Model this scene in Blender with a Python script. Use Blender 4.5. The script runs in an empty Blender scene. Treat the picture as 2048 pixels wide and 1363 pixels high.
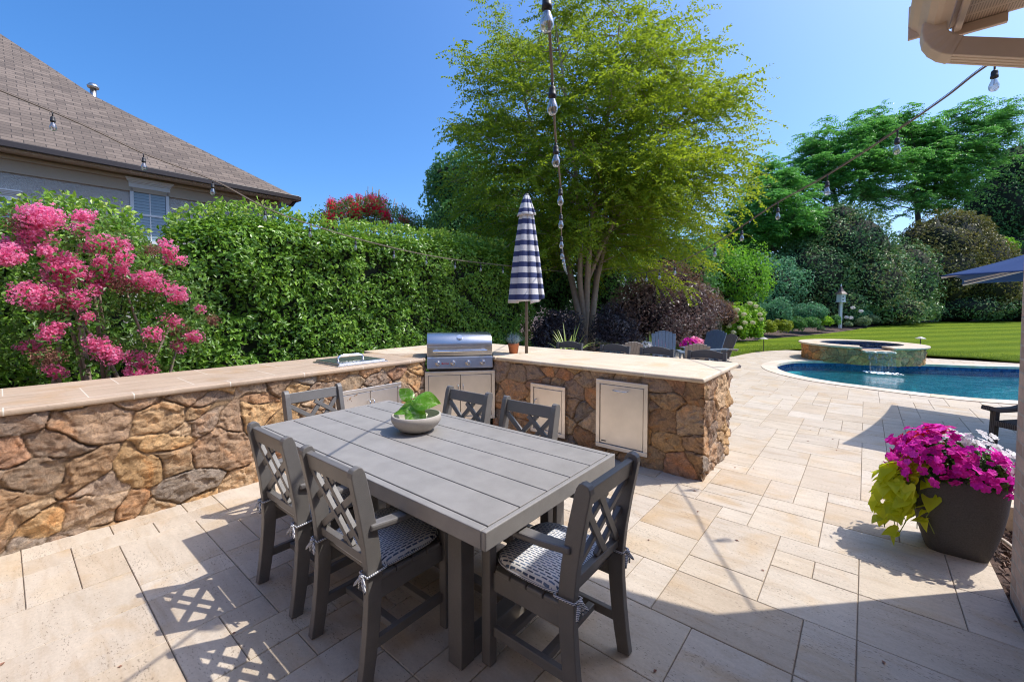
import bpy, bmesh, math, random
import numpy as np
from mathutils import Vector, Matrix
R_ = math.radians
scene = bpy.context.scene
C = scene.collection

# ------------------------------------------------------------------ camera, sky, sun
F_PX, HORIZ, PITCH, HC, CYO = 851.5, 609.2, R_(2.0), 1.56, -42.6
cam_d = bpy.data.cameras.new('camera'); cam = bpy.data.objects.new('camera', cam_d); C.objects.link(cam)
cam_d.sensor_width = 36.0; cam_d.lens = F_PX / 2048 * 36.0
cam_d.shift_y = CYO / 2048; cam_d.clip_start = 0.05; cam_d.clip_end = 1000
cam.location = (0, 0, HC); cam.rotation_euler = (R_(90) - PITCH, 0, 0)
scene.camera = cam

SUN_AZ, SUN_EL = R_(82), R_(57.3)          # azimuth measured from +Y towards +X
SUN = np.array([math.sin(SUN_AZ) * math.cos(SUN_EL), math.cos(SUN_AZ) * math.cos(SUN_EL), math.sin(SUN_EL)])
world = bpy.data.worlds.new('World'); scene.world = world; world.use_nodes = True
wn = world.node_tree.nodes; wl = world.node_tree.links
sky = wn.new('ShaderNodeTexSky'); sky.sky_type = 'NISHITA'; sky.sun_disc = False
sky.sun_elevation = SUN_EL; sky.sun_rotation = SUN_AZ
sky.altitude = 1000; sky.air_density = 1.0; sky.dust_density = 6.0; sky.ozone_density = 8.0
hs_ = wn.new('ShaderNodeHueSaturation'); hs_.inputs['Saturation'].default_value = 1.20
wl.new(sky.outputs['Color'], hs_.inputs['Color']); wl.new(hs_.outputs['Color'], wn['Background'].inputs['Color'])
wn['Background'].inputs['Strength'].default_value = 0.12
sun_d = bpy.data.lights.new('sun', 'SUN'); sun_d.energy = 2.08; sun_d.angle = R_(0.5); sun_d.color = (1.0, 0.95, 0.88)
sun_o = bpy.data.objects.new('sun', sun_d); C.objects.link(sun_o)
sun_o.rotation_euler = Vector(-SUN).to_track_quat('-Z', 'Y').to_euler(); sun_o.location = (6, 1, 9)
scene.view_settings.view_transform = 'Standard'; scene.view_settings.look = 'None'
scene.view_settings.exposure = 1.16; scene.view_settings.gamma = 1.0
scene.render.engine = 'CYCLES'
cy = scene.cycles
cy.max_bounces = 7; cy.diffuse_bounces = 4; cy.glossy_bounces = 3; cy.transmission_bounces = 4
cy.transparent_max_bounces = 12; cy.caustics_reflective = False; cy.caustics_refractive = False
cy.use_denoising = True; cy.filter_width = 1.1; cy.sample_clamp_indirect = 6.0

# ------------------------------------------------------------------ geometry of the place
def ray(px, py):
    X = (px - 1024) / F_PX; Y = -(py - 681.5 - CYO) / F_PX
    c, s = math.cos(PITCH), math.sin(PITCH)
    return np.array([X, c + Y * s, -s + Y * c])
def at(px, py, Y):
    d = ray(px, py); t = Y / d[1]; return np.array([d[0] * t, Y, HC + d[2] * t])
def gz(px, py, z=0.0):
    d = ray(px, py); t = (z - HC) / d[2]; return np.array([d[0] * t, d[1] * t, z])
def smooth(t):
    t = np.clip(t, 0, 1); return t * t * (3 - 2 * t)
def th(y):
    return 0.45 * smooth((np.asarray(y, float) - 13) / 15)
def gt(px, py):                      # point on the rising garden ground
    z = 0.0
    for _ in range(12): p = gz(px, py, z); z = float(th(p[1]))
    return p
KX, KY, KR = 1.670, 3.743, 0.878     # near corner of the outdoor kitchen and its heading
VA = np.array([math.cos(KR), math.sin(KR), 0]); VB = np.array([-VA[1], VA[0], 0]); VZ = np.array([0, 0, 1.0])
K0 = np.array([KX, KY, 0.0])
def AB(a, b, z=0.0): return K0 + VA * a + VB * b + VZ * z
def toab(P): d = np.asarray(P) - K0; return d @ VA, d @ VB
def hit(px, py, P0, n):
    d = ray(px, py); o = np.array([0, 0, HC]); t = ((P0 - o) @ n) / (d @ n); return o + d * t
def hitb(px, py, off):               # on the vertical plane b = off -> (a, z)
    p = hit(px, py, AB(0, off), VB); return toab(p)[0], p[2]
TX, TY, TR = -0.0945, 1.5068, 0.8872 # near corner of the dining table
TU = np.array([math.cos(TR), math.sin(TR), 0]); TV = np.array([-TU[1], TU[0], 0])
T_L, T_W, T_H = 2.104, 1.052, 0.739
def TT(u, v, z=0.0): return np.array([TX, TY, 0]) + TU * u + TV * v + VZ * z

# ------------------------------------------------------------------ helpers
def nrm(v):
    v = np.asarray(v, float); return v / np.maximum(np.linalg.norm(v, axis=-1, keepdims=True), 1e-9)
def tag(o, label=None, cat=None, group=None, kind=None):
    if label: o['label'] = label
    if cat: o['category'] = cat
    if group: o['group'] = group
    if kind: o['kind'] = kind
    return o
def empty(name, loc, rz=0.0):
    o = bpy.data.objects.new(name, None); C.objects.link(o)
    o.location = tuple(float(v) for v in loc); o.rotation_euler = (0, 0, rz); o.empty_display_size = 0.1
    return o
def copy_tree(o, parent=None):
    c = o.copy(); C.objects.link(c)
    if parent: c.parent = parent
    for ch in list(o.children): copy_tree(ch, c)
    return c
def from_arrays(name, V, faces, mat, parent=None, smooth_=False, rnd=None, col=None, uv=None):
    """faces: (n,k) int array (all the same size) or list of lists"""
    me = bpy.data.meshes.new(name)
    if isinstance(faces, np.ndarray):
        n, k = faces.shape
        me.vertices.add(len(V)); me.vertices.foreach_set('co', np.asarray(V, np.float32).ravel())
        me.loops.add(n * k); me.loops.foreach_set('vertex_index', faces.astype(np.int32).ravel())
        me.polygons.add(n)
        me.polygons.foreach_set('loop_start', np.arange(0, n * k, k, dtype=np.int32))
        me.update(calc_edges=True)
    else:
        me.from_pydata([tuple(map(float, v)) for v in V], [], faces)
    if rnd is not None:
        at_ = me.attributes.new('rnd', 'FLOAT', 'FACE'); at_.data.foreach_set('value', np.asarray(rnd, np.float32))
    if col is not None:
        ca = me.attributes.new('stonecol', 'FLOAT_COLOR', 'POINT')
        c4 = np.ones((len(V), 4), np.float32); c4[:, :3] = col; ca.data.foreach_set('color', c4.ravel())
    if uv is not None:
        ul = me.uv_layers.new(name='UVMap'); idx = np.empty(len(me.loops), np.int32); me.loops.foreach_get('vertex_index', idx)
        ul.data.foreach_set('uv', np.asarray(uv, np.float32)[idx].ravel())
    me.polygons.foreach_set('use_smooth', [bool(smooth_)] * len(me.polygons))
    me.materials.append(mat); me.validate()
    o = bpy.data.objects.new(name, me); C.objects.link(o)
    if parent is not None: o.parent = parent
    return o
class MB:
    """collects simple solids and builds them as one mesh"""
    def __init__(s): s.v = []; s.f = []; s.uvs = {}
    def add(s, V, F):
        n = len(s.v); s.v += [np.asarray(p, float) for p in V]; s.f += [[i + n for i in f] for f in F]
    def box(s, c, size, ax=None):
        """c centre, size along the three axes ax (rows)"""
        ax = np.eye(3) if ax is None else np.asarray(ax, float); c = np.asarray(c, float); h = np.asarray(size, float) / 2
        V = [c + ax[0] * h[0] * i + ax[1] * h[1] * j + ax[2] * h[2] * k for k in (-1, 1) for j in (-1, 1) for i in (-1, 1)]
        s.add(V, [[0, 2, 3, 1], [4, 5, 7, 6], [0, 1, 5, 4], [2, 6, 7, 3], [0, 4, 6, 2], [1, 3, 7, 5]])
    def bar(s, p0, p1, w, d, side=None):
        """bar p0->p1, w along 'side', d along the third axis"""
        p0 = np.asarray(p0, float); p1 = np.asarray(p1, float); t = nrm(p1 - p0)
        side = np.array([1.0, 0, 0]) if side is None else np.asarray(side, float)
        side = nrm(side - t * (side @ t)); up = np.cross(t, side)
        s.box((p0 + p1) / 2, (np.linalg.norm(p1 - p0), w, d), (t, side, up))
    def sweep(s, pts, w, d, side):
        """rectangular section swept along pts: w along side, d across"""
        pts = np.asarray(pts, float); side = np.asarray(side, float); n = len(pts); V = []
        W = np.broadcast_to(w, n); D = np.broadcast_to(d, n)
        for i in range(n):
            t = nrm(pts[min(i + 1, n - 1)] - pts[max(i - 1, 0)]); sd = nrm(side - t * (side @ t)); up = np.cross(t, sd)
            V += [pts[i] + sd * W[i] / 2 * a + up * D[i] / 2 * b for a, b in ((-1, -1), (1, -1), (1, 1), (-1, 1))]
        F = [[0, 1, 2, 3], [4 * n - 1, 4 * n - 2, 4 * n - 3, 4 * n - 4]]
        for i in range(n - 1):
            for k in range(4): F.append([4 * i + k, 4 * i + 4 + k, 4 * i + 4 + (k + 1) % 4, 4 * i + (k + 1) % 4])
        s.add(V, F)
    def tube(s, pts, r, n=8, caps=True):
        pts = np.asarray(pts, float); m = len(pts); r = np.broadcast_to(r, m); V = []; ref = np.array([0.13, 0.31, 1.0])
        for i in range(m):
            t = nrm(pts[min(i + 1, m - 1)] - pts[max(i - 1, 0)])
            if abs(t @ nrm(ref)) > 0.95: ref = np.array([1.0, 0.2, 0.1])
            x = nrm(np.cross(t, ref)); y = np.cross(t, x)
            for k in range(n):
                a = 2 * math.pi * k / n; V.append(pts[i] + (x * math.cos(a) + y * math.sin(a)) * r[i])
        F = []
        for i in range(m - 1):
            for k in range(n): F.append([i * n + k, i * n + (k + 1) % n, (i + 1) * n + (k + 1) % n, (i + 1) * n + k])
        if caps: F.append(list(range(n))[::-1]); F.append([(m - 1) * n + k for k in range(n)])
        s.add(V, F)
    def lathe(s, prof, n=24, c=(0, 0, 0), closed=False):
        c = np.asarray(c, float); m = len(prof); V = []
        for r, z in prof:
            for k in range(n):
                a = 2 * math.pi * k / n; V.append(c + np.array([r * math.cos(a), r * math.sin(a), z]))
        F = []
        for i in range(m - (0 if closed else 1)):
            j = (i + 1) % m
            for k in range(n): F.append([i * n + k, i * n + (k + 1) % n, j * n + (k + 1) % n, j * n + k])
        if not closed:
            if prof[0][0] > 1e-4: F.append(list(range(n))[::-1])
            if prof[-1][0] > 1e-4: F.append([(m - 1) * n + k for k in range(n)])
        s.add(V, F)
    def prism(s, poly, z0, z1):
        """vertical prism over a 2D polygon (ccw)"""
        n = len(poly); V = [(p[0], p[1], z0) for p in poly] + [(p[0], p[1], z1) for p in poly]
        s.add(V, [list(range(n))[::-1], [n + i for i in range(n)]] + [[i, (i + 1) % n, n + (i + 1) % n, n + i] for i in range(n)])
    def poly(s, pts): s.add(pts, [list(range(len(pts)))])
    def build(s, name, mat, parent=None, smooth_=False, bevel=0.0, local=None, seg=2):
        V = np.array(s.v)
        if local is not None:
            L, rz = np.asarray(local[0], float), local[1]; c, q = math.cos(-rz), math.sin(-rz)
            V = V - L; V = np.stack([V[:, 0] * c - V[:, 1] * q, V[:, 0] * q + V[:, 1] * c, V[:, 2]], 1)
        o = from_arrays(name, V, s.f, mat, parent, smooth_)
        if bevel:
            md = o.modifiers.new('Bevel', 'BEVEL'); md.width = bevel; md.segments = seg; md.limit_method = 'ANGLE'; md.angle_limit = R_(35)
            md.use_clamp_overlap = True
        return o

# ------------------------------------------------------------------ materials
def new_mat(name):
    m = bpy.data.materials.new(name); m.use_nodes = True
    return m, m.node_tree.nodes, m.node_tree.links, m.node_tree.nodes['Principled BSDF']
def ramp(n, stops):
    r = n.new('ShaderNodeValToRGB'); cr = r.color_ramp
    while len(cr.elements) < len(stops): cr.elements.new(0.5)
    for e, (p, c) in zip(cr.elements, stops): e.position = p; e.color = (*c, 1)
    return r
def noise(n, l, vec, scale, detail=5, rough=0.6, dist=0.0):
    t = n.new('ShaderNodeTexNoise'); t.inputs['Scale'].default_value = scale; t.inputs['Detail'].default_value = detail
    t.inputs['Roughness'].default_value = rough; t.inputs['Distortion'].default_value = dist
    if vec is not None: l.new(vec, t.inputs['Vector'])
    return t
def mixc(n, l, f, a, b, blend='MIX'):
    m = n.new('ShaderNodeMix'); m.data_type = 'RGBA'; m.blend_type = blend
    for s, v in ((m.inputs[0], f), (m.inputs[6], a), (m.inputs[7], b)):
        if hasattr(v, 'links'): l.new(v, s)
        else: s.default_value = v if not isinstance(v, tuple) else ((*v, 1) if len(v) == 3 else v)
    return m.outputs[2]
def math_(n, l, op, a, b=0.0, c=None):
    m = n.new('ShaderNodeMath'); m.operation = op
    for s, v in zip(m.inputs, (a, b, c)):
        if v is None: continue
        if hasattr(v, 'links'): l.new(v, s)
        else: s.default_value = v
    return m.outputs[0]
def bump(n, l, b, height, strength=0.3, dist=0.01):
    k = n.new('ShaderNodeBump'); k.inputs['Strength'].default_value = strength; k.inputs['Distance'].default_value = dist
    l.new(height, k.inputs['Height']); l.new(k.outputs[0], b.inputs['Normal'])
def objco(n): return n.new('ShaderNodeTexCoord').outputs['Object']
def geopos(n): return n.new('ShaderNodeNewGeometry').outputs['Position']
def attr(n, name, out='Fac'):
    a = n.new('ShaderNodeAttribute'); a.attribute_name = name; return a.outputs[out]
def plain(name, col, rough=0.5, metal=0.0, var=0.12, scale=30.0, bmp=0.0, spec=0.5, bscale=None):
    m, n, l, b = new_mat(name); v = objco(n)
    t = noise(n, l, v, scale, 6, 0.65)
    f = math_(n, l, 'MULTIPLY_ADD', t.outputs['Fac'], 2 * var, 1 - var)
    c = mixc(n, l, 1.0, tuple(col), f, 'MULTIPLY')
    l.new(c, b.inputs['Base Color']); b.inputs['Roughness'].default_value = rough; b.inputs['Metallic'].default_value = metal
    b.inputs['Specular IOR Level'].default_value = spec
    if bmp:
        t2 = noise(n, l, v, bscale or scale * 4, 4, 0.6); bump(n, l, b, t2.outputs['Fac'], bmp, 0.004)
    return m
def leaf_mat(name, cols, trans, tf=0.35, rough=0.45, spec=0.4):
    """cols: colours across the per-leaf random number; trans: colour of light passing through"""
    m, n, l, b = new_mat(name); r = attr(n, 'rnd')
    cr = ramp(n, [(i / max(1, len(cols) - 1), c) for i, c in enumerate(cols)]); l.new(r, cr.inputs[0])
    l.new(cr.outputs[0], b.inputs['Base Color']); b.inputs['Roughness'].default_value = rough
    b.inputs['Specular IOR Level'].default_value = spec
    if tf:
        t = n.new('ShaderNodeBsdfTranslucent'); tc = mixc(n, l, 0.5, cr.outputs[0], tuple(trans)); l.new(tc, t.inputs['Color'])
        x = n.new('ShaderNodeMixShader'); x.inputs[0].default_value = tf
        l.new(b.outputs[0], x.inputs[1]); l.new(t.outputs[0], x.inputs[2])
        l.new(x.outputs[0], n['Material Output'].inputs['Surface'])
    return m
M = {}
def travertine(name, base, alt, pit=0.5, uvdir=KR + math.pi / 2, joints=None):
    m, n, l, b = new_mat(name); p = geopos(n); r = attr(n, 'rnd')
    mp = n.new('ShaderNodeMapping'); mp.inputs['Rotation'].default_value = (0, 0, -uvdir); l.new(p, mp.inputs['Vector'])
    # shift the stone from tile to tile
    cmb = n.new('ShaderNodeCombineXYZ'); l.new(math_(n, l, 'MULTIPLY', r, 91.0), cmb.inputs[0]); l.new(math_(n, l, 'MULTIPLY', r, 57.0), cmb.inputs[1])
    va = n.new('ShaderNodeVectorMath'); l.new(mp.outputs[0], va.inputs[0]); l.new(cmb.outputs[0], va.inputs[1])
    st = n.new('ShaderNodeMapping'); st.inputs['Scale'].default_value = (1.6, 9.0, 1); l.new(va.outputs[0], st.inputs['Vector'])
    n1 = noise(n, l, st.outputs[0], 1.8, 7, 0.62, 0.6); n2 = noise(n, l, va.outputs[0], 3.0, 5, 0.6)
    n3 = noise(n, l, va.outputs[0], 60.0, 6, 0.75)
    cr = ramp(n, [(0.2, alt), (0.5, base), (0.8, tuple(min(1, c * 1.12) for c in base))]); l.new(n1.outputs['Fac'], cr.inputs[0])
    tint = ramp(n, [(0.0, (0.88, 0.80, 0.70)), (0.12, (0.90, 0.87, 0.84)), (0.3, (0.99, 0.94, 0.86)), (0.5, (1.0, 0.98, 0.95)), (0.75, (0.93, 0.89, 0.85)), (1.0, (1.04, 1.03, 1.02))])
    l.new(math_(n, l, 'FRACT', math_(n, l, 'MULTIPLY', r, 7.13)), tint.inputs[0])
    c = mixc(n, l, 0.85, cr.outputs[0], tint.outputs[0], 'MULTIPLY')
    n4 = noise(n, l, va.outputs[0], 2.2, 4, 0.55, 0.8); tan = ramp(n, [(0.52, (1, 1, 1)), (0.72, (0.95, 0.84, 0.68))]); l.new(n4.outputs['Fac'], tan.inputs[0]); c = mixc(n, l, 1.0, c, tan.outputs[0], 'MULTIPLY')
    f2 = math_(n, l, 'MULTIPLY_ADD', n2.outputs['Fac'], 0.36, 0.82); c = mixc(n, l, 1.0, c, f2, 'MULTIPLY')
    f3 = math_(n, l, 'MULTIPLY_ADD', n3.outputs['Fac'], 0.5, 0.75); c = mixc(n, l, 1.0, c, f3, 'MULTIPLY')
    # voids: thin dark pits in bands, more on some tiles
    pm = n.new('ShaderNodeMapping'); pm.inputs['Scale'].default_value = (1.0, 2.2, 1); l.new(va.outputs[0], pm.inputs['Vector'])
    pn = noise(n, l, pm.outputs[0], 50.0, 3, 0.6); pb = noise(n, l, st.outputs[0], 1.1, 3, 0.5)
    thr = math_(n, l, 'MULTIPLY_ADD', pb.outputs['Fac'], -0.36, 0.822)
    hole = math_(n, l, 'GREATER_THAN', pn.outputs['Fac'], thr)
    c = mixc(n, l, math_(n, l, 'MULTIPLY', hole, pit), c, (0.12, 0.09, 0.065))
    if joints: c = joints(n, l, mp.outputs[0], c)
    l.new(c, b.inputs['Base Color']); b.inputs['Roughness'].default_value = 0.55; b.inputs['Specular IOR Level'].default_value = 0.35
    h = math_(n, l, 'SUBTRACT', n3.outputs['Fac'], math_(n, l, 'MULTIPLY', hole, 1.5)); bump(n, l, b, h, 0.35, 0.003)
    return m
M['tile'] = travertine('travertine_tile', (0.55, 0.48, 0.39), (0.465, 0.375, 0.275))
def slab_joints(n, l, vec, c):
    br = n.new('ShaderNodeTexBrick'); br.offset = 0.37; br.inputs['Scale'].default_value = 1.0
    br.inputs['Brick Width'].default_value = 0.61; br.inputs['Row Height'].default_value = 0.52; br.inputs['Mortar Size'].default_value = 0.0035
    l.new(vec, br.inputs['Vector'])
    return mixc(n, l, math_(n, l, 'MULTIPLY', br.outputs['Fac'], 0.75), c, (0.74, 0.68, 0.58))
M['slab_left'] = travertine('travertine_slab', (0.54, 0.44, 0.35), (0.40, 0.31, 0.235), 0.15, KR, slab_joints)
M['slab_right'] = travertine('travertine_slab_pale', (0.74, 0.66, 0.545), (0.62, 0.52, 0.41), 0.2, KR + math.pi / 2, slab_joints)
M['coping'] = travertine('travertine_coping', (0.68, 0.60, 0.50), (0.56, 0.47, 0.37), 0.2)
M['grout'] = plain('grout', (0.25, 0.205, 0.158), 0.9, var=0.3, scale=20)
def stone_mat():
    m, n, l, b = new_mat('fieldstone'); v = objco(n); g = geopos(n); col = attr(n, 'stonecol', 'Color')
    n1 = noise(n, l, g, 11.0, 9, 0.75, 1.2); n2 = noise(n, l, g, 60.0, 6, 0.75)
    n3 = noise(n, l, g, 3.3, 6, 0.65, 1.5)
    rust = ramp(n, [(0.50, (1, 1, 1)), (0.68, (1.22, 0.95, 0.72))]); l.new(n3.outputs['Fac'], rust.inputs[0])
    c = mixc(n, l, 1.0, mixc(n, l, 0.8, col, rust.outputs[0], 'MULTIPLY'), (1.12, 1.03, 0.92), 'MULTIPLY')
    d = ramp(n, [(0.28, (0.42, 0.40, 0.40)), (0.5, (1.0, 1.0, 1.0)), (0.72, (1.45, 1.36, 1.22))]); l.new(n1.outputs['Fac'], d.inputs[0])
    c = mixc(n, l, 1.0, c, d.outputs[0], 'MULTIPLY')
    c = mixc(n, l, 1.0, c, math_(n, l, 'MULTIPLY_ADD', n2.outputs['Fac'], 1.5, 0.25), 'MULTIPLY')
    l.new(c, b.inputs['Base Color']); b.inputs['Roughness'].default_value = 0.85; b.inputs['Specular IOR Level'].default_value = 0.25
    h = math_(n, l, 'ADD', math_(n, l, 'MULTIPLY', n2.outputs['Fac'], 0.4), n1.outputs['Fac']); bump(n, l, b, h, 0.8, 0.022)
    return m
M['stone'] = stone_mat()
def poly_mat(name, col, rough=0.42):
    m, n, l, b = new_mat(name); v = objco(n)
    t = noise(n, l, v, 420.0, 2, 0.5); t2 = noise(n, l, v, 9.0, 4, 0.6)
    c = mixc(n, l, 1.0, tuple(col), math_(n, l, 'MULTIPLY_ADD', t2.outputs['Fac'], 0.5, 0.75), 'MULTIPLY')
    c = mixc(n, l, 1.0, c, math_(n, l, 'MULTIPLY_ADD', t.outputs['Fac'], 0.5, 0.75), 'MULTIPLY')
    l.new(c, b.inputs['Base Color']); b.inputs['Roughness'].default_value = rough
    bump(n, l, b, t.outputs['Fac'], 0.25, 0.002); return m
M['grey'] = poly_mat('grey_lumber', (0.158, 0.148, 0.138))
M['grey_top'] = poly_mat('grey_lumber_top', (0.29, 0.272, 0.252), 0.45)
M['bar_grey'] = poly_mat('bar_lumber', (0.10, 0.098, 0.10))
M['skylit_grey'] = poly_mat('skylit_lumber', (0.13, 0.17, 0.22))  # blue of the sky light on the chair backs put into the colour
M['brown_grey'] = poly_mat('weathered_lumber', (0.24, 0.21, 0.19))
def steel(name, col, rough, streak=(1, 60, 60)):
    m, n, l, b = new_mat(name); v = objco(n); mp = n.new('ShaderNodeMapping'); mp.inputs['Scale'].default_value = streak; l.new(v, mp.inputs['Vector'])
    t = noise(n, l, mp.outputs[0], 14.0, 4, 0.6); t2 = noise(n, l, v, 5.0, 4, 0.6)
    l.new(mixc(n, l, 1.0, tuple(col), math_(n, l, 'MULTIPLY_ADD', t2.outputs['Fac'], 0.3, 0.85), 'MULTIPLY'), b.inputs['Base Color'])
    b.inputs['Metallic'].default_value = 1.0
    l.new(math_(n, l, 'MULTIPLY_ADD', t.outputs['Fac'], 0.22, rough - 0.1), b.inputs['Roughness']); return m
M['steel'] = steel('brushed_steel', (0.62, 0.61, 0.60), 0.30)
M['steel_door'] = steel('brushed_steel_door', (0.86, 0.80, 0.73), 0.40, (60, 60, 1))
M['chrome'] = steel('chrome', (0.75, 0.75, 0.76), 0.16)
M['dark'] = plain('dark_gap', (0.02, 0.018, 0.016), 0.8)
M['black'] = plain('black_plastic', (0.025, 0.024, 0.024), 0.5)
M['red_badge'] = plain('red_badge', (0.6, 0.08, 0.05), 0.35)
M['white'] = plain('white_paint', (0.75, 0.75, 0.74), 0.5, var=0.06, scale=12)
M['bark'] = plain('bark', (0.36, 0.28, 0.215), 0.9, var=0.4, scale=14, bmp=0.8, bscale=26)
M['bark_dark'] = plain('dark_bark', (0.09, 0.07, 0.055), 0.9, var=0.4, scale=10, bmp=0.6, bscale=22)
M['filler_green'] = plain('filler_dark_green', (0.022, 0.026, 0.014), 0.95, var=0.5, scale=6)  # for the opaque filler inside foliage; interior darkness put into the colour
M['filler_purple'] = plain('filler_dark_purple', (0.026, 0.016, 0.018), 0.95, var=0.5, scale=6)  # same filler for purple and bronze shrubs, darkness again in the colour
# ------------------------------------------------------------------ 2-D value noise
def vnoise(x, y, seed=0):
    xi = np.floor(x).astype(int); yi = np.floor(y).astype(int); fx = x - xi; fy = y - yi
    def h(i, j):
        k = (i * 374761393 + j * 668265263 + seed * 974711) & 0x7fffffff
        k = ((k ^ (k >> 13)) * 1274126177) & 0x7fffffff
        return ((k ^ (k >> 16)) & 0xffff) / 65535.0
    u = fx * fx * (3 - 2 * fx); v = fy * fy * (3 - 2 * fy)
    return (h(xi, yi) * (1 - u) + h(xi + 1, yi) * u) * (1 - v) + (h(xi, yi + 1) * (1 - u) + h(xi + 1, yi + 1) * u) * v
def fbm(x, y, seed=0, o=4):
    s = 0; a = 0.5
    for i in range(o): s = s + a * vnoise(x * 2 ** i, y * 2 ** i, seed + i); a *= 0.5
    return s
def catmull(P, n=8, closed=True):
    P = np.asarray(P, float); m = len(P); out = []
    for i in range(m if closed else m - 1):
        p0, p1, p2, p3 = [P[(i + k) % m] if closed else P[min(max(i + k, 0), m - 1)] for k in (-1, 0, 1, 2)]
        for t in np.arange(n) / n:
            out.append(0.5 * (2 * p1 + (p2 - p0) * t + (2 * p0 - 5 * p1 + 4 * p2 - p3) * t * t + (3 * p1 - p0 - 3 * p2 + p3) * t ** 3))
    if not closed: out.append(P[-1])
    return np.array(out)
def inside(poly, x, y):
    x = np.asarray(x, float); y = np.asarray(y, float); r = np.zeros(x.shape, bool); n = len(poly)
    for i in range(n):
        x0, y0 = poly[i][:2]; x1, y1 = poly[(i + 1) % n][:2]
        c = ((y0 > y) != (y1 > y)); r ^= c & (x < (x1 - x0) * (y - y0) / (y1 - y0 + 1e-12) + x0)
    return r
def offset(poly, d):
    P = np.asarray(poly)[:, :2]; t = nrm(np.roll(P, -1, 0) - np.roll(P, 1, 0)); return P + np.stack([t[:, 1], -t[:, 0]], 1) * d

# ------------------------------------------------------------------ pool outline
fr = [gz(*p)[:2] for p in ((1551, 731), (1566, 743), (1634, 759), (1741, 774), (1875, 790), (2030, 802))]
bk = [gz(*p)[:2] for p in ((1955, 732), (1848, 728), (1794, 727), (1703, 723.5), (1634, 722), (1580, 723.2))]
POOL = catmull(fr + [np.array([10.6, 6.3]), np.array([13.4, 7.2]), np.array([14.6, 9.0]), np.array([13.9, 10.3])] + bk, 10)
area = 0.5 * np.sum(POOL[:, 0] * np.roll(POOL[:, 1], -1) - POOL[:, 1] * np.roll(POOL[:, 0], -1))
if area < 0: POOL = POOL[::-1]
# lawn edges
LF = [gz(x, y)[:2] for x, y in ((1150, 693), (1290, 697), (1370, 703), (1420, 709), (1455, 714), (1490, 707.5), (1530, 702), (1604, 699), (1700, 700.5), (1848, 710.5), (1950, 716), (2046, 723))]
LF.append(np.array([16.5, 12.0])); LF.append(np.array([22.0, 13.0])); LF = catmull(LF, 6, False)
LBK = [gt(x, y)[:2] for x, y in ((1150, 690), (1290, 690), (1400, 688.5), (1440, 687), (1500, 681.5), (1560, 676), (1640, 668.5), (1700, 660.5), (1760, 651.5), (1850, 644.5), (1950, 642), (2048, 641))]
LBK.append(np.array([42.0, 30.5])); LBK.append(np.array([56.0, 30.0])); LBK = catmull(LBK, 6, False)
def lawn_front(x): return np.interp(x, LF[:, 0], LF[:, 1], left=LF[0, 1], right=LF[-1, 1])

# ------------------------------------------------------------------ ground sheet
def build_ground():
    xs = np.unique(np.concatenate([[-250, -120, -60, -40, -25, -15, -8, -3, 0, 3, 5.2], np.arange(6, 15.1, 1.0), [15.6, 17, 20, 25, 32, 40, 60, 120, 250]]))
    ys = np.unique(np.concatenate([[-30, -10, -3, 0, 3, 5.0], np.arange(6, 11.1, 1.0), [11.4, 12, 13], np.arange(14, 33, 1.0), [36, 42, 50, 70, 120, 300]]))
    X, Y = np.meshgrid(xs, ys)
    Z = th(Y) - 0.04
    Z = np.where((Y < lawn_front(X) + 0.5) & (X < 26), -0.12, Z)
    pool = inside(offset(POOL, 0.1), X, Y)
    Z = np.where(pool, -2.3, Z)
    for i in range(1, X.shape[0] - 1):
        for j in range(1, X.shape[1] - 1):
            if pool[i - 1:i + 2, j - 1:j + 2].any(): Z[i, j] = -2.3
    V = np.stack([X.ravel(), Y.ravel(), Z.ravel()], 1); nx = len(xs)
    F = np.array([[i * nx + j, i * nx + j + 1, (i + 1) * nx + j + 1, (i + 1) * nx + j] for i in range(len(ys) - 1) for j in range(nx - 1)])
    m, n, l, b = new_mat('bark_mulch'); g = geopos(n)
    n1 = noise(n, l, g, 22, 6, 0.75); n2 = noise(n, l, g, 1.3, 4, 0.6)
    cr = ramp(n, [(0.3, (0.035, 0.022, 0.018)), (0.55, (0.11, 0.068, 0.052)), (0.75, (0.24, 0.17, 0.14))]); l.new(n1.outputs['Fac'], cr.inputs[0])
    l.new(mixc(n, l, 1.0, cr.outputs[0], math_(n, l, 'MULTIPLY_ADD', n2.outputs['Fac'], 0.8, 0.6), 'MULTIPLY'), b.inputs['Base Color'])
    b.inputs['Roughness'].default_value = 0.95; bump(n, l, b, n1.outputs['Fac'], 0.8, 0.05); M['mulch'] = m
    tag(from_arrays('ground', V, F, m, None, True), kind='structure')
build_ground()

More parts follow.
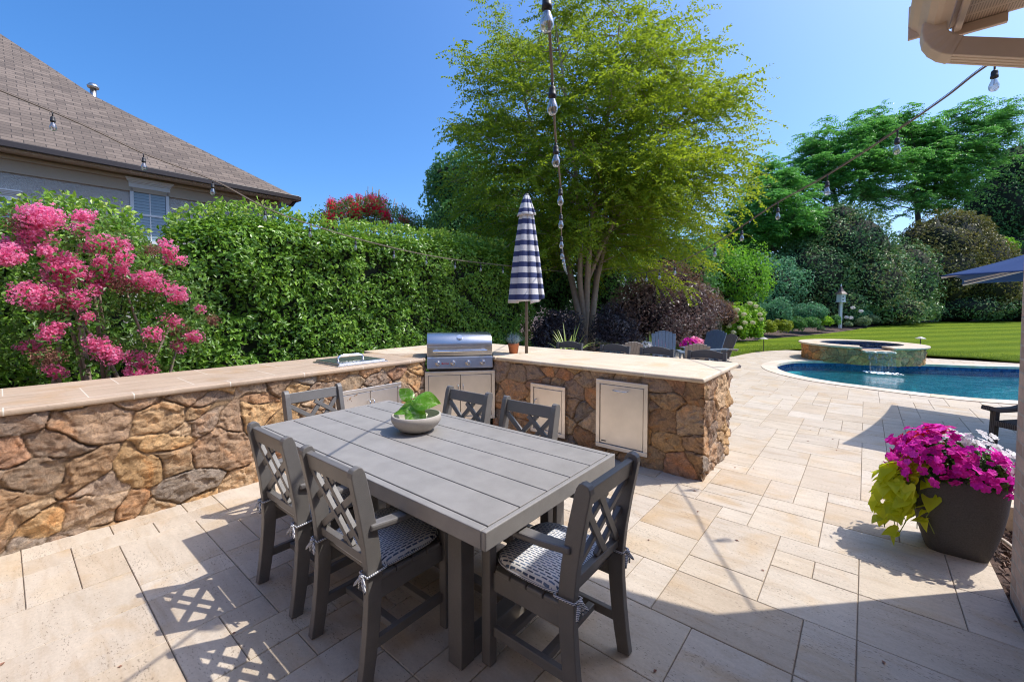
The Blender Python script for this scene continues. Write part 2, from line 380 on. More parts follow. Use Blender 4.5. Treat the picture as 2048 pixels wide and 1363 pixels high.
# ------------------------------------------------------------------ lawn
def build_lawn():
    n = 220; rows = 40
    def res(P, n):
        d = np.r_[0, np.cumsum(np.linalg.norm(np.diff(P, axis=0), axis=1))]; t = np.linspace(0, d[-1], n)
        return np.stack([np.interp(t, d, P[:, 0]), np.interp(t, d, P[:, 1])], 1)
    # parametrise both edges by bearing from the camera so that the loft does not fold
    def bear(P, az):
        a = np.arctan2(P[:, 0], P[:, 1]); o = np.argsort(a); r = np.hypot(P[:, 0], P[:, 1])
        rr = np.interp(az, a[o], r[o]); return np.stack([rr * np.sin(az), rr * np.cos(az)], 1)
    az = np.linspace(max(np.arctan2(*LF[0]), np.arctan2(*LBK[0])), min(np.arctan2(*LF[-1]), np.arctan2(*LBK[-1])), n)
    A, B = bear(LF, az), bear(LBK, az)
    V = []; F = []
    for r in range(rows + 1):
        t = (r / rows); P = A * (1 - t) + B * t
        z = th(P[:, 1]) + 0.016
        V.append(np.column_stack([P, z]))
    V = np.concatenate(V)
    # skirts so that the turf has an edge
    sk = V[:n].copy(); sk[:, 2] -= 0.03; nb = len(V); V = np.vstack([V, sk])
    F = [[r * n + j, r * n + j + 1, (r + 1) * n + j + 1, (r + 1) * n + j] for r in range(rows) for j in range(n - 1)]
    F += [[nb + j, nb + j + 1, j + 1, j] for j in range(n - 1)]
    m, nn, l, b = new_mat('mown_grass'); g = geopos(nn)
    n1 = noise(nn, l, g, 90, 4, 0.7); n2 = noise(nn, l, g, 1.6, 5, 0.65); n3 = noise(nn, l, g, 0.35, 3, 0.5)
    mp = nn.new('ShaderNodeMapping'); mp.inputs['Rotation'].default_value = (0, 0, R_(-12)); l.new(g, mp.inputs['Vector'])
    w = nn.new('ShaderNodeTexWave'); w.wave_profile = 'SIN'; w.bands_direction = 'Y'; w.inputs['Scale'].default_value = 0.24; w.inputs['Distortion'].default_value = 0.6
    w.inputs['Detail'].default_value = 1; l.new(mp.outputs[0], w.inputs['Vector'])
    cr = ramp(nn, [(0.25, (0.045, 0.085, 0.006)), (0.5, (0.115, 0.185, 0.014)), (0.75, (0.22, 0.29, 0.03))]); l.new(n1.outputs['Fac'], cr.inputs[0])
    st = ramp(nn, [(0.35, (0.80, 0.85, 0.75)), (0.65, (1.12, 1.1, 1.05))]); l.new(w.outputs['Fac'], st.inputs[0])
    c = mixc(nn, l, 1.0, cr.outputs[0], st.outputs[0], 'MULTIPLY')
    yl = ramp(nn, [(0.35, (1, 1, 1)), (0.7, (1.35, 1.12, 0.8))]); l.new(n2.outputs['Fac'], yl.inputs[0])
    c = mixc(nn, l, 0.8, c, yl.outputs[0], 'MULTIPLY'); l.new(c, b.inputs['Base Color'])
    b.inputs['Roughness'].default_value = 0.9; b.inputs['Specular IOR Level'].default_value = 0.05
    bump(nn, l, b, n1.outputs['Fac'], 0.9, 0.04); M['grass'] = m
    tag(from_arrays('lawn', V, F, m, None, True), kind='structure')
    rng = np.random.default_rng(6); k = 16000; s = rng.random(k); j = s * (n - 1.001); i = j.astype(int); f = (j - i)[:, None]; q = (rng.random(k) ** 2.2)[:, None]
    E = A[i] * (1 - f) + A[i + 1] * f; D = B[i] * (1 - f) + B[i + 1] * f; P = E + nrm(D - E) * (q * 2.2 - 0.035); z = th(P[:, 1]) + 0.012; hgt = rng.uniform(0.03, 0.06, k); w = rng.uniform(0.003, 0.007, k); az2 = rng.uniform(0, 6.28, k); ln = rng.normal(0, 0.02, (k, 2))
    dx = np.stack([np.cos(az2), np.sin(az2)], 1) * w[:, None]
    Vb = np.stack([np.column_stack([P - dx, z]), np.column_stack([P + dx, z]), np.column_stack([P + ln, z + hgt])], 1).reshape(-1, 3)
    gm = leaf_mat('grass_blade', [(0.05, 0.10, 0.008), (0.12, 0.20, 0.016), (0.24, 0.30, 0.04)], (0.3, 0.42, 0.04), 0.3, 0.6)
    tag(from_arrays('grass_blades', Vb, np.arange(3 * k).reshape(-1, 3), gm, None, False, rnd=rng.random(k)), kind='stuff')
build_lawn()

# ------------------------------------------------------------------ patio
BED = lambda a, b: (b < -1.7255 + 0.02) & (a > -0.75) & (a < 1.05)
def build_patio():
    rng = random.Random(11); U = 0.2055; A0, B0 = -3.9 - 14 * U, -1.7255 - 60 * U
    NA, NB = 98, 96
    ia = (np.arange(NA) + 0.5) * U + A0; ib = (np.arange(NB) + 0.5) * U + B0
    GA, GB = np.meshgrid(ia, ib, indexing='ij')
    X = K0[0] + VA[0] * GA + VB[0] * GB; Y = K0[1] + VA[1] * GA + VB[1] * GB
    ok = (Y > -1.2) & (Y < lawn_front(X) + 0.35) & ~inside(offset(POOL, 0.14), X, Y) & ~BED(GA, GB)
    ok &= (GB < 3.2) | (GA > 1.2); ok &= (GB < 6.2) & (X < 17)
    used = ~ok
    rects = []
    sizes = [((2, 3), 5), ((2, 2), 4.5), ((3, 2), 2.5), ((1, 2), 3.2), ((2, 1), 3.0), ((2, 4), 0.2), ((1, 1), 1.4)]
    for i in range(NA):
        for j in range(NB):
            if used[i, j]: continue
            opts = []
            for (p, q), w in sizes:
                if i + p <= NA and j + q <= NB and not used[i:i + p, j:j + q].any(): opts.append(((p, q), w))
            if opts:
                tot = sum(w for _, w in opts); r = rng.random() * tot
                for (p, q), w in opts:
                    r -= w
                    if r <= 0: break
            else: p, q = 1, 1
            used[i:i + p, j:j + q] = True; rects.append((i, j, p, q))
    V = []; F = []; rnd = []; g = 0.0019; ch = 0.0025
    for i, j, p, q in rects:
        a0, a1, b0, b1 = A0 + i * U + g, A0 + (i + p) * U - g, B0 + j * U + g, B0 + (j + q) * U - g
        z = rng.uniform(-0.0008, 0.0008); n = len(V); rr = rng.random()
        tl = [rng.uniform(-0.0006, 0.0006) for _ in range(4)]
        for k, (a, b) in enumerate(((a0, b0), (a1, b0), (a1, b1), (a0, b1))):
            V.append(AB(a + (ch if a == a0 else -ch), b + (ch if b == b0 else -ch), z + tl[k]))
        for k, (a, b) in enumerate(((a0, b0), (a1, b0), (a1, b1), (a0, b1))): V.append(AB(a, b, z - 0.003))
        for k, (a, b) in enumerate(((a0, b0), (a1, b0), (a1, b1), (a0, b1))): V.append(AB(a, b, -0.04))
        F.append([n, n + 1, n + 2, n + 3]); rnd.append(rr)
        for o in (0, 4):
            for k in range(4): F.append([n + o + 4 + k, n + o + 4 + (k + 1) % 4, n + o + (k + 1) % 4, n + o + k]); rnd.append(rr)
    # sand joints under the tiles
    n = len(V); V += [AB(A0 + i * U, B0 + j * U, -0.008) for i in range(NA + 1) for j in range(NB + 1)]; NF = len(F)
    for i in range(NA):
        for j in range(NB):
            if ok[i, j]: F.append([n + i * (NB + 1) + j, n + (i + 1) * (NB + 1) + j, n + (i + 1) * (NB + 1) + j + 1, n + i * (NB + 1) + j + 1]); rnd.append(0.5)
    V = np.array(V); F = np.array(F)
    used_v = np.unique(F); mp = np.zeros(len(V), int); mp[used_v] = np.arange(len(used_v))
    o = from_arrays('patio', V[used_v], mp[F], M['tile'], None, False, rnd=rnd)
    o.data.materials.append(M['grout']); mi = np.zeros(len(F), np.int32); mi[NF:] = 1; o.data.polygons.foreach_set('material_index', mi)
    tag(o, kind='structure')
build_patio()

# ------------------------------------------------------------------ pool
def build_pool():
    n = len(POOL); P0 = POOL
    # coping stones
    d = np.r_[0, np.cumsum(np.linalg.norm(np.diff(np.vstack([P0, P0[:1]]), axis=0), axis=1))]
    out = offset(P0, 0.30); inn = offset(P0, -0.03); V = []; F = []; rnd = []
    rng = random.Random(3)
    rp = rng.random()
    for i in range(n):
        j = (i + 1) % n; k = len(V); gap = 0.0
        if i % 3 == 2: gap = 0.03
        def L(a, b): return a * (1 - gap) + b * gap
        a, b, c, e = inn[i], inn[j] * (1 - gap) + inn[i] * gap, out[j] * (1 - gap) + out[i] * gap, out[i]
        for q, z in ((a, 0.012), (b, 0.012), (c, 0.012), (e, 0.012), (a, -0.045), (b, -0.045), (c, -0.045), (e, -0.045)): V.append((*q, z))
        fs = [[k, k + 3, k + 2, k + 1], [k + 4, k + 5, k + 1, k][::-1], [k + 7, k + 3, k + 2, k + 6], [k + 4, k, k + 3, k + 7], [k + 5, k + 6, k + 2, k + 1]]
        F += fs; rnd += [rp] * 5
        if i % 3 == 2: rp = rng.random()
    tag(from_arrays('pool_coping', np.array(V), np.array(F), M['coping'], None, False, rnd=rnd), kind='structure')
    # basin
    rings = [(P0, -0.02), (P0, -0.26), (offset(P0, -0.05), -0.30), (offset(P0, -0.4), -1.25), (offset(P0, -0.9), -1.5)]
    V = []; F = []
    for P, z in rings: V += [(x, y, z) for x, y in P]
    for r in range(len(rings) - 1):
        for i in range(n): F.append([r * n + i, r * n + (i + 1) % n, (r + 1) * n + (i + 1) % n, (r + 1) * n + i])
    F.append([(len(rings) - 1) * n + i for i in range(n)])
    m, nn, l, b = new_mat('pebble_plaster'); g = geopos(nn)
    t = noise(nn, l, g, 18, 5, 0.7); cr = ramp(nn, [(0.3, (0.07, 0.52, 0.58)), (0.7, (0.20, 0.74, 0.76))]); l.new(t.outputs['Fac'], cr.inputs[0])
    l.new(cr.outputs[0], b.inputs['Base Color']); b.inputs['Roughness'].default_value = 0.8
    m2, nn, l, b = new_mat('blue_glass_tile'); g = geopos(nn)
    vo = nn.new('ShaderNodeTexVoronoi'); vo.distance = 'CHEBYCHEV'; vo.inputs['Scale'].default_value = 18; vo.inputs['Randomness'].default_value = 0.15; l.new(g, vo.inputs['Vector'])
    cr = ramp(nn, [(0.0, (0.008, 0.03, 0.12)), (0.5, (0.015, 0.07, 0.22)), (1.0, (0.03, 0.12, 0.32))]); l.new(vo.outputs['Color'], cr.inputs[0])
    l.new(cr.outputs[0], b.inputs['Base Color']); b.inputs['Roughness'].default_value = 0.2
    M['pooltile'] = m2
    o = from_arrays('pool_basin', np.array(V), F, m, None, False); o.data.materials.append(m2)
    mi = np.zeros(len(F), np.int32); mi[:n] = 1; o.data.polygons.foreach_set('material_index', mi); tag(o, kind='structure')
    # water
    def water_mat(name, tint, wav):
        m, nn, l, b = new_mat(name); g = geopos(nn)
        w1 = noise(nn, l, g, wav, 4, 0.6, 0.4); w2 = noise(nn, l, g, wav * 4, 3, 0.6)
        k = nn.new('ShaderNodeBump'); k.inputs['Strength'].default_value = 1.0; k.inputs['Distance'].default_value = 0.09
        l.new(math_(nn, l, 'MULTIPLY_ADD', w2.outputs['Fac'], 0.35, w1.outputs['Fac']), k.inputs['Height'])
        gl = nn.new('ShaderNodeBsdfGlossy'); gl.inputs['Roughness'].default_value = 0.03; l.new(k.outputs[0], gl.inputs['Normal'])
        tr = nn.new('ShaderNodeBsdfTransparent'); tr.inputs['Color'].default_value = (*tint, 1)
        fz = nn.new('ShaderNodeFresnel'); fz.inputs['IOR'].default_value = 1.33; l.new(k.outputs[0], fz.inputs['Normal'])
        x = nn.new('ShaderNodeMixShader'); l.new(fz.outputs[0], x.inputs[0]); l.new(tr.outputs[0], x.inputs[1]); l.new(gl.outputs[0], x.inputs[2])
        l.new(x.outputs[0], nn['Material Output'].inputs['Surface']); return m
    M['water'] = water_mat('pool_water', (0.55, 0.90, 0.93), 3.2)
    W = offset(P0, 0.01)
    tag(from_arrays('water', np.column_stack([W, np.full(n, -0.115)]), [list(range(n))], M['water']), kind='structure')
build_pool()

# ------------------------------------------------------------------ fieldstone panels
STONES = np.array([(0.27, 0.235, 0.205), (0.34, 0.235, 0.15), (0.38, 0.27, 0.165), (0.29, 0.21, 0.15), (0.40, 0.30, 0.20), (0.27, 0.21, 0.165), (0.36, 0.23, 0.14),
                   (0.31, 0.24, 0.18), (0.42, 0.29, 0.16), (0.33, 0.21, 0.145), (0.37, 0.29, 0.21), (0.25, 0.20, 0.165)])
def stone_panel(name, W, H, place, seed, parent, sx=0.235, sz=0.165, depth=0.022, step=0.0082, dim=1.0, local=None, warm=(1, 1, 1)):
    """place(x, z, d): arrays along the wall, up, and out of the wall -> (n,3)"""
    rng = np.random.default_rng(seed)
    nx, nz = int(W / step) + 1, int(H / step) + 1
    x = np.linspace(0, W, nx); z = np.linspace(0, H, nz); X, Z = np.meshgrid(x, z); X = X.ravel(); Z = Z.ravel()
    S = []
    for j in range(-1, int(H / sz) + 2):
        for i in range(-1, int(W / sx) + 2):
            if rng.random() < 0.22: continue
            S.append(((i + 0.5 + 0.5 * (j % 2) + rng.uniform(-0.38, 0.38)) * sx, (j + 0.5 + rng.uniform(-0.36, 0.36)) * sz))
            if rng.random() < 0.22: S.append((S[-1][0] + rng.uniform(-0.5, 0.5) * sx, S[-1][1] + rng.uniform(-0.6, 0.6) * sz))
    S = np.array(S); ns = len(S); sq = rng.uniform(-0.03, 0.035, ns)
    wx = X + 0.06 * (fbm(X * 5, Z * 5, seed) - 0.5) * 2; wz = Z + 0.045 * (fbm(X * 5 + 9, Z * 5, seed + 7) - 0.5) * 2
    Wb = 0.02 * (fbm(X * 16, Z * 16, seed + 31) - 0.5); wx = wx + Wb; f1 = np.full(len(X), 9.0); f2 = np.full(len(X), 9.0); i1 = np.zeros(len(X), int)
    for k in range(ns):
        dx = (wx - S[k, 0]) * 0.72; dz = (wz - S[k, 1])
        d = np.sqrt(dx * dx + dz * dz) - sq[k]
        c = d < f1; f2 = np.where(c, f1, np.minimum(f2, d)); f1 = np.where(c, d, f1); i1 = np.where(c, k, i1)
    e = f2 - f1 + 0.012 * (fbm(X * 45, Z * 45, seed + 3, 3) - 0.5)
    tilt = rng.uniform(-0.13, 0.13, (ns, 2)); lift = rng.uniform(0.45, 1.0, ns)
    prof = smooth((e - 0.002) / 0.013)
    dd = depth * lift[i1] * prof + prof * (tilt[i1, 0] * (X - S[i1, 0]) + tilt[i1, 1] * (Z - S[i1, 1])) * 0.7
    rg = np.abs(fbm(X * 9 + 0.35 * Z, Z * 13, seed + 41, 4) - 0.47); dd += prof * (0.030 * (fbm(X * 15, Z * 15, seed + 11, 6) - 0.5) + 0.018 * (fbm(X * 5, Z * 9, seed + 21, 3) - 0.5) + 0.045 * np.minimum(rg, 0.09))
    # split faces: flat facets inside each stone
    nf = int(W * H / (0.075 * 0.06)); FS = np.column_stack([rng.uniform(0, W, nf), rng.uniform(0, H, nf)]); ft = rng.uniform(-0.22, 0.22, (nf, 2)); fl = rng.uniform(-0.004, 0.004, nf)
    g1 = np.full(len(X), 9.0); j1 = np.zeros(len(X), int); o_ = np.argsort(X, kind='stable'); xs_ = X[o_]
    for k in range(nf):
        s0, s1 = np.searchsorted(xs_, (FS[k, 0] - 0.2, FS[k, 0] + 0.2)); ix = o_[s0:s1]; d = np.hypot((wx[ix] - FS[k, 0]) * 0.8, wz[ix] - FS[k, 1]); c = d < g1[ix]; jx = ix[c]; g1[jx] = d[c]; j1[jx] = k
    dd += prof * np.clip(fl[j1] + ft[j1, 0] * (X - FS[j1, 0]) + ft[j1, 1] * (Z - FS[j1, 1]), -0.012, 0.012)
    dd = np.maximum(dd, 0.0005)
    col = STONES[rng.integers(0, len(STONES), ns)] * rng.uniform(0.85, 1.3, (ns, 1)) * dim * np.array(warm)
    cc = col[i1]; mort = (1 - smooth((e - 0.001) / 0.007))[:, None]
    cc = cc * (1 - mort) + np.array((0.16, 0.115, 0.075)) * mort * dim
    P = place(X, Z, dd)
    if local is not None: P = P - np.asarray(local)
    ii = np.arange(nz - 1)[:, None] * nx + np.arange(nx - 1)[None]; ii = ii.ravel()
    F = np.stack([ii, ii + 1, ii + 1 + nx, ii + nx], 1)
    return from_arrays(name, P, F, M['stone'], parent, True, col=cc)
# ------------------------------------------------------------------ outdoor kitchen
WH = 0.872; SLAB0, SLAB1 = 0.872, 0.915          # wall height, slab underside and top
LB, GA_, GB_ = 3.005, -0.655, 2.46               # left run face, ends of the corner cut for the grill
def place_on(o_, u, nrm_):
    return lambda x, z, d: o_[None] + np.outer(x, u) + np.outer(z, VZ) + np.outer(d, nrm_)
kit = empty('kitchen_counter', AB(0, 2.4))
tag(kit, 'L-shaped fieldstone outdoor kitchen counter with pale travertine top around the grill', 'counter')
KL = np.array(kit.location); L0 = (KL, 0.0)
AMIN = -5.6
stone_panel('stone_wall', GA_ - AMIN, WH, place_on(AB(AMIN, LB), VA, -VB), 5, kit, local=KL)
stone_panel('stone_wall', GB_ + 0.035, WH, place_on(AB(0, GB_), -VB, -VA), 8, kit, sx=0.24, sz=0.18, dim=1.05, depth=0.02, local=KL)
stone_panel('stone_wall', 1.0, WH, place_on(AB(-0.022, 0), VA, -VB), 14, kit, sx=0.15, sz=0.26, depth=0.036, local=KL)
mb = MB()
def absbox(mb, a0, a1, b0, b1, z0, z1): mb.box(AB((a0 + a1) / 2, (b0 + b1) / 2, (z0 + z1) / 2), (a1 - a0, b1 - b0, z1 - z0), (VA, VB, VZ))
absbox(mb, AMIN, GA_ - 0.04, LB + 0.002, 4.0, 0, SLAB0 - 0.001); absbox(mb, 0.002, 0.966, 0.002, GB_ - 0.04, 0, SLAB0 - 0.001)
absbox(mb, 0.3, 0.966, GB_ - 0.04, 4.0, 0, SLAB0 - 0.001)
mb.build('masonry_core', M['grout'], kit, local=L0)
# countertop pieces: left run, right run, behind the grill
def slab(poly, mat):
    mb = MB(); P = [AB(a, b) for a, b in poly]; mb.prism([(p[0], p[1]) for p in P], SLAB0, SLAB1)
    o = mb.build('countertop', mat, kit, bevel=0.016, local=L0, seg=3); return o
slab([(AMIN, LB - 0.045), (-0.70, LB - 0.045), (-0.70, 4.02), (AMIN, 4.02)], M['slab_left'])
slab([(-0.042, -0.038), (1.29, -0.038), (1.30, 2.40), (-0.042, 2.40)], M['slab_right'])
slab([(0.50, 2.404), (1.30, 2.404), (1.28, 4.3), (-0.696, 4.3), (-0.696, 3.75), (0.08, 3.15)], M['slab_right'])
slab([(-0.042, 2.404), (0.497, 2.404), (0.36, 2.83), (-0.02, 2.47)], M['slab_right'])
slab([(-0.696, LB - 0.045), (-0.66, LB - 0.02), (-0.30, 3.385), (-0.696, 3.745)], M['slab_left'])
def steel_door(name_, P0, u, n_, w, hgt, handle, split=False, bottom_badge=False):
    """P0 lower left corner on the wall; frame, panel(s), handle standing 4 cm proud of the joint plane"""
    fr = 0.042
    fm = MB(); ax = (u, n_, VZ)
    for x0, x1, z0, z1 in ((0, w, 0, fr), (0, w, hgt - fr, hgt), (0, fr, fr, hgt - fr), (w - fr, w, fr, hgt - fr)):
        fm.box(P0 + u * (x0 + x1) / 2 + VZ * (z0 + z1) / 2 + n_ * 0.025, (x1 - x0, 0.05, z1 - z0), ax)
    f = fm.build(name_, M['steel_door'], kit, bevel=0.003, local=L0)
    dk = MB(); dk.box(P0 + u * w / 2 + VZ * hgt / 2 + n_ * 0.012, (w - 2 * fr + 0.002, 0.02, hgt - 2 * fr + 0.002), ax); dk.build('recess', M['dark'], f, local=L0)
    xs = [(fr + 0.006, w - fr - 0.006)] if not split else [(fr + 0.006, w / 2 - 0.003), (w / 2 + 0.003, w - fr - 0.006)]
    for x0, x1 in xs:
        pm = MB(); pm.box(P0 + u * (x0 + x1) / 2 + VZ * hgt / 2 + n_ * 0.033, (x1 - x0, 0.022, hgt - 2 * fr - 0.012), ax)
        pm.build('panel', M['steel_door'], f, bevel=0.003, local=L0)
    for hx, hz, horiz, hl in handle:
        hm = MB(); c = P0 + u * hx + VZ * hz + n_ * 0.044; d = u if horiz else VZ
        pts = [c - d * hl / 2, c - d * hl / 2 + n_ * 0.028, c - d * (hl / 2 - 0.012) + n_ * 0.036, c + d * (hl / 2 - 0.012) + n_ * 0.036, c + d * hl / 2 + n_ * 0.028, c + d * hl / 2]
        hm.tube(pts, 0.006, 8); hm.build('handle', M['chrome'], f, True, local=L0)
    if bottom_badge:
        bm_ = MB(); bm_.box(P0 + u * (fr + 0.045) + VZ * (fr + 0.03) + n_ * 0.0455, (0.05, 0.003, 0.011), ax); bm_.build('badge', M['black'], f, bevel=0.001, local=L0)
    return f
steel_door('drawer_door', AB(-0.001, 1.008, 0.108), -VB, -VA, 0.548, 0.696, [(0.27, 0.60, True, 0.15)], bottom_badge=True)
steel_door('access_door', AB(-0.001, 1.852, 0.102), -VB, -VA, 0.47, 0.56, [(0.085, 0.35, False, 0.07)])
steel_door('double_door', AB(-1.82, LB + 0.001, 0.15), VA, -VB, 0.788, 0.53, [(0.37, 0.34, False, 0.1), (0.42, 0.34, False, 0.1)], split=True)
# ------------------------------------------------------------------ grill in the corner
G0 = AB(GA_, LB); G1 = AB(0, GB_); GU = nrm(G1 - G0); GN = np.array([GU[1], -GU[0], 0.0]); GW = float(np.linalg.norm(G1 - G0))
steel_door('double_door', G0 + GN * 0.01 + VZ * 0.15, GU, GN, GW, 0.60, [(GW / 2 - 0.03, 0.38, False, 0.11), (GW / 2 + 0.03, 0.38, False, 0.11)], split=True, bottom_badge=False)
mb = MB(); mb.box((G0 + G1) / 2 - GN * 0.20 + VZ * 0.075, (GW - 0.1, 0.40, 0.15), (GU, GN, VZ)); mb.box((G0 + G1) / 2 - GN * 0.22 + VZ * 0.46, (GW - 0.1, 0.36, 0.62), (GU, GN, VZ))
mb.build('plinth', M['grout'], kit, local=L0)
gc = (G0 + G1) / 2
grill = empty('gas_grill', gc + VZ * 0.76, math.atan2(GU[1], GU[0]))
tag(grill, 'built-in stainless steel gas grill with rounded hood and four control knobs', 'grill')
GL = (gc + VZ * 0.76, math.atan2(GU[1], GU[0]))
gw = 0.80
def gbox(mb, u, n_, z, su, sn, sz): mb.box(gc + GU * u + GN * n_ + VZ * z, (su, sn, sz), (GU, GN, VZ))
mb = MB(); gbox(mb, 0, -0.24, 0.845, gw - 0.03, 0.52, 0.15); mb.build('firebox', M['steel'], grill, bevel=0.004, local=GL)
# control panel: slightly raked front face
mb = MB()
prof = [(0.035, 0.775), (0.062, 0.79), (0.028, 0.915), (0.0, 0.93), (-0.06, 0.93), (-0.06, 0.775)]
V = [gc + GU * s * gw / 2 + GN * n_ + VZ * z for s in (-1, 1) for n_, z in prof]; k = len(prof)
mb.add(V, [list(range(k))[::-1], [k + i for i in range(k)]] + [[i, (i + 1) % k, k + (i + 1) % k, k + i] for i in range(k)])
mb.build('control_panel', M['steel'], grill, bevel=0.003, local=GL)
for i in range(4):
    u = -0.272 + 0.181 * i; kn = MB(); c = gc + GU * u + GN * 0.048 + VZ * 0.852; ax = nrm(GN + VZ * 0.27)
    kn.tube([c, c + ax * 0.012], 0.034, 20); kn.tube([c + ax * 0.012, c + ax * 0.03, c + ax * 0.038], [0.027, 0.024, 0.018], 20)
    up = nrm(np.cross(GU, ax)); kn.box(c + ax * 0.036, (0.009, 0.016, 0.05), (GU, ax, up))
    kn.build('knob', M['chrome'], grill, local=GL, bevel=0.002)
bd = MB(); c = gc + GU * -0.182 + GN * 0.0475 + VZ * 0.848; ax = nrm(GN + VZ * 0.27); up = nrm(np.cross(GU, ax))
for i, (hh, ww) in enumerate(((0.020, 0.012), (0.012, 0.010), (0.018, 0.006), (0.018, 0.006), (0.018, 0.006), (0.012, 0.010), (0.015, 0.007))):
    bd.box(c + GU * (i - 3) * 0.0125 + up * (hh - 0.02) / 2 * -1, (ww, 0.004, hh), (GU, ax, up))
bd.build('badge', M['red_badge'], grill, local=GL)
# hood: curved shell
hp = [(0.005, 0.935), (0.005, 1.045)]
for t in np.linspace(0, 1, 10): a = t * math.pi / 2; hp.append((-0.165 + 0.17 * math.cos(a), 1.045 + 0.155 * math.sin(a)))
hp += [(-0.42, 1.195), (-0.47, 1.12), (-0.47, 0.935)]
mb = MB(); k = len(hp); V = [gc + GU * s * gw / 2 + GN * n_ + VZ * z for s in (-1, 1) for n_, z in hp]
mb.add(V, [list(range(k))[::-1], [k + i for i in range(k)]] + [[i, (i + 1) % k, k + (i + 1) % k, k + i] for i in range(k)])
hood = mb.build('hood', M['steel'], grill, True, bevel=0.006, local=GL, seg=3)
hm = MB(); hz = 0.995
for s in (-1, 1):
    c = gc + GU * s * 0.29 + VZ * hz; hm.tube([c + GN * 0.005, c + GN * 0.055], 0.012, 12); hm.tube([c + GN * 0.055 - GU * 0.02, c + GN * 0.055 + GU * 0.02], 0.019, 14)
hm.tube([gc - GU * 0.33 + GN * 0.055 + VZ * hz, gc + GU * 0.33 + GN * 0.055 + VZ * hz], 0.0125, 14)
hm.build('hood_handle', M['chrome'], hood, local=GL)
tm = MB(); c = gc + GN * -0.045 + VZ * 1.152; ax = nrm(GN * 0.72 + VZ * 0.7); tm.tube([c, c + ax * 0.014], 0.036, 24); tm.tube([c + ax * 0.014, c + ax * 0.018], 0.030, 24); tm.build('thermometer', M['chrome'], hood, local=GL)
# side burner / bin lid on the left run
lid = empty('drop_in_lid', AB(-1.43, 3.34, SLAB1), KR); LL = (AB(-1.43, 3.34, SLAB1), KR)
tag(lid, 'square stainless drop-in lid with arched bar handle on the left countertop', 'lid')
mb = MB(); mb.box(AB(-1.43, 3.345, SLAB1 + 0.007), (0.60, 0.56, 0.014), (VA, VB, VZ)); mb.build('rim', M['steel'], lid, bevel=0.004, local=LL)
mb = MB(); mb.box(AB(-1.43, 3.345, SLAB1 + 0.023), (0.55, 0.51, 0.018), (VA, VB, VZ)); mb.build('cover', M['steel'], lid, bevel=0.006, local=LL)
mb = MB(); hA, hB = -0.15, 0.15; pts = [AB(-1.45 + x, 3.31, SLAB1 + z) for x, z in ((-0.15, 0.03), (-0.15, 0.06), (-0.13, 0.082), (-0.09, 0.09), (0.09, 0.09), (0.13, 0.082), (0.15, 0.06), (0.15, 0.03))]
mb.tube(pts, 0.012, 12); mb.build('handle', M['chrome'], lid, True, local=LL)

# ------------------------------------------------------------------ dining table
tb = empty('dining_table', TT(T_W / 2, T_L / 2), TR); TLc = (TT(T_W / 2, T_L / 2), TR)
tag(tb, 'large grey outdoor dining table with five wide planks and trestle legs', 'table')
tax = (TU, TV, VZ)
def tbox(mb, u0, u1, v0, v1, z0, z1): mb.box(TT((u0 + u1) / 2, (v0 + v1) / 2, (z0 + z1) / 2), (u1 - u0, v1 - v0, z1 - z0), tax)
mb = MB(); ft, fw = 0.073, 0.038
tbox(mb, 0, fw, 0.026, T_L - 0.026, T_H - ft, T_H - 0.001); tbox(mb, T_W - fw, T_W, 0.026, T_L - 0.026, T_H - ft, T_H - 0.001)
tbox(mb, 0, T_W, 0, 0.024, T_H - ft, T_H); tbox(mb, 0, T_W, T_L - 0.024, T_L, T_H - ft, T_H)
mb.build('apron', M['grey_top'], tb, bevel=0.004, local=TLc)
mb = MB(); n = 5; g = 0.006; w = (T_W - 2 * fw - (n + 1) * g) / n
for i in range(n):
    u0 = fw + g + i * (w + g); tbox(mb, u0, u0 + w, 0.030, T_L - 0.030, T_H - 0.028, T_H - 0.001)
mb.build('tabletop', M['grey_top'], tb, bevel=0.003, local=TLc)
mb = MB(); tbox(mb, fw, T_W - fw, 0.03, T_L - 0.03, T_H - 0.06, T_H - 0.034); mb.build('underframe', M['black'], tb, local=TLc)
for v in (0.295, T_L - 0.295):
    for u in (0.16, T_W - 0.16):
        mb = MB(); tbox(mb, u - 0.04, u + 0.04, v - 0.042, v + 0.042, 0, T_H - 0.062); mb.build('leg', M['grey'], tb, bevel=0.005, local=TLc)
    mb = MB(); tbox(mb, 0.2005, T_W - 0.2005, v - 0.04, v + 0.04, 0.002, 0.085); mb.build('foot_beam', M['grey'], tb, bevel=0.005, local=TLc)
mb = MB(); tbox(mb, T_W / 2 - 0.03, T_W / 2 + 0.03, 0.337, T_L - 0.337, 0.03, 0.075); mb.build('stretcher', M['grey'], tb, bevel=0.005, local=TLc)

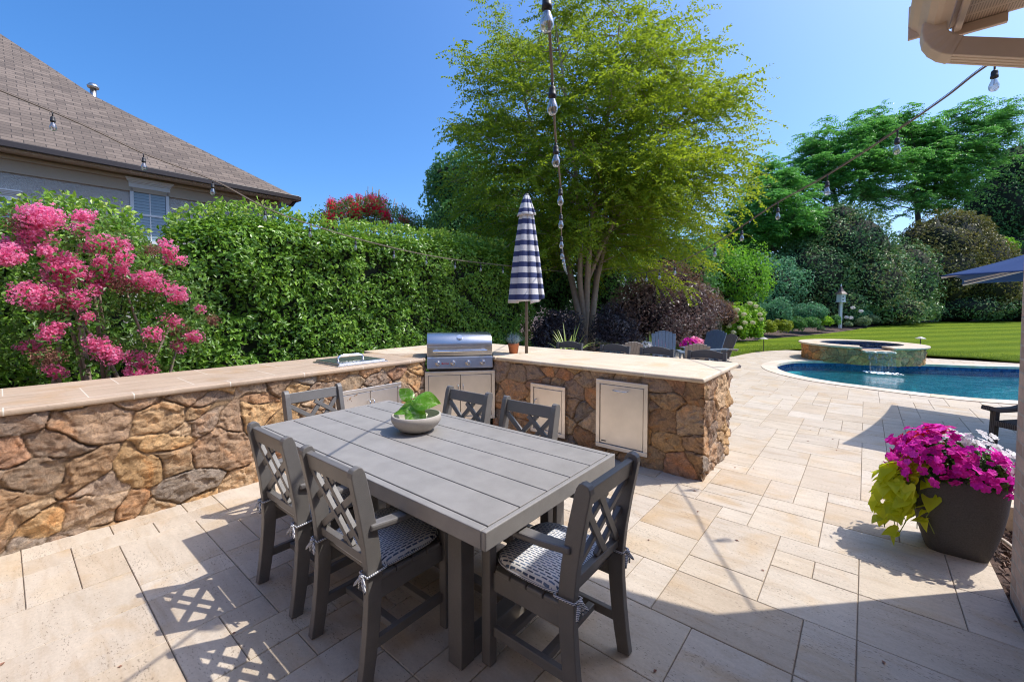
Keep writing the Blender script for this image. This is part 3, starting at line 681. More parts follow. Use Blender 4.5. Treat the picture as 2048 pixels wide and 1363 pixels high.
# ------------------------------------------------------------------ dining chairs
def make_chair():
    o = empty('dining_chair', (0, 0, 0)); m = M['grey']
    X = np.array([1.0, 0, 0])
    for s in (-1, 1):
        x = s * 0.208
        zs = [0, 0.10, 0.22, 0.34, 0.46, 0.58, 0.72, 0.86, 0.885, 0.903, 0.913]
        ys = [-0.222, -0.205, -0.190, -0.180, -0.178, -0.190, -0.214, -0.243, -0.249, -0.253, -0.256]
        ds = [0.062, 0.066, 0.070, 0.073, 0.076, 0.076, 0.074, 0.070, 0.066, 0.052, 0.026]
        mb = MB(); mb.sweep([(x, y, z) for y, z in zip(ys, zs)], 0.037, [d * 0.92 for d in ds], X); mb.build('back_leg', m, o, bevel=0.004)
        mb = MB(); mb.bar((x * 1.05, 0.215, 0), (x * 1.05, 0.215, 0.622), 0.046, 0.05); mb.build('front_leg', m, o, bevel=0.005)
        mb = MB(); A = [(x + s * 0.006, -0.20, 0.652), (x + s * 0.014, -0.08, 0.645), (x + s * 0.016, 0.08, 0.640), (x + s * 0.016, 0.245, 0.638)]
        mb.sweep(A, [0.05, 0.058, 0.062, 0.064], 0.028, X); mb.build('armrest', m, o, bevel=0.008)
        mb = MB(); mb.bar((x, -0.148, 0.372), (x, 0.19, 0.372), 0.026, 0.08); mb.build('side_rail', m, o, bevel=0.003)
        mb = MB(); mb.bar((x, -0.17, 0.15), (x, 0.19, 0.15), 0.026, 0.042); mb.build('stretcher', m, o, bevel=0.003)
    mb = MB(); mb.bar((-0.194, -0.06, 0.15), (0.194, -0.06, 0.15), 0.03, 0.034, VZ); mb.build('cross_stretcher', m, o, bevel=0.003)
    mb = MB(); mb.bar((-0.194, 0.13, 0.15), (0.194, 0.13, 0.15), 0.03, 0.034, VZ); mb.build('cross_stretcher', m, o, bevel=0.003)
    mb = MB()
    for i in range(5): mb.box((0, -0.115 + i * 0.083, 0.423), (0.455 if i < 4 else 0.40, 0.078, 0.02))
    mb.build('seat', m, o, bevel=0.005)
    def yb(z): return np.interp(z, [0.46, 0.58, 0.72, 0.86, 0.9], [-0.178, -0.190, -0.214, -0.243, -0.252])
    mb = MB(); mb.bar((-0.19, yb(0.853), 0.853), (0.19, yb(0.853), 0.853), 0.078, 0.028, (0, -0.2, 1)); mb.build('top_rail', m, o, bevel=0.004)
    mb = MB(); mb.bar((-0.19, yb(0.50), 0.50), (0.19, yb(0.50), 0.50), 0.04, 0.028, (0, -0.1, 1)); mb.build('lower_rail', m, o, bevel=0.003)
    mb = MB(); z0, z1 = 0.515, 0.818
    def seg(xa, ta, xb, tb_, off):
        za, zb = z0 + ta * (z1 - z0), z0 + tb_ * (z1 - z0)
        mb.bar((xa, yb(za) + off, za), (xb, yb(zb) + off, zb), 0.030, 0.020, (1, 0, 0) if abs(zb - za) > abs(xb - xa) * 0.2 else (0, 0, 1))
    seg(-0.188, 1.0, 0.07, 0.0, 0.0); seg(-0.07, 1.0, 0.188, 0.0, 0.0)
    seg(-0.188, 0.06, 0.188, 0.94, 0.004); seg(-0.188, 0.53, -0.0, 0.97, 0.004); seg(0.188, 0.47, 0.0, 0.03, 0.004)
    mb.build('lattice', m, o, bevel=0.002)
    return o
def cloth_mat():
    m, n, l, b = new_mat('dash_fabric'); v = objco(n)
    mp = n.new('ShaderNodeMapping'); mp.inputs['Rotation'].default_value = (0, 0, R_(90)); l.new(v, mp.inputs['Vector'])
    w = noise(n, l, mp.outputs[0], 9, 2, 0.5); va = n.new('ShaderNodeVectorMath'); va.operation = 'MULTIPLY_ADD'
    l.new(w.outputs['Color'], va.inputs[0]); va.inputs[1].default_value = (0.012, 0.006, 0); l.new(mp.outputs[0], va.inputs[2])
    br = n.new('ShaderNodeTexBrick'); br.offset = 0.5; br.inputs['Scale'].default_value = 1; br.inputs['Brick Width'].default_value = 0.034; br.inputs['Row Height'].default_value = 0.0125
    br.inputs['Mortar Size'].default_value = 0.0042; br.inputs['Mortar Smooth'].default_value = 0.25; br.inputs['Color1'].default_value = (0.035, 0.05, 0.10, 1); br.inputs['Color2'].default_value = (0.14, 0.20, 0.32, 1)
    br.inputs['Mortar'].default_value = (0.72, 0.72, 0.72, 1); l.new(va.outputs[0], br.inputs['Vector'])
    l.new(br.outputs['Color'], b.inputs['Base Color']); b.inputs['Roughness'].default_value = 0.9; b.inputs['Specular IOR Level'].default_value = 0.15
    t = noise(n, l, v, 600, 2, 0.5); bump(n, l, b, t.outputs['Fac'], 0.3, 0.002); return m
M['cloth'] = cloth_mat()
m_, n_, l_, b_ = new_mat('ribbon'); t_ = n_.new('ShaderNodeTexWave'); t_.inputs['Scale'].default_value = 60; t_.bands_direction = 'DIAGONAL'; l_.new(objco(n_), t_.inputs['Vector'])
r_ = ramp(n_, [(0.25, (0.06, 0.08, 0.14)), (0.4, (0.7, 0.7, 0.7))]); l_.new(t_.outputs['Fac'], r_.inputs[0]); l_.new(r_.outputs[0], b_.inputs['Base Color']); b_.inputs['Roughness'].default_value = 0.9; M['ribbon'] = m_
def make_cushion():
    o = empty('seat_cushion', (0, 0, 0)); mb = MB()
    # rounded pad
    N = 40; rings = []
    def outline(k):
        P = []
        for i in range(N):
            a = 2 * math.pi * i / N; c, s = math.cos(a), math.sin(a); e = 0.62 if s > 0 else 0.36
            P.append((0.215 * k * np.sign(c) * abs(c) ** 0.45, 0.03 + 0.195 * k * np.sign(s) * abs(s) ** e))
        return P
    V = []
    for k, z in ((0.93, 0.436), (0.985, 0.440), (1.0, 0.452), (0.985, 0.466), (0.93, 0.478), (0.8, 0.488), (0.5, 0.494), (0.02, 0.496)):
        V += [(x, y, z) for x, y in outline(k)]
    m = len(V) // N
    F = [[r * N + i, r * N + (i + 1) % N, (r + 1) * N + (i + 1) % N, (r + 1) * N + i] for r in range(m - 1) for i in range(N)] + [list(range(N))[::-1], [(m - 1) * N + i for i in range(N)]]
    mb.add(V, F); mb.build('pad', M['cloth'], o, True)
    mb = MB(); P = outline(1.005); mb.tube([(x, y, 0.452) for x, y in P + P[:1]], 0.005, 6, False); mb.build('piping', M['ribbon'], o, True)
    for s in (-1, 1):
        mb = MB(); x = s * 0.208; y = -0.178
        ring = [(x - 0.030, y + 0.04, 0.462), (x - 0.027, y - 0.043, 0.462), (x + 0.027, y - 0.043, 0.458), (x + 0.028, y + 0.045, 0.465), (x - 0.030, y + 0.045, 0.462)]
        mb.tube(ring, 0.005, 6)
        for dx in (-1, 1):
            t = np.linspace(0, 1, 9); mb.tube([(x + dx * (0.034 * math.sin(math.pi * k)) + dx * 0.012 * k, y - 0.05 - 0.012 * math.sin(math.pi * k), 0.46 - 0.045 * math.sin(math.pi * k * 0.95) * (1.2 - k * 0.3)) for k in t], 0.0045, 6)
            mb.tube([(x, y - 0.05, 0.458), (x + dx * 0.012, y - 0.056, 0.43), (x + dx * 0.02, y - 0.052, 0.405)], 0.0045, 6)
        mb.tube([(x - 0.008, y - 0.052, 0.46), (x + 0.008, y - 0.052, 0.46)], 0.009, 8)
        mb.build('tie', M['ribbon'], o, True)
    return o
chair0 = make_chair(); cush0 = make_cushion()
CH = [  # (u, v) of the seat centre on the table's axes, heading, label, cushion label
    (0.045, 1.345, TR - math.pi / 2, 'grey lattice-back armchair at the camera side of the table, nearer the stone wall', 'dash-patterned cushion on the camera-side chair nearer the stone wall'),
    (0.045, 0.722, TR - math.pi / 2, 'grey lattice-back armchair at the camera side of the table, nearest the camera', 'dash-patterned cushion on the chair nearest the camera'),
    (0.485, 2.045, TR + math.pi, 'grey lattice-back chair at the table end in front of the left stone wall', None),
    (T_W - 0.095, 1.29, TR + math.pi / 2, 'grey lattice-back chair at the far side of the table in front of the grill cabinet', None),
    (T_W - 0.095, 0.700, TR + math.pi / 2, 'grey lattice-back chair at the far side of the table before the small steel door', None),
    (0.450, -0.020, TR, 'grey lattice-back armchair pulled out at the right end of the table', 'dash-patterned cushion on the armchair at the right table end, half in sun'),
]
first = True
for u, v, rz, lab, cl in CH:
    c = chair0 if first else copy_tree(chair0); p = TT(u, v)
    c.location = tuple(p); c.rotation_euler = (0, 0, rz); tag(c, lab, 'chair', 'dining chairs around the grey table')
    if cl:
        k = cush0 if first else copy_tree(cush0); k.location = tuple(p); k.rotation_euler = (0, 0, rz); tag(k, cl, 'cushion', 'cushions tied to the dining chairs')
    first = False
# ------------------------------------------------------------------ things on the table and the counter
def leaf_obj(name, base, tip_dir, nrm_, L, W, mat, parent, loc, curl=0.25, heart=True, fold=0.12):
    """one broad leaf with a midrib fold, as a small grid"""
    A = nrm(tip_dir); N = nrm(np.asarray(nrm_, float) - A * (np.asarray(nrm_, float) @ A)); B = np.cross(A, N); V = []; F = []
    n, m = 12, 8
    for i in range(n + 1):
        t = i / n
        w = (math.sin(math.pi * min(1, t * 0.92 + 0.06)) ** 0.75) * (1 - 0.55 * t ** 2.2) if heart else math.sin(math.pi * (0.03 + 0.95 * t)) ** 0.9
        for j in range(m + 1):
            s = j / m * 2 - 1
            back = -0.16 * L * (abs(s) ** 1.3) * (1 - t) ** 2 if heart else 0
            z = fold * W * abs(s) - curl * L * t * t - 0.10 * W * s * s * 2 * (1 - t) + 0.02 * L * math.sin(9 * t + 3 * s)
            V.append(np.asarray(base) + A * (L * t + back) + B * (W / 2 * w * s) + N * z)
    for i in range(n):
        for j in range(m): k = i * (m + 1) + j; F.append([k, k + 1, k + m + 2, k + m + 1])
    return from_arrays(name, np.array(V) - np.asarray(loc), np.array(F), mat, parent, True, rnd=np.full(len(F), random.random()))
bp = np.array([*gz(834, 868, T_H)[:2], T_H]); bp = gz(833, 860, T_H)
bowl = empty('planter_bowl', bp); tag(bowl, 'shallow round concrete bowl in the middle of the grey table', 'bowl')
mb = MB(); mb.lathe([(0.0, 0.0), (0.075, 0.0), (0.105, 0.012), (0.142, 0.044), (0.158, 0.070), (0.161, 0.088), (0.158, 0.108), (0.150, 0.112), (0.146, 0.106), (0.146, 0.080), (0.125, 0.04), (0.0, 0.028)], 48, bp)
M['concrete'] = plain('concrete', (0.40, 0.36, 0.31), 0.8, var=0.22, scale=22, bmp=0.25)
mb.build('bowl_body', M['concrete'], bowl, True, local=(bp, 0))
pc = bp + np.array([0.012, 0.0, 0.045]); pot = empty('pothos_plant', pc)
tag(pot, 'young pothos with broad variegated leaves in a small cream pot inside the concrete bowl', 'houseplant')
mb = MB(); mb.lathe([(0.0, 0.0), (0.046, 0.0), (0.056, 0.042), (0.061, 0.052), (0.060, 0.060), (0.053, 0.060), (0.051, 0.048), (0.0, 0.046)], 32, pc)
mb.build('pot', plain('cream_glaze', (0.62, 0.60, 0.46), 0.35, var=0.05), pot, True, local=(pc, 0))
mb = MB(); mb.lathe([(0.0, 0.051), (0.051, 0.051), (0.051, 0.047), (0.0, 0.047)], 24, pc); mb.build('soil', plain('soil', (0.035, 0.025, 0.018), 0.95, var=0.5, scale=60), pot, local=(pc, 0))
def pothos_mat():
    m, n, l, b = new_mat('pothos_leaf'); t = noise(n, l, objco(n), 26, 5, 0.7, 1.0)
    cr = ramp(n, [(0.35, (0.07, 0.24, 0.015)), (0.52, (0.16, 0.40, 0.025)), (0.62, (0.50, 0.62, 0.28))]); l.new(t.outputs['Fac'], cr.inputs[0]); l.new(cr.outputs[0], b.inputs['Base Color'])
    b.inputs['Roughness'].default_value = 0.3; tr = n.new('ShaderNodeBsdfTranslucent'); tr.inputs['Color'].default_value = (0.36, 0.72, 0.05, 1)
    x = n.new('ShaderNodeMixShader'); x.inputs[0].default_value = 0.45; l.new(b.outputs[0], x.inputs[1]); l.new(tr.outputs[0], x.inputs[2]); l.new(x.outputs[0], n['Material Output'].inputs['Surface']); return m
M['pothos'] = pothos_mat()
top = pc + VZ * 0.05
st = MB()
for bx, by, bz, dx, dy, dz, nx, ny, nz_, L, W in ((-0.015, -0.01, 0.105, 0.95, -0.35, 0.05, -0.1, -0.75, 0.7, 0.135, 0.115), (-0.055, -0.02, 0.045, 0.75, -0.55, -0.30, -0.1, -0.7, 0.75, 0.125, 0.105),
                                               (-0.02, 0.02, 0.085, -0.80, 0.10, -0.25, -0.2, -0.5, 0.9, 0.10, 0.075), (-0.03, 0.0, 0.045, -1.0, -0.1, -0.10, -0.1, -0.5, 0.9, 0.105, 0.06), (0.0, 0.03, 0.09, 0.5, 0.8, 0.1, -0.3, -0.5, 0.8, 0.09, 0.07), (-0.05, 0.02, 0.11, -0.5, 0.2, 0.35, 0.2, -0.9, 0.5, 0.09, 0.075)):
    bs = top + np.array([bx, by, bz]); leaf_obj('leaf', bs, (dx, dy, dz), (nx, ny, nz_), L * 1.28, W * 1.38, M['pothos'], pot, pc, 0.22)
    st.tube([top + np.array([bx * 0.1, by * 0.1, -0.002]), top + np.array([bx * 0.4, by * 0.4, bz * 0.6]), bs], 0.003, 6)
st.build('stem', plain('green_stem', (0.10, 0.22, 0.03), 0.5), pot, True, local=(pc, 0))
# terracotta pot with blue grass
tp = gz(1027, 706, SLAB1); tpo = empty('terracotta_pot', tp); tag(tpo, 'small terracotta pot of blue-grey grass on the counter beside the umbrella pole', 'potted plant')
mb = MB(); mb.lathe([(0.0, 0.0), (0.055, 0.0), (0.072, 0.105), (0.074, 0.106), (0.075, 0.132), (0.066, 0.132), (0.063, 0.11), (0.0, 0.108)], 32, tp); mb.build('pot', plain('terracotta', (0.50, 0.17, 0.075), 0.8, var=0.15, scale=40), tpo, True, local=(tp, 0))
def blades(name, base, n, L, W, spread, mat, parent, loc, seed=1, droop=0.6, up=1.0, k=6, r0=0.02):
    rng = np.random.default_rng(seed); V = []; F = []; rnd = []
    for i in range(n):
        az = rng.uniform(0, 2 * math.pi); el = rng.uniform(0.25, 1.0); d = np.array([math.cos(az), math.sin(az), 0]); sd = np.array([-d[1], d[0], 0]); ln = L * rng.uniform(0.6, 1.05); sp = spread * (1.15 - el)
        p = np.asarray(base) + d * rng.uniform(0, r0); v0 = len(V)
        for j in range(k + 1):
            t = j / k; q = p + d * (sp * ln * t) + VZ * (ln * up * (t - droop * (1.1 - el) * t * t)); w = W * (1 - t ** 2.2) * (0.6 + 0.4 * min(1, 4 * t)) + 0.0004
            V += [q - sd * w / 2, q + sd * w / 2]
        F += [[v0 + 2 * j, v0 + 2 * j + 1, v0 + 2 * j + 3, v0 + 2 * j + 2] for j in range(k)]; rnd += [rng.random()] * k
    return from_arrays(name, np.array(V) - np.asarray(loc), np.array(F), mat, parent, True, rnd=np.array(rnd))
M['fescue'] = leaf_mat('blue_fescue', [(0.16, 0.24, 0.25), (0.30, 0.40, 0.44), (0.45, 0.55, 0.60)], (0.35, 0.5, 0.45), 0.25, 0.6)
blades('grass_tuft', tp + VZ * 0.11, 240, 0.20, 0.006, 0.95, M['fescue'], tpo, tp, 4, 0.75, 1.0, 6, 0.05)

# closed striped umbrella standing in the counter
up_ = gz(1053, 706, SLAB1); um = empty('patio_umbrella', up_)
tag(um, 'closed navy and white striped patio umbrella standing in the stone counter', 'umbrella')
mb = MB(); mb.tube([up_ + VZ * -0.04, up_ + VZ * 1.9], 0.021, 16); mb.build('pole', plain('bronze_pole', (0.09, 0.07, 0.06), 0.4), um, True, local=(up_, 0))
def stripe_mat(name, z0, pitch, frac):
    m, n, l, b = new_mat(name); sp = n.new('ShaderNodeSeparateXYZ'); l.new(objco(n), sp.inputs[0])
    fz = math_(n, l, 'FRACT', math_(n, l, 'DIVIDE', math_(n, l, 'SUBTRACT', sp.outputs[2], z0), pitch)); s = math_(n, l, 'LESS_THAN', fz, frac)
    l.new(mixc(n, l, s, (0.74, 0.72, 0.70), (0.045, 0.06, 0.16)), b.inputs['Base Color']); b.inputs['Roughness'].default_value = 0.85
    t = noise(n, l, objco(n), 300, 2, 0.5); bump(n, l, b, t.outputs['Fac'], 0.15, 0.002)
    tr = n.new('ShaderNodeBsdfTranslucent'); tr.inputs['Color'].default_value = (0.4, 0.38, 0.4, 1); x = n.new('ShaderNodeMixShader'); x.inputs[0].default_value = 0.12
    l.new(b.outputs[0], x.inputs[1]); l.new(tr.outputs[0], x.inputs[2]); l.new(x.outputs[0], n['Material Output'].inputs['Surface']); return m
def folded(name, zs, rs, mat, parent, amp, folds=8, hem=0.0, N=128, ph=0.3, loc=None):
    V = []; rng = random.Random(5); hs = [rng.uniform(-1, 1) for _ in range(folds)]
    for k, (z, r) in enumerate(zip(zs, rs)):
        t = k / (len(zs) - 1)
        for i in range(N):
            a = 2 * math.pi * i / N; f = abs(math.sin(folds / 2 * a + ph)) ** 0.7; j = int((a * folds / (2 * math.pi))) % folds
            rr = r * (1 - amp * (1 - t * 0.35) + amp * f * (1.0 + 0.25 * hs[j])); aa = a + 0.35 * (1 - f) * (0.4 + 0.6 * (1 - t))
            zz = z + (hem * (0.5 * math.cos(a - 0.6) + 0.25 * hs[j]) * (1 - t) ** 3)
            V.append((up_[0] + rr * math.cos(aa), up_[1] + rr * math.sin(aa), zz))
    F = [[k * N + i, k * N + (i + 1) % N, (k + 1) * N + (i + 1) % N, (k + 1) * N + i] for k in range(len(zs) - 1) for i in range(N)]
    o = from_arrays(name, np.array(V) - loc, np.array(F), mat, parent, True)
    sd = o.modifiers.new('Solidify', 'SOLIDIFY'); sd.thickness = 0.004; return o
zs = np.linspace(1.62, 2.80, 28)
folded('canopy', zs, np.interp(zs, [1.6, 1.75, 2.2, 2.8], [0.255, 0.232, 0.172, 0.082]), stripe_mat('navy_stripe', 0.010, 0.1405, 0.46), um, 0.24, hem=0.10, loc=up_)
zs = np.linspace(2.735, 3.01, 10)
folded('canopy_vent', zs, np.interp(zs, [2.73, 2.76, 2.9, 3.0, 3.02], [0.135, 0.118, 0.070, 0.030, 0.012]), stripe_mat('navy_stripe_vent', 0.098, 0.125, 0.42), um, 0.22, hem=0.03, loc=up_)
mb = MB(); mb.lathe([(0.0, 2.985), (0.03, 2.99), (0.03, 3.012), (0.012, 3.022), (0.0, 3.024)], 16, (up_[0], up_[1], 0)); mb.build('finial', plain('finial_grey', (0.12, 0.11, 0.11), 0.4), um, True, local=(up_, 0))
rb = MB()
for i in range(8):
    a = 2 * math.pi * i / 8 + 0.2; d = np.array([math.cos(a), math.sin(a), 0]); rb.bar(np.array([up_[0], up_[1], 2.7]) + d * 0.03, np.array([up_[0], up_[1], 1.60]) + d * 0.17, 0.012, 0.012)
rb.build('rib', plain('rib_brown', (0.13, 0.09, 0.07), 0.5), um, local=(up_, 0))

# ------------------------------------------------------------------ string lights
m, n, l, b = new_mat('bulb_glass'); tr = n.new('ShaderNodeBsdfTransparent'); tr.inputs['Color'].default_value = (0.80, 0.78, 0.74, 1); gl = n.new('ShaderNodeBsdfGlossy'); gl.inputs['Roughness'].default_value = 0.06
fz = n.new('ShaderNodeLayerWeight'); fz.inputs['Blend'].default_value = 0.35; x = n.new('ShaderNodeMixShader'); l.new(math_(n, l, 'MULTIPLY_ADD', fz.outputs['Facing'], 0.7, 0.22), x.inputs[0]); l.new(tr.outputs[0], x.inputs[1]); l.new(gl.outputs[0], x.inputs[2]); l.new(x.outputs[0], n['Material Output'].inputs['Surface']); M['glass'] = m
M['cable'] = plain('weathered_cable', (0.17, 0.13, 0.10), 0.7, var=0.3, scale=30)
M['cable_dark'] = plain('black_cable', (0.03, 0.028, 0.027), 0.6)
def string_light(label, pts, bulbs, lead, cabm, tw=True):
    P = catmull(pts, 10, False); d = np.r_[0, np.cumsum(np.linalg.norm(np.diff(P, axis=0), axis=1))]
    o = empty('string_light', P[0]); tag(o, label, 'string lights', 'strings of bulbs over the patio')
    mb = MB(); mb.tube(P, 0.0072, 7); mb.build('cable', cabm, o, True, local=(P[0], 0))
    hp = catmull(np.asarray(pts) + np.array([0, 0, 0.014]), 10, False); mb = MB(); mb.tube(hp, 0.0025, 5); mb.build('hanging_wire', cabm, o, True, local=(P[0], 0))
    for s in bulbs:
        q = np.array([np.interp(s, d, P[:, k]) for k in range(3)])
        mb = MB(); mb.tube([q, q - VZ * 0.02, q - VZ * lead], [0.009, 0.006, 0.006], 7)
        z = q[2] - lead; c = (q[0], q[1], 0)
        mb.lathe([(0.006, z + 0.012), (0.016, z + 0.004), (0.019, z - 0.008), (0.019, z - 0.028), (0.021, z - 0.030), (0.021, z - 0.046), (0.016, z - 0.048)], 14, c)
        sk = mb.build('socket', M['black'], o, True, local=(P[0], 0))
        mb = MB(); zb = z - 0.046; mb.lathe([(0.013, zb), (0.015, zb - 0.012), (0.024, zb - 0.036), (0.029, zb - 0.056), (0.026, zb - 0.076), (0.015, zb - 0.089), (0.0, zb - 0.093)], 16, c); mb.build('bulb', M['glass'], sk, True, local=(P[0], 0))
        mb = MB(); mb.tube([(q[0], q[1], zb), (q[0] + 0.006, q[1], zb - 0.05), (q[0] - 0.006, q[1], zb - 0.052), (q[0], q[1], zb - 0.004)], 0.0014, 4); mb.build('filament', M['chrome'], sk, local=(P[0], 0))
    return o
def seglen(pts): P = catmull(pts, 10, False); return np.r_[0, np.cumsum(np.linalg.norm(np.diff(P, axis=0), axis=1))][-1]
TIE = np.array([1.62, 12.6, 2.52])
s1 = [(-6.3, 3.4, 4.15)] + [at(px, py, Y) for px, py, Y in ((105, 224, 4.44), (287, 307, 5.0), (425, 360, 5.55), (530, 415, 6.05), (620, 449, 6.56), (750, 487, 7.47), (880, 515, 8.7), (1000, 530, 10.15))] + [TIE]
def bulb_arcs(pts, targets):
    P = catmull(pts, 10, False); d = np.r_[0, np.cumsum(np.linalg.norm(np.diff(P, axis=0), axis=1))]
    return [d[np.argmin(np.linalg.norm(P - np.asarray(t), axis=1))] for t in targets]
b1 = bulb_arcs(s1, s1[1:6]); L1 = seglen(s1)
string_light('string of clear bulbs sagging from the upper left in front of the hedge', s1, b1 + [b1[-1] + 0.78 * k for k in range(1, 9) if b1[-1] + 0.78 * k < L1 - 0.2], 0.055, M['cable'])
s2 = [(-0.02, 0.55, 2.86), at(1094, -20, 1.75), at(1105, 165, 2.24), at(1112, 285, 2.95), at(1121, 372, 3.7), at(1122, 425, 4.5), at(1123, 470, 5.4), at(1124, 495, 6.2), at(1128, 512, 7.4), at(1130, 524, 9.0), at(1132, 532, 10.8), TIE + np.array([0.02, 0.0, 0.03])]
b2 = bulb_arcs(s2, [at(1090, -12, 1.72)] + s2[2:8]); L2 = seglen(s2)
string_light('string of clear bulbs running straight away overhead towards the tree trunk', s2, b2 + [b2[-1] + 0.8 * k for k in range(1, 8) if b2[-1] + 0.8 * k < L2 - 0.2], 0.03, M['cable'])
s3 = [np.array([3.30, 2.35, 3.25]), at(1990, 121, 3.05), at(1890, 195, 3.4), at(1795, 260, 3.8), at(1655, 350, 4.58), at(1556, 405, 5.4), at(1484, 452, 6.2), at(1430, 487, 6.95), at(1350, 528, 8.4), at(1290, 545, 10.1), np.array([3.05, 12.3, 2.45])]
b3 = bulb_arcs(s3, [s3[1] + np.array([0.02, 0, 0])] + s3[3:9]); L3 = seglen(s3)
string_light('string of clear bulbs rising from the garden to the eave at the right', s3, b3 + [b3[-1] + 0.8 * k for k in range(1, 5) if b3[-1] + 0.8 * k < L3 - 0.2], 0.075, M['cable'])

# ------------------------------------------------------------------ bar chairs behind the counter
def make_bar_chair():
    o = empty('bar_chair', (0, 0, 0)); m = M['bar_grey']; X = np.array([1.0, 0, 0]); zt = 0.985
    for s in (-1, 1):
        x = s * 0.205
        mb = MB(); mb.sweep([(x, -0.25, 0), (x, -0.21, 0.3), (x, -0.20, 0.6), (x, -0.23, zt - 0.12), (x, -0.25, zt)], 0.042, 0.05, X); mb.build('back_leg', m, o, bevel=0.004)
        mb = MB(); mb.bar((x, 0.20, 0), (x, 0.20, 0.60), 0.042, 0.045); mb.build('front_leg', m, o, bevel=0.004)
        mb = MB(); mb.bar((x, -0.18, 0.22), (x, 0.18, 0.22), 0.026, 0.04); mb.build('stretcher', m, o, bevel=0.003)
    mb = MB(); V = []; n = 12
    for i in range(n + 1):
        x = -0.184 + 0.368 * i / n; zt2 = zt - 0.012 + 0.034 * math.sin(math.pi * i / n); V += [(x, -0.235, zt - 0.088 + 0.01 * math.sin(math.pi * i / n)), (x, -0.262, zt - 0.088 + 0.01 * math.sin(math.pi * i / n)), (x, -0.272, zt2), (x, -0.245, zt2)]
    F = [[0, 1, 2, 3], [4 * n + 3, 4 * n + 2, 4 * n + 1, 4 * n]] + [[4 * i + k, 4 * i + 4 + k, 4 * i + 4 + (k + 1) % 4, 4 * i + (k + 1) % 4] for i in range(n) for k in range(4)]
    mb.add(V, F); mb.build('top_rail', m, o, bevel=0.003)
    mb = MB()
    for x in (-0.11, 0, 0.11): mb.bar((x, -0.20, 0.645), (x, -0.246, zt - 0.09), 0.05, 0.016)
    mb.build('back_slats', m, o, bevel=0.002)
    mb = MB(); mb.box((0, 0.0, 0.62), (0.45, 0.44, 0.035)); mb.build('seat', m, o, bevel=0.006)
    mb = MB(); mb.bar((-0.184, 0.2, 0.25), (0.184, 0.2, 0.25), 0.04, 0.03, VZ); mb.build('foot_rail', m, o, bevel=0.003)
    return o
bc = make_bar_chair(); first = True
for b_, lab in ((2.36, 'dark grey bar chair behind the counter in front of the spiky potted plant'), (1.61, 'dark grey bar chair behind the counter, second from the umbrella'),
               (1.01, 'dark grey bar chair behind the counter, third from the umbrella'), (0.385, 'dark grey bar chair behind the right end of the counter')):
    c = bc if first else copy_tree(bc); first = False
    c.location = tuple(AB(1.36, b_)); c.rotation_euler = (0, 0, KR + math.pi / 2); tag(c, lab, 'bar chair', 'bar chairs along the back of the counter')

# ------------------------------------------------------------------ adirondack chairs round the fire pit
def make_adirondack(mat):
    o = empty('adirondack_chair', (0, 0, 0)); X = np.array([1.0, 0, 0])
    n = 7; w = 0.075; sl = MB()
    for i in range(n):
        x = (i - 3) * 0.075; h = 0.97 - 0.007 * (i - 3) ** 2
        sl.sweep([(x * 0.86, -0.12, 0.26), (x, -0.12 - 0.40 * (h - 0.30), h - 0.04), (x, -0.12 - 0.40 * (h - 0.27), h)], [0.060, 0.0715, 0.0715], 0.02, X)
    sl.build('back', mat, o, bevel=0.004)
    mb = MB()
    for i in range(6): mb.box((0, 0.36 - i * 0.09, 0.375 - i * 0.02), (0.52, 0.082, 0.022))
    mb.build('seat', mat, o, bevel=0.004)
    for s in (-1, 1):
        mb = MB(); mb.sweep([(s * 0.31, -0.34, 0.545), (s * 0.33, 0.1, 0.555), (s * 0.33, 0.44, 0.56)], [0.09, 0.125, 0.12], 0.022, X); mb.build('armrest', mat, o, bevel=0.005)
        mb = MB(); mb.bar((s * 0.27, 0.37, 0), (s * 0.27, 0.37, 0.545), 0.024, 0.09); mb.build('front_leg', mat, o, bevel=0.003)
        mb = MB(); mb.bar((s * 0.235, -0.50, 0.02), (s * 0.235, 0.40, 0.34), 0.024, 0.11); mb.build('rear_leg', mat, o, bevel=0.003)
    mb = MB(); mb.box((0, -0.32, 0.52), (0.62, 0.03, 0.06)); mb.build('back_brace', mat, o, bevel=0.003)
    return o
ad_skylit = make_adirondack(M['skylit_grey']); ad_brown = make_adirondack(M['brown_grey'])
def put(o, px, py, Y, rz, lab, grp='adirondack chairs round the fire pit', cat='chair', z=0.0):
    p = at(px, py, Y); o.location = (float(p[0]), float(p[1]), z); o.rotation_euler = (0, 0, rz); tag(o, lab, cat, grp)
put(ad_skylit, 1330, 665, 9.3, R_(-35 + 180 + 20), 'adirondack chair coloured blue-grey by painted sky light, its slatted back to the purple shrubs')
put(copy_tree(ad_skylit), 1412, 672, 9.9, R_(180 - 62), 'adirondack chair coloured blue-grey by painted sky light, turned sideways by the lime and pink flower pot')
ad_brown.scale = (0.86, 0.86, 0.86)
put(ad_brown, 1386, 690, 8.3, R_(-8), 'brownish adirondack chair seen from behind at the right end of the counter')
put(copy_tree(ad_brown), 1252, 690, 8.7, R_(8), 'brownish adirondack chair seen from behind past the second bar chair')
put(copy_tree(ad_brown), 1440, 686, 10.6, R_(100), 'pale adirondack chair seen edge-on at the lawn edge')
fp = gz(1300, 722, 0.0); fp = at(1310, 700, 8.9); fp = np.array([fp[0], fp[1], 0.0])
fire = empty('fire_pit', fp); tag(fire, 'low round stone fire pit ringed by adirondack chairs behind the counter', 'fire pit')
stone_panel('stone_ring', 2 * math.pi * 0.62, 0.34, lambda x, z, d: np.stack([fp[0] + (0.62 + d) * np.cos(x / 0.62), fp[1] + (0.62 + d) * np.sin(x / 0.62), z], 1), 31, fire, step=0.02, local=fp)
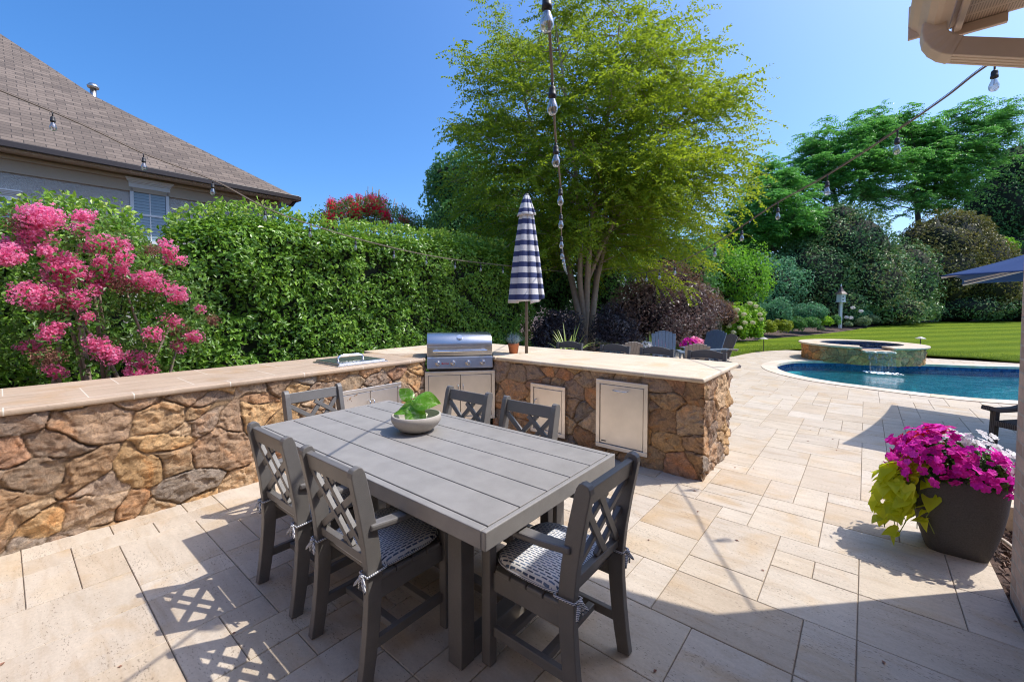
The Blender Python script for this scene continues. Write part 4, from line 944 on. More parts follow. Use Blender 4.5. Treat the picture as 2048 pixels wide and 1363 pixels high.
mb = MB(); mb.lathe([(0.40, 0.34), (0.40, 0.395), (0.70, 0.395), (0.70, 0.34)], 40, fp, True); mb.build('cap', M['coping'], fire, bevel=0.008, local=(fp, 0))
mb = MB(); mb.lathe([(0.0, 0.30), (0.41, 0.30)], 30, fp); mb.build('ash_bed', M['dark'], fire, local=(fp, 0))

# ------------------------------------------------------------------ spa
SC = np.array([9.88, 12.07, 0.0]); SR = 1.34; sp = empty('raised_spa', SC); tag(sp, 'round raised stone spa with pale coping spilling into the pool', 'spa')
stone_panel('stone_wall', 2 * math.pi * SR, 0.42, lambda x, z, d: np.stack([SC[0] + (SR + d) * np.cos(x / SR), SC[1] + (SR + d) * np.sin(x / SR), z], 1), 23, sp, sx=0.24, sz=0.2, step=0.014, local=SC, warm=(1.35, 1.08, 0.80))
sd_ = np.array([math.cos(R_(-115)), math.sin(R_(-115))]); sa = math.atan2(sd_[1], sd_[0])
mb = MB(); N = 96; V = []; F = []; gap = 0.25
angs = np.linspace(sa + gap, sa - gap + 2 * math.pi, N)
for a in angs:
    for r, z in ((0.94, 0.425), (0.93, 0.475), (1.44, 0.475), (1.45, 0.45), (1.43, 0.425)): V.append(SC + np.array([r * math.cos(a), r * math.sin(a), z]))
F = [[5 * i + k, 5 * i + 5 + k, 5 * i + 5 + (k + 1) % 5, 5 * i + (k + 1) % 5] for i in range(N - 1) for k in range(5)] + [[0, 1, 2, 3, 4], [5 * N - 1, 5 * N - 2, 5 * N - 3, 5 * N - 4, 5 * N - 5]]
mb.add(V, F); o = mb.build('coping', M['coping'], sp, bevel=0.008, local=(SC, 0))
mb = MB(); V = []; N = 64
for z in (0.43, 0.10):
    for i in range(N): a = 2 * math.pi * i / N; V.append(SC + np.array([0.96 * math.cos(a), 0.96 * math.sin(a), z]))
mb.add(V, [[i, (i + 1) % N, N + (i + 1) % N, N + i] for i in range(N)] + [[N + i for i in range(N)]]); mb.build('basin', M['pooltile'], sp, True, local=(SC, 0))
mb = MB(); mb.add([SC + np.array([0.965 * math.cos(2 * math.pi * i / N), 0.965 * math.sin(2 * math.pi * i / N), 0.40]) for i in range(N)], [list(range(N))]); mb.build('spa_water', M['water'], sp, local=(SC, 0))
SD = np.array([sd_[0], sd_[1], 0]); SS = np.array([-sd_[1], sd_[0], 0])
mb = MB(); mb.box(SC + SD * 1.28 + VZ * 0.375, (0.72, 0.62, 0.05), (SD, SS, VZ)); mb.build('spillway', M['coping'], sp, bevel=0.006, local=(SC, 0))
for s in (-1, 1):
    mb = MB(); mb.box(SC + SD * 1.21 + SS * s * 0.335 + VZ * 0.448, (0.50, 0.05, 0.05), (SD, SS, VZ))
    mb.build('spill_cheek', M['coping'], sp, bevel=0.006, local=(SC, 0))
m, n, l, b = new_mat('falling_water'); tr = n.new('ShaderNodeBsdfTransparent'); tr.inputs['Color'].default_value = (0.85, 0.93, 0.95, 1); gl = n.new('ShaderNodeBsdfGlossy'); gl.inputs['Roughness'].default_value = 0.15
df = n.new('ShaderNodeBsdfTranslucent'); df.inputs['Color'].default_value = (0.8, 0.85, 0.9, 1); a1 = n.new('ShaderNodeMixShader'); a1.inputs[0].default_value = 0.5; l.new(gl.outputs[0], a1.inputs[1]); l.new(df.outputs[0], a1.inputs[2])
mp = n.new('ShaderNodeMapping'); mp.inputs['Scale'].default_value = (18, 18, 1.2); l.new(objco(n), mp.inputs['Vector']); t = noise(n, l, mp.outputs[0], 1.2, 3, 0.6); cr = ramp(n, [(0.5, (0.06, 0.06, 0.06)), (0.75, (0.6, 0.6, 0.6))]); l.new(t.outputs['Fac'], cr.inputs[0])
x = n.new('ShaderNodeMixShader'); l.new(cr.outputs[0], x.inputs[0]); l.new(tr.outputs[0], x.inputs[1]); l.new(a1.outputs[0], x.inputs[2]); l.new(x.outputs[0], n['Material Output'].inputs['Surface'])
V = []; F = []
for i in range(13):
    t = i / 12
    for j in range(17): s = j / 16 * 2 - 1; V.append(SC + SD * (1.64 + 0.20 * t ** 0.6 + 0.01 * math.sin(9 * s + 3 * t)) + SS * s * (0.30 - 0.06 * t) + VZ * (0.40 - 0.51 * t ** 1.5))
F = [[i * 17 + j, i * 17 + j + 1, (i + 1) * 17 + j + 1, (i + 1) * 17 + j] for i in range(12) for j in range(16)]
from_arrays('falling_water', np.array(V) - SC, np.array(F), m, sp, True)
rng = np.random.default_rng(8); mb = MB()
fm = plain('foam', (0.8, 0.85, 0.88), 0.5); fc = SC + SD * 1.88
V = []; F = []; 
for i in range(120):
    r = np.clip(rng.normal(0, 1, 2), -1.7, 1.7); c = fc + SS * r[0] * 0.19 + SD * r[1] * 0.12 + VZ * -0.108; rad = rng.uniform(0.008, 0.03); k = len(V)
    V += [c + np.array([rad * math.cos(q) * 1.6, rad * math.sin(q), 0.0]) for q in np.linspace(0, 2 * math.pi, 7)[:-1]] + [c + VZ * rad * 0.7]
    F += [[k + q, k + (q + 1) % 6, k + 6] for q in range(6)]
tag(from_arrays('foam', np.array(V), np.array(F), fm), kind='stuff')
# ------------------------------------------------------------------ large planter at the right
pl = np.array([2.845, 2.69, 0.0]); prz = R_(-37)
planter = empty('tapered_planter', pl, prz); PLL = (pl, prz)
tag(planter, 'large dark textured tapered planter overflowing with magenta flowers at the right edge', 'planter')
mb = MB(); N = 64; V = []; prof = [(0.136, 0.0), (0.143, 0.006), (0.168, 0.09), (0.192, 0.20), (0.209, 0.32), (0.217, 0.42), (0.217, 0.50), (0.213, 0.53), (0.206, 0.535), (0.196, 0.53), (0.192, 0.47)]
def sq(a, r, e=0.42): c, s = math.cos(a), math.sin(a); return r * np.sign(c) * abs(c) ** e, r * np.sign(s) * abs(s) ** e
cr_, sr_ = math.cos(prz), math.sin(prz)
for r, z in prof:
    for i in range(N):
        x, y = sq(2 * math.pi * i / N, r, 0.42 if z < 0.05 else 0.50); V.append(pl + np.array([x * cr_ - y * sr_, x * sr_ + y * cr_, z]))
m = len(prof); F = [[k * N + i, k * N + (i + 1) % N, (k + 1) * N + (i + 1) % N, (k + 1) * N + i] for k in range(m - 1) for i in range(N)] + [list(range(N))[::-1], [(m - 1) * N + i for i in range(N)]]
mb.add(V, F); M['planter'] = plain('sandy_resin', (0.088, 0.082, 0.078), 0.8, var=0.6, scale=130, bmp=0.5, bscale=260); mb.build('pot', M['planter'], planter, True, local=PLL)
def flowers(name, P, Nn, r, mat, parent, loc, petals=5, seed=1, local_rz=0.0, cup=0.25):
    """open five-petalled flowers"""
    rng = np.random.default_rng(seed); P = np.asarray(P); V = []; F = []; rnd = []
    for p, nn in zip(P, Nn):
        nn = nrm(nn + rng.normal(0, 0.42, 3)); u = nrm(np.cross(nn, rng.normal(0, 1, 3))); v = np.cross(nn, u); rr = r * rng.uniform(0.7, 1.15); q = rng.random()
        for k in range(petals):
            a = 2 * math.pi * (k + 0.5 * q) / petals; d = u * math.cos(a) + v * math.sin(a); s = np.cross(nn, d); b0 = len(V)
            V += [p, p + d * rr * 0.5 + s * rr * 0.48 + nn * rr * cup * 0.6, p + d * rr * 0.95 + s * rr * 0.30 + nn * rr * cup * rng.uniform(0.2, 1.2), p + d * rr * 1.02 + nn * rr * cup * 0.3, p + d * rr * 0.95 - s * rr * 0.30 + nn * rr * cup * rng.uniform(0.2, 1.2), p + d * rr * 0.5 - s * rr * 0.48 + nn * rr * cup * 0.6]
            F.append([b0, b0 + 1, b0 + 2, b0 + 3]); F.append([b0, b0 + 3, b0 + 4, b0 + 5]); rnd += [min(1, max(0, q + rng.normal(0, .1)))] * 2
    V = np.array(V) - np.asarray(loc)
    if local_rz: c, s = math.cos(-local_rz), math.sin(-local_rz); V = np.stack([V[:, 0] * c - V[:, 1] * s, V[:, 0] * s + V[:, 1] * c, V[:, 2]], 1)
    return from_arrays(name, V, np.array(F), mat, parent, False, rnd=np.array(rnd))
def leaf_cloud(name, P, Nn, L, W, mat, parent=None, loc=(0, 0, 0), seed=0, jit=0.7, droop=0.3, up=0.25, A=None, fold=0.18, rz=0.0, clump=None):
    """many small pointed leaves; P centres, Nn outward directions"""
    rng = np.random.default_rng(seed); P = np.asarray(P); n = len(P)
    N = nrm(np.asarray(Nn) + rng.normal(0, jit, (n, 3)) + np.array([0, 0, up]))
    if A is None: A = rng.normal(0, 1, (n, 3)) + np.array([0, 0, -droop]) + 0.5 * np.asarray(Nn)
    A = nrm(A - N * np.sum(A * N, 1, keepdims=True)); B = np.cross(A, N)
    s = rng.uniform(0.65, 1.2, (n, 1)); l = L * s; w = W * s
    V = np.stack([P - A * l * 0.5, P + B * w * 0.5 + N * w * fold - A * l * 0.05, P + A * l * 0.5 - N * l * 0.08, P - B * w * 0.5 + N * w * fold - A * l * 0.05], 1).reshape(-1, 3) - np.asarray(loc)
    if rz: c, q = math.cos(-rz), math.sin(-rz); V = np.stack([V[:, 0] * c - V[:, 1] * q, V[:, 0] * q + V[:, 1] * c, V[:, 2]], 1)
    F = np.arange(4 * n).reshape(-1, 4); r = rng.random(n)
    if clump is not None: r = np.clip(0.55 * r + 0.45 * clump, 0, 1)
    return from_arrays(name, V, F, mat, parent, False, rnd=r)
def petal_mat(name, cols, tf=0.3):
    return leaf_mat(name, cols, tuple(min(1, c * 1.3) for c in cols[-1]), tf, 0.6, 0.2)
M['magenta'] = petal_mat('magenta_petal', [(0.40, 0.004, 0.18), (0.66, 0.012, 0.36), (0.76, 0.02, 0.46), (0.84, 0.06, 0.54)])
M['white_petal'] = petal_mat('white_petal', [(0.72, 0.70, 0.70), (0.85, 0.83, 0.83)])
M['red_petal'] = petal_mat('red_petal', [(0.5, 0.006, 0.02), (0.72, 0.03, 0.07)])
M['pink_petal'] = petal_mat('crape_pink', [(0.90, 0.13, 0.32), (0.96, 0.24, 0.46), (0.97, 0.45, 0.64)], 0.5)
M['faded'] = leaf_mat('spent_bloom', [(0.16, 0.07, 0.05), (0.30, 0.13, 0.09), (0.36, 0.20, 0.13)], (0.3, 0.15, 0.1), 0.2, 0.8)
M['bedding_leaf'] = leaf_mat('bedding_leaf', [(0.02, 0.06, 0.012), (0.05, 0.14, 0.02), (0.10, 0.22, 0.04)], (0.18, 0.35, 0.04), 0.3)
M['lime'] = leaf_mat('lime_leaf', [(0.46, 0.52, 0.014), (0.62, 0.68, 0.025), (0.75, 0.78, 0.06)], (0.92, 0.97, 0.05), 0.52, 0.45)
rng = np.random.default_rng(21)
def mound(n, c, rx, ry, rz_, lo=-0.25):
    P = []; Nn = []; rng = np.random.default_rng(n * 7 + 21)
    while len(P) < n:
        d = nrm(rng.normal(0, 1, 3))
        if d[2] < lo: continue
        b = 1 + 0.16 * math.sin(5 * d[0] + 3 * d[1] + 1) * math.cos(4 * d[1] - 2 * d[2]); P.append(np.asarray(c) + d * np.array([rx, ry, rz_]) * b); Nn.append(nrm(d / np.array([rx, ry, rz_])))
    return np.array(P), np.array(Nn)
mc = pl + np.array([-0.03, 0.0, 0.54])
P, Nn = mound(900, mc, 0.25, 0.27, 0.165, -0.45); leaf_cloud('foliage', P - Nn * 0.03, Nn, 0.055, 0.026, M['bedding_leaf'], planter, pl, 3, rz=prz)
P, Nn = mound(560, mc, 0.275, 0.295, 0.20, -0.30)
facing = nrm(np.array([-pl[0], -pl[1], 0])); rgt = np.array([-facing[1], facing[0], 0]); dd = P - mc; rr_, ff_ = dd @ rgt, dd @ facing
isw = (rr_ > 0.02 + 0.5 * ff_) & (ff_ < 0.10) & (rng.random(len(P)) < 0.9); isr = (rr_ < -0.02) & (ff_ < -0.10) & ~isw
keep = rng.random(len(P)) < 0.85
for nm, mk, mat in (('magenta_flowers', ~isw & ~isr & keep, M['magenta']), ('white_flowers', isw & keep, M['white_petal']), ('red_flowers', isr & keep, M['red_petal'])):
    flowers(nm, P[mk] + 0.02 * np.random.default_rng(3).normal(0, 1, (int(mk.sum()), 1)) * Nn[mk], Nn[mk], 0.030, mat, planter, pl, 5, 5, prz)
# trailing lime vine: heart leaves hung along runners
rng = random.Random(12); st = MB(); LP = []; 
camdir = nrm(np.array([-pl[0], -pl[1], 0])); rt = np.array([-camdir[1], camdir[0], 0])   # towards camera, and to the picture's left
for i in range(20):
    sx = rng.uniform(-0.02, 0.20); base = pl - rt * sx + camdir * rng.uniform(0.06, 0.20) + VZ * 0.55
    outv = nrm(-rt * rng.uniform(0.7, 1.2) + camdir * rng.uniform(-0.2, 0.8)); ln = rng.uniform(0.30, 0.56)
    pts = [base + outv * (0.12 * math.sin(min(1, t * 1.8) * math.pi / 2) + 0.07 * t * rng.uniform(0.2, 1.6)) - VZ * (ln * max(0, t - 0.12) ** 1.15) + rt * 0.08 * t * rng.uniform(-0.3, 0.9) for t in np.linspace(0, 1, 7)]
    st.tube(pts, 0.0028, 5); LP += [(pts[k] + (pts[k + 1] - pts[k]) * rng.random(), outv) for k in range(6) for _ in range(2)]
st.build('runner', plain('vine_stem', (0.25, 0.32, 0.06), 0.6), planter, True, local=PLL)
V = []; F = []; rnd = []
for p, ov in LP:
    L = rng.uniform(0.06, 0.105); W = L * rng.uniform(0.85, 1.0); Nl = nrm(ov * 0.6 + camdir * rng.uniform(-0.2, 0.7) + VZ * rng.uniform(0.4, 1.3) + np.array([rng.uniform(-.5, .5) for _ in range(3)])); A = nrm(np.array([rng.uniform(-.8, .8), rng.uniform(-.8, .8), -1.0]) + ov * 0.4); A = nrm(A - Nl * (A @ Nl)); B = np.cross(A, Nl); o = len(V); p = p + Nl * 0.02
    sh = [(0, 0), (-0.16, 0.22), (-0.10, 0.42), (0.12, 0.52), (0.40, 0.40), (0.72, 0.20), (1.0, 0.0)]
    V += [p + A * L * a + B * W * b_ + Nl * (-0.25 * L * a * a + 0.12 * L * b_) for a, b_ in sh] + [p + A * L * a - B * W * b_ + Nl * (-0.25 * L * a * a + 0.12 * L * b_) for a, b_ in sh[1:-1]] + [p + A * L * 0.4 - Nl * 0.06 * L]
    m_ = o + 12; ring = [o + k for k in range(7)] + [o + 11, o + 10, o + 9, o + 8, o + 7]; rr = rng.random()
    for k in range(12): F.append([m_, ring[k], ring[(k + 1) % 12]]); rnd.append(rr)
V = np.array(V) - pl; V = np.stack([V[:, 0] * cr_ + V[:, 1] * sr_, -V[:, 0] * sr_ + V[:, 1] * cr_, V[:, 2]], 1)
from_arrays('trailing_leaves', V, np.array(F), M['lime'], planter, True, rnd=np.array(rnd))

# ------------------------------------------------------------------ flower pots by the fire pit
def flower_pot(px, Y, h, r, label, pm, fl, spike=False):
    p = at(px, 690, Y); p = np.array([p[0], p[1], 0.0]); o = empty('flower_pot', p); tag(o, label, 'planter')
    mb = MB(); mb.lathe([(0.0, 0.0), (r * 0.72, 0.0), (r, h), (r * 1.04, h), (r * 1.04, h + 0.03), (r * 0.9, h + 0.03), (r * 0.88, h - 0.02), (0.0, h - 0.03)], 28, p); mb.build('pot', pm, o, True, local=(p, 0))
    P, Nn = mound(260, p + VZ * (h + 0.03), r * 1.1, r * 1.1, r * 0.9, -0.3); leaf_cloud('foliage', P, Nn, 0.07, 0.04, M['bedding_leaf'], o, p, 3)
    for nm, mat, cx, cy_, cz, rr, k in fl: P, Nn = mound(k, p + np.array([cx * r, cy_ * r, h + 0.05 + cz * r]), rr * r, rr * r, rr * r * 0.8, -0.2); flowers(nm, P, Nn, 0.034, mat, o, p, 5, k)
    if spike: blades('spike_leaves', p + VZ * h, 18, spike, 0.03, 0.35, M['spike'], o, p, 7, 0.35, 1.0, 6, 0.04)
    return o
M['spike'] = leaf_mat('spike_leaf', [(0.20, 0.30, 0.06), (0.34, 0.44, 0.12), (0.48, 0.55, 0.24)], (0.4, 0.55, 0.1), 0.35, 0.5)
flower_pot(1302, 10.2, 0.36, 0.24, 'beige pot of white and pink flowers with a grassy spike by the purple shrubs', M['concrete'], [('white_flowers', M['white_petal'], -0.5, -0.4, 0.5, 0.75, 90), ('pink_flowers', M['pink_petal'], 0.8, -0.2, 0.75, 0.55, 60)], 0.62)
flower_pot(1386, 10.6, 0.36, 0.25, 'dark pot of pink flowers with trailing lime leaves between the adirondack chairs', M['planter'], [('pink_flowers', M['magenta'], -0.5, -0.3, 0.6, 0.8, 110), ('pale_pink_flowers', M['pink_petal'], 0.4, 0.2, 0.8, 0.7, 70), ('lime_leaves', M['lime'], 0.55, -0.55, 0.05, 0.75, 120)])
sp_ = at(1137, 690, 7.2); sp_ = np.array([sp_[0], sp_[1], 0.0]); so = empty('spiky_plant_pot', sp_); tag(so, 'low wide pot with a spray of long yellow-green spiky leaves behind the counter', 'potted plant')
mb = MB(); mb.lathe([(0.0, 0.0), (0.20, 0.0), (0.27, 0.55), (0.29, 0.55), (0.29, 0.6), (0.24, 0.6), (0.23, 0.54), (0.0, 0.53)], 28, sp_); mb.build('pot', M['concrete'], so, True, local=(sp_, 0))
blades('spike_leaves', sp_ + VZ * 0.56, 34, 0.86, 0.034, 0.95, M['spike'], so, sp_, 9, 0.85, 1.0, 9, 0.05)
P, Nn = mound(120, sp_ + VZ * 0.6, 0.27, 0.27, 0.12, 0.0); leaf_cloud('foliage', P, Nn, 0.07, 0.04, M['bedding_leaf'], so, sp_, 5)
P, Nn = mound(26, sp_ + VZ * 0.64 - np.array([0.1, 0.1, 0]), 0.22, 0.2, 0.13, 0.1); flowers('pink_flowers', P, Nn, 0.03, M['pink_petal'], so, sp_, 5, 2)

# ------------------------------------------------------------------ navy cantilever umbrella, right
nc0 = at(1878, 553, 4.9); e1 = np.array([math.sin(R_(50)), math.cos(R_(50)), 0]); e2 = np.array([math.sin(R_(140)), math.cos(R_(140)), 0]); S = 2.9
nu = empty('cantilever_umbrella', nc0 + e1 * S / 2 + e2 * S / 2 - VZ * nc0[2]); nb = np.array(nu.location); tag(nu, 'open navy cantilever umbrella at the right edge by the pool', 'umbrella')
def canopy(S0, S1, z0, z1, sag, nm, mat, n=14):
    V = []; F = []; cc = nc0 + (e1 + e2) * S / 2
    for s in range(4):
        b0 = len(V); c = [(-1, -1), (1, -1), (1, 1), (-1, 1)]; A, B = c[s], c[(s + 1) % 4]
        for i in range(n + 1):
            t = i / n; h = S0 / 2 * (1 - t) + S1 / 2 * t
            for j in range(n + 1):
                q = j / n; x = A[0] + (B[0] - A[0]) * q; y = A[1] + (B[1] - A[1]) * q; edge = 4 * q * (1 - q)
                inw = 1 - 0.05 * edge * (1 - t); z = z0 + (z1 - z0) * t - sag * math.sin(math.pi * t) * 0.35 - 0.03 * edge * (1 - t) * 0 + 0.035 * edge * (1 - t)
                V.append(cc + e1 * x * h * inw + e2 * y * h * inw + VZ * (z - nc0[2]))
        F += [[b0 + i * (n + 1) + j, b0 + i * (n + 1) + j + 1, b0 + (i + 1) * (n + 1) + j + 1, b0 + (i + 1) * (n + 1) + j] for i in range(n) for j in range(n)]
    o = from_arrays(nm, np.array(V) - nb, np.array(F), mat, nu, True); sd = o.modifiers.new('Solidify', 'SOLIDIFY'); sd.thickness = 0.004; return o
M['navy'] = plain('navy_canvas', (0.022, 0.052, 0.15), 0.9, var=0.1, scale=8, bmp=0.1, spec=0.1)
canopy(S, 0.75, nc0[2], nc0[2] + 0.47, 0.10, 'canopy', M['navy']); canopy(0.95, 0.05, nc0[2] + 0.475, nc0[2] + 0.66, 0.03, 'canopy_vent', M['navy'], 8)
cc = nc0 + (e1 + e2) * S / 2
for s, (x, y) in enumerate(((-1, -1), (1, -1), (1, 1), (-1, 1), (0, -1), (1, 0), (0, 1), (-1, 0))):
    mb = MB(); k = 0.985 if x and y else 0.92; mb.bar(cc + e1 * x * S / 2 * k + e2 * y * S / 2 * k - VZ * 0.012, cc + VZ * 0.36, 0.022, 0.016, VZ); mb.build('rib', M['white'], nu, local=(nb, 0))
mb = MB(); pb = cc + e1 * 1.2 + e2 * 1.9; mb.tube([pb * np.array([1, 1, 0]), np.array([pb[0], pb[1], 2.75])], 0.045, 12); mb.tube([np.array([pb[0], pb[1], 2.7]), cc * np.array([1, 1, 0]) + VZ * 2.72], 0.035, 10); mb.tube([cc * np.array([1, 1, 0]) + VZ * 2.72, cc * np.array([1, 1, 0]) + VZ * 2.3], 0.03, 10); mb.build('mast', M['black'], nu, True, local=(nb, 0))
mb = MB(); mb.box(np.array([pb[0], pb[1], 0.05]), (0.9, 0.9, 0.1)); mb.build('base', M['planter'], nu, bevel=0.01, local=(nb, 0))

# ------------------------------------------------------------------ wicker chair behind the planter
m, n, l, b = new_mat('brown_wicker'); w = n.new('ShaderNodeTexWave'); w.inputs['Scale'].default_value = 30; w.bands_direction = 'Z'; w2 = n.new('ShaderNodeTexWave'); w2.inputs['Scale'].default_value = 22; w2.bands_direction = 'X'
v = objco(n); l.new(v, w.inputs['Vector']); l.new(v, w2.inputs['Vector']); h = math_(n, l, 'MULTIPLY', w.outputs['Fac'], w2.outputs['Fac']); cr = ramp(n, [(0.1, (0.035, 0.028, 0.024)), (0.6, (0.20, 0.165, 0.14))]); l.new(h, cr.inputs[0]); l.new(cr.outputs[0], b.inputs['Base Color']); b.inputs['Roughness'].default_value = 0.7; bump(n, l, b, h, 0.6, 0.01); M['wicker'] = m
wp = np.array([5.52, 4.28, 0.0]); wrz = R_(100); wc = empty('wicker_armchair', wp, wrz); wc.scale = (1, 1, 0.85); tag(wc, 'brown woven lounge chair half hidden behind the brick house corner', 'chair')
X = np.array([1.0, 0, 0])
for s in (-1, 1):
    mb = MB(); mb.sweep([(s * 0.31, -0.30, 0.56), (s * 0.32, 0.0, 0.50), (s * 0.32, 0.25, 0.50), (s * 0.32, 0.40, 0.545)], 0.08, 0.055, X); mb.build('armrest', M['wicker'], wc, bevel=0.01)
    mb = MB(); mb.bar((s * 0.31, 0.30, 0), (s * 0.31, 0.28, 0.49), 0.05, 0.06); mb.build('front_leg', M['wicker'], wc, bevel=0.005)
    mb = MB(); mb.bar((s * 0.29, -0.36, 0), (s * 0.29, -0.28, 0.4), 0.05, 0.06); mb.build('rear_leg', M['wicker'], wc, bevel=0.005)
mb = MB(); mb.sweep([(0, -0.22, 0.34), (0, -0.30, 0.60), (0, -0.42, 0.90)], [0.52, 0.56, 0.60], 0.05, X); mb.build('back', M['wicker'], wc, bevel=0.02)
mb = MB(); mb.box((0, 0.03, 0.35), (0.58, 0.60, 0.08)); mb.build('seat', M['wicker'], wc, bevel=0.02)

# ------------------------------------------------------------------ the house the camera stands beside
house = empty('brick_house', AB(-2.5, -4)); HL = (np.array(house.location), 0); tag(house, 'pale brick house corner with beige gutter, downspout and vented soffit at the right edge', 'house')
def uvmesh(name, quads, mat, parent, loc, thick=None):
    """quads: list of (4 points, 4 uvs)"""
    V = []; F = []; U = []
    for P, uv in quads: k = len(V); V += [np.asarray(p, float) - loc for p in P]; U += list(uv); F.append([k, k + 1, k + 2, k + 3][:len(P)])
    return from_arrays(name, np.array(V), F, mat, parent, uv=np.array(U))
def uvc(n): return n.new('ShaderNodeTexCoord').outputs['UV']
m, n, l, b = new_mat('pale_brick'); br = n.new('ShaderNodeTexBrick'); br.inputs['Scale'].default_value = 1; br.inputs['Brick Width'].default_value = 0.205; br.inputs['Row Height'].default_value = 0.071; br.inputs['Mortar Size'].default_value = 0.007; br.inputs['Mortar Smooth'].default_value = 0.3; br.inputs['Bias'].default_value = -0.1
br.inputs['Color1'].default_value = (0.60, 0.46, 0.36, 1); br.inputs['Color2'].default_value = (0.42, 0.31, 0.24, 1); br.inputs['Mortar'].default_value = (0.50, 0.45, 0.38, 1); l.new(uvc(n), br.inputs['Vector'])
t = noise(n, l, geopos(n), 16, 6, 0.7); l.new(mixc(n, l, 1.0, br.outputs['Color'], math_(n, l, 'MULTIPLY_ADD', t.outputs['Fac'], 0.9, 0.55), 'MULTIPLY'), b.inputs['Base Color']); b.inputs['Roughness'].default_value = 0.9
bump(n, l, b, math_(n, l, 'MULTIPLY_ADD', t.outputs['Fac'], 0.3, math_(n, l, 'SUBTRACT', 1.0, br.outputs['Fac'])), 0.6, 0.012); M['brick'] = m
HA, HB, HZ = -0.53, -1.735, 3.16
def wq(a0, b0, a1, b1, z0, z1): w = math.hypot(a1 - a0, b1 - b0); return ([AB(a0, b0, z0), AB(a1, b1, z0), AB(a1, b1, z1), AB(a0, b0, z1)], [(0, z0), (w, z0), (w, z1), (0, z1)])
uvmesh('wall', [wq(-7, HB, HA, HB, -0.05, HZ), wq(HA, HB, HA, -6.5, -0.05, HZ), wq(HA, -6.5, -7, -6.5, -0.05, HZ), wq(-7, -6.5, -7, HB, -0.05, HZ), wq(-7.6, 4.5, -7.6, -7, -0.05, 5.6), wq(-7.6, -7, -14, -7, -0.05, 5.6), wq(-14, -7, -14, 4.5, -0.05, 5.6), wq(-14, 4.5, -7.6, 4.5, -0.05, 5.6)], M['brick'], house, HL[0])
M['trim'] = plain('beige_trim', (0.62, 0.49, 0.38), 0.5, var=0.08, scale=6)
EA, EB = -0.30, -1.27          # roof end and gutter face
mb = MB()
mb.box(AB((EA - 7) / 2, EB - 0.19, HZ + 0.13), (EA + 7, 0.022, 0.20), (VA, VB, VZ)); mb.box(AB(EA - 0.012, (EB - 6.5) / 2, HZ + 0.13), (0.024, 6.5 + EB, 0.20), (VA, VB, VZ)); mb.build('fascia', M['trim'], house, bevel=0.004, local=HL)
m, n, l, b = new_mat('vented_soffit'); uv = uvc(n); vo = n.new('ShaderNodeTexVoronoi'); vo.inputs['Scale'].default_value = 90; vo.inputs['Randomness'].default_value = 0.0; l.new(uv, vo.inputs['Vector'])
sx = n.new('ShaderNodeSeparateXYZ'); l.new(uv, sx.inputs[0]); rib = math_(n, l, 'LESS_THAN', math_(n, l, 'FRACT', math_(n, l, 'DIVIDE', sx.outputs[0], 0.10)), 0.16); dot = math_(n, l, 'LESS_THAN', vo.outputs['Distance'], 0.28)
c = mixc(n, l, math_(n, l, 'MULTIPLY', dot, math_(n, l, 'SUBTRACT', 1.0, rib)), (0.50, 0.38, 0.28), (0.10, 0.07, 0.05)); l.new(c, b.inputs['Base Color']); b.inputs['Roughness'].default_value = 0.5; bump(n, l, b, rib, 0.6, 0.01); M['soffit'] = m
uvmesh('soffit', [([AB(-7, EB - 0.2, HZ + 0.03), AB(EA - 0.024, EB - 0.2, HZ + 0.03), AB(EA - 0.024, -6.5, HZ + 0.03), AB(-7, -6.5, HZ + 0.03)], [(0, 0), (6.7, 0), (6.7, 5), (0, 5)])], M['soffit'], house, HL[0])
mb = MB(); mb.box(AB(EA - 0.014, EB - 0.30, HZ - 0.0), (0.028, 0.22, 0.055), (VA, VB, VZ)); mb.box(AB((EA - 7) / 2, EB - 0.213, HZ + 0.012), (EA + 7 - 0.03, 0.03, 0.034), (VA, VB, VZ)); mb.build('soffit_trim', M['trim'], house, bevel=0.004, local=HL)
m, n, l, b = new_mat('brown_shingle'); br = n.new('ShaderNodeTexBrick'); br.inputs['Scale'].default_value = 1; br.inputs['Brick Width'].default_value = 0.32; br.inputs['Row Height'].default_value = 0.145; br.inputs['Mortar Size'].default_value = 0.010; br.inputs['Mortar Smooth'].default_value = 0.6
br.inputs['Color1'].default_value = (0.205, 0.158, 0.124, 1); br.inputs['Color2'].default_value = (0.122, 0.094, 0.075, 1); br.inputs['Mortar'].default_value = (0.055, 0.044, 0.038, 1); l.new(uvc(n), br.inputs['Vector'])
t = noise(n, l, geopos(n), 1.5, 6, 0.7); t2 = noise(n, l, geopos(n), 60, 3, 0.7); c = mixc(n, l, 1.0, br.outputs['Color'], math_(n, l, 'MULTIPLY_ADD', t.outputs['Fac'], 0.4, 0.8), 'MULTIPLY'); l.new(mixc(n, l, 1.0, c, math_(n, l, 'MULTIPLY_ADD', t2.outputs['Fac'], 0.8, 0.6), 'MULTIPLY'), b.inputs['Base Color']); b.inputs['Roughness'].default_value = 0.95
bump(n, l, b, math_(n, l, 'SUBTRACT', 1.0, br.outputs['Fac']), 0.5, 0.02); M['shingle'] = m
pit = 0.62
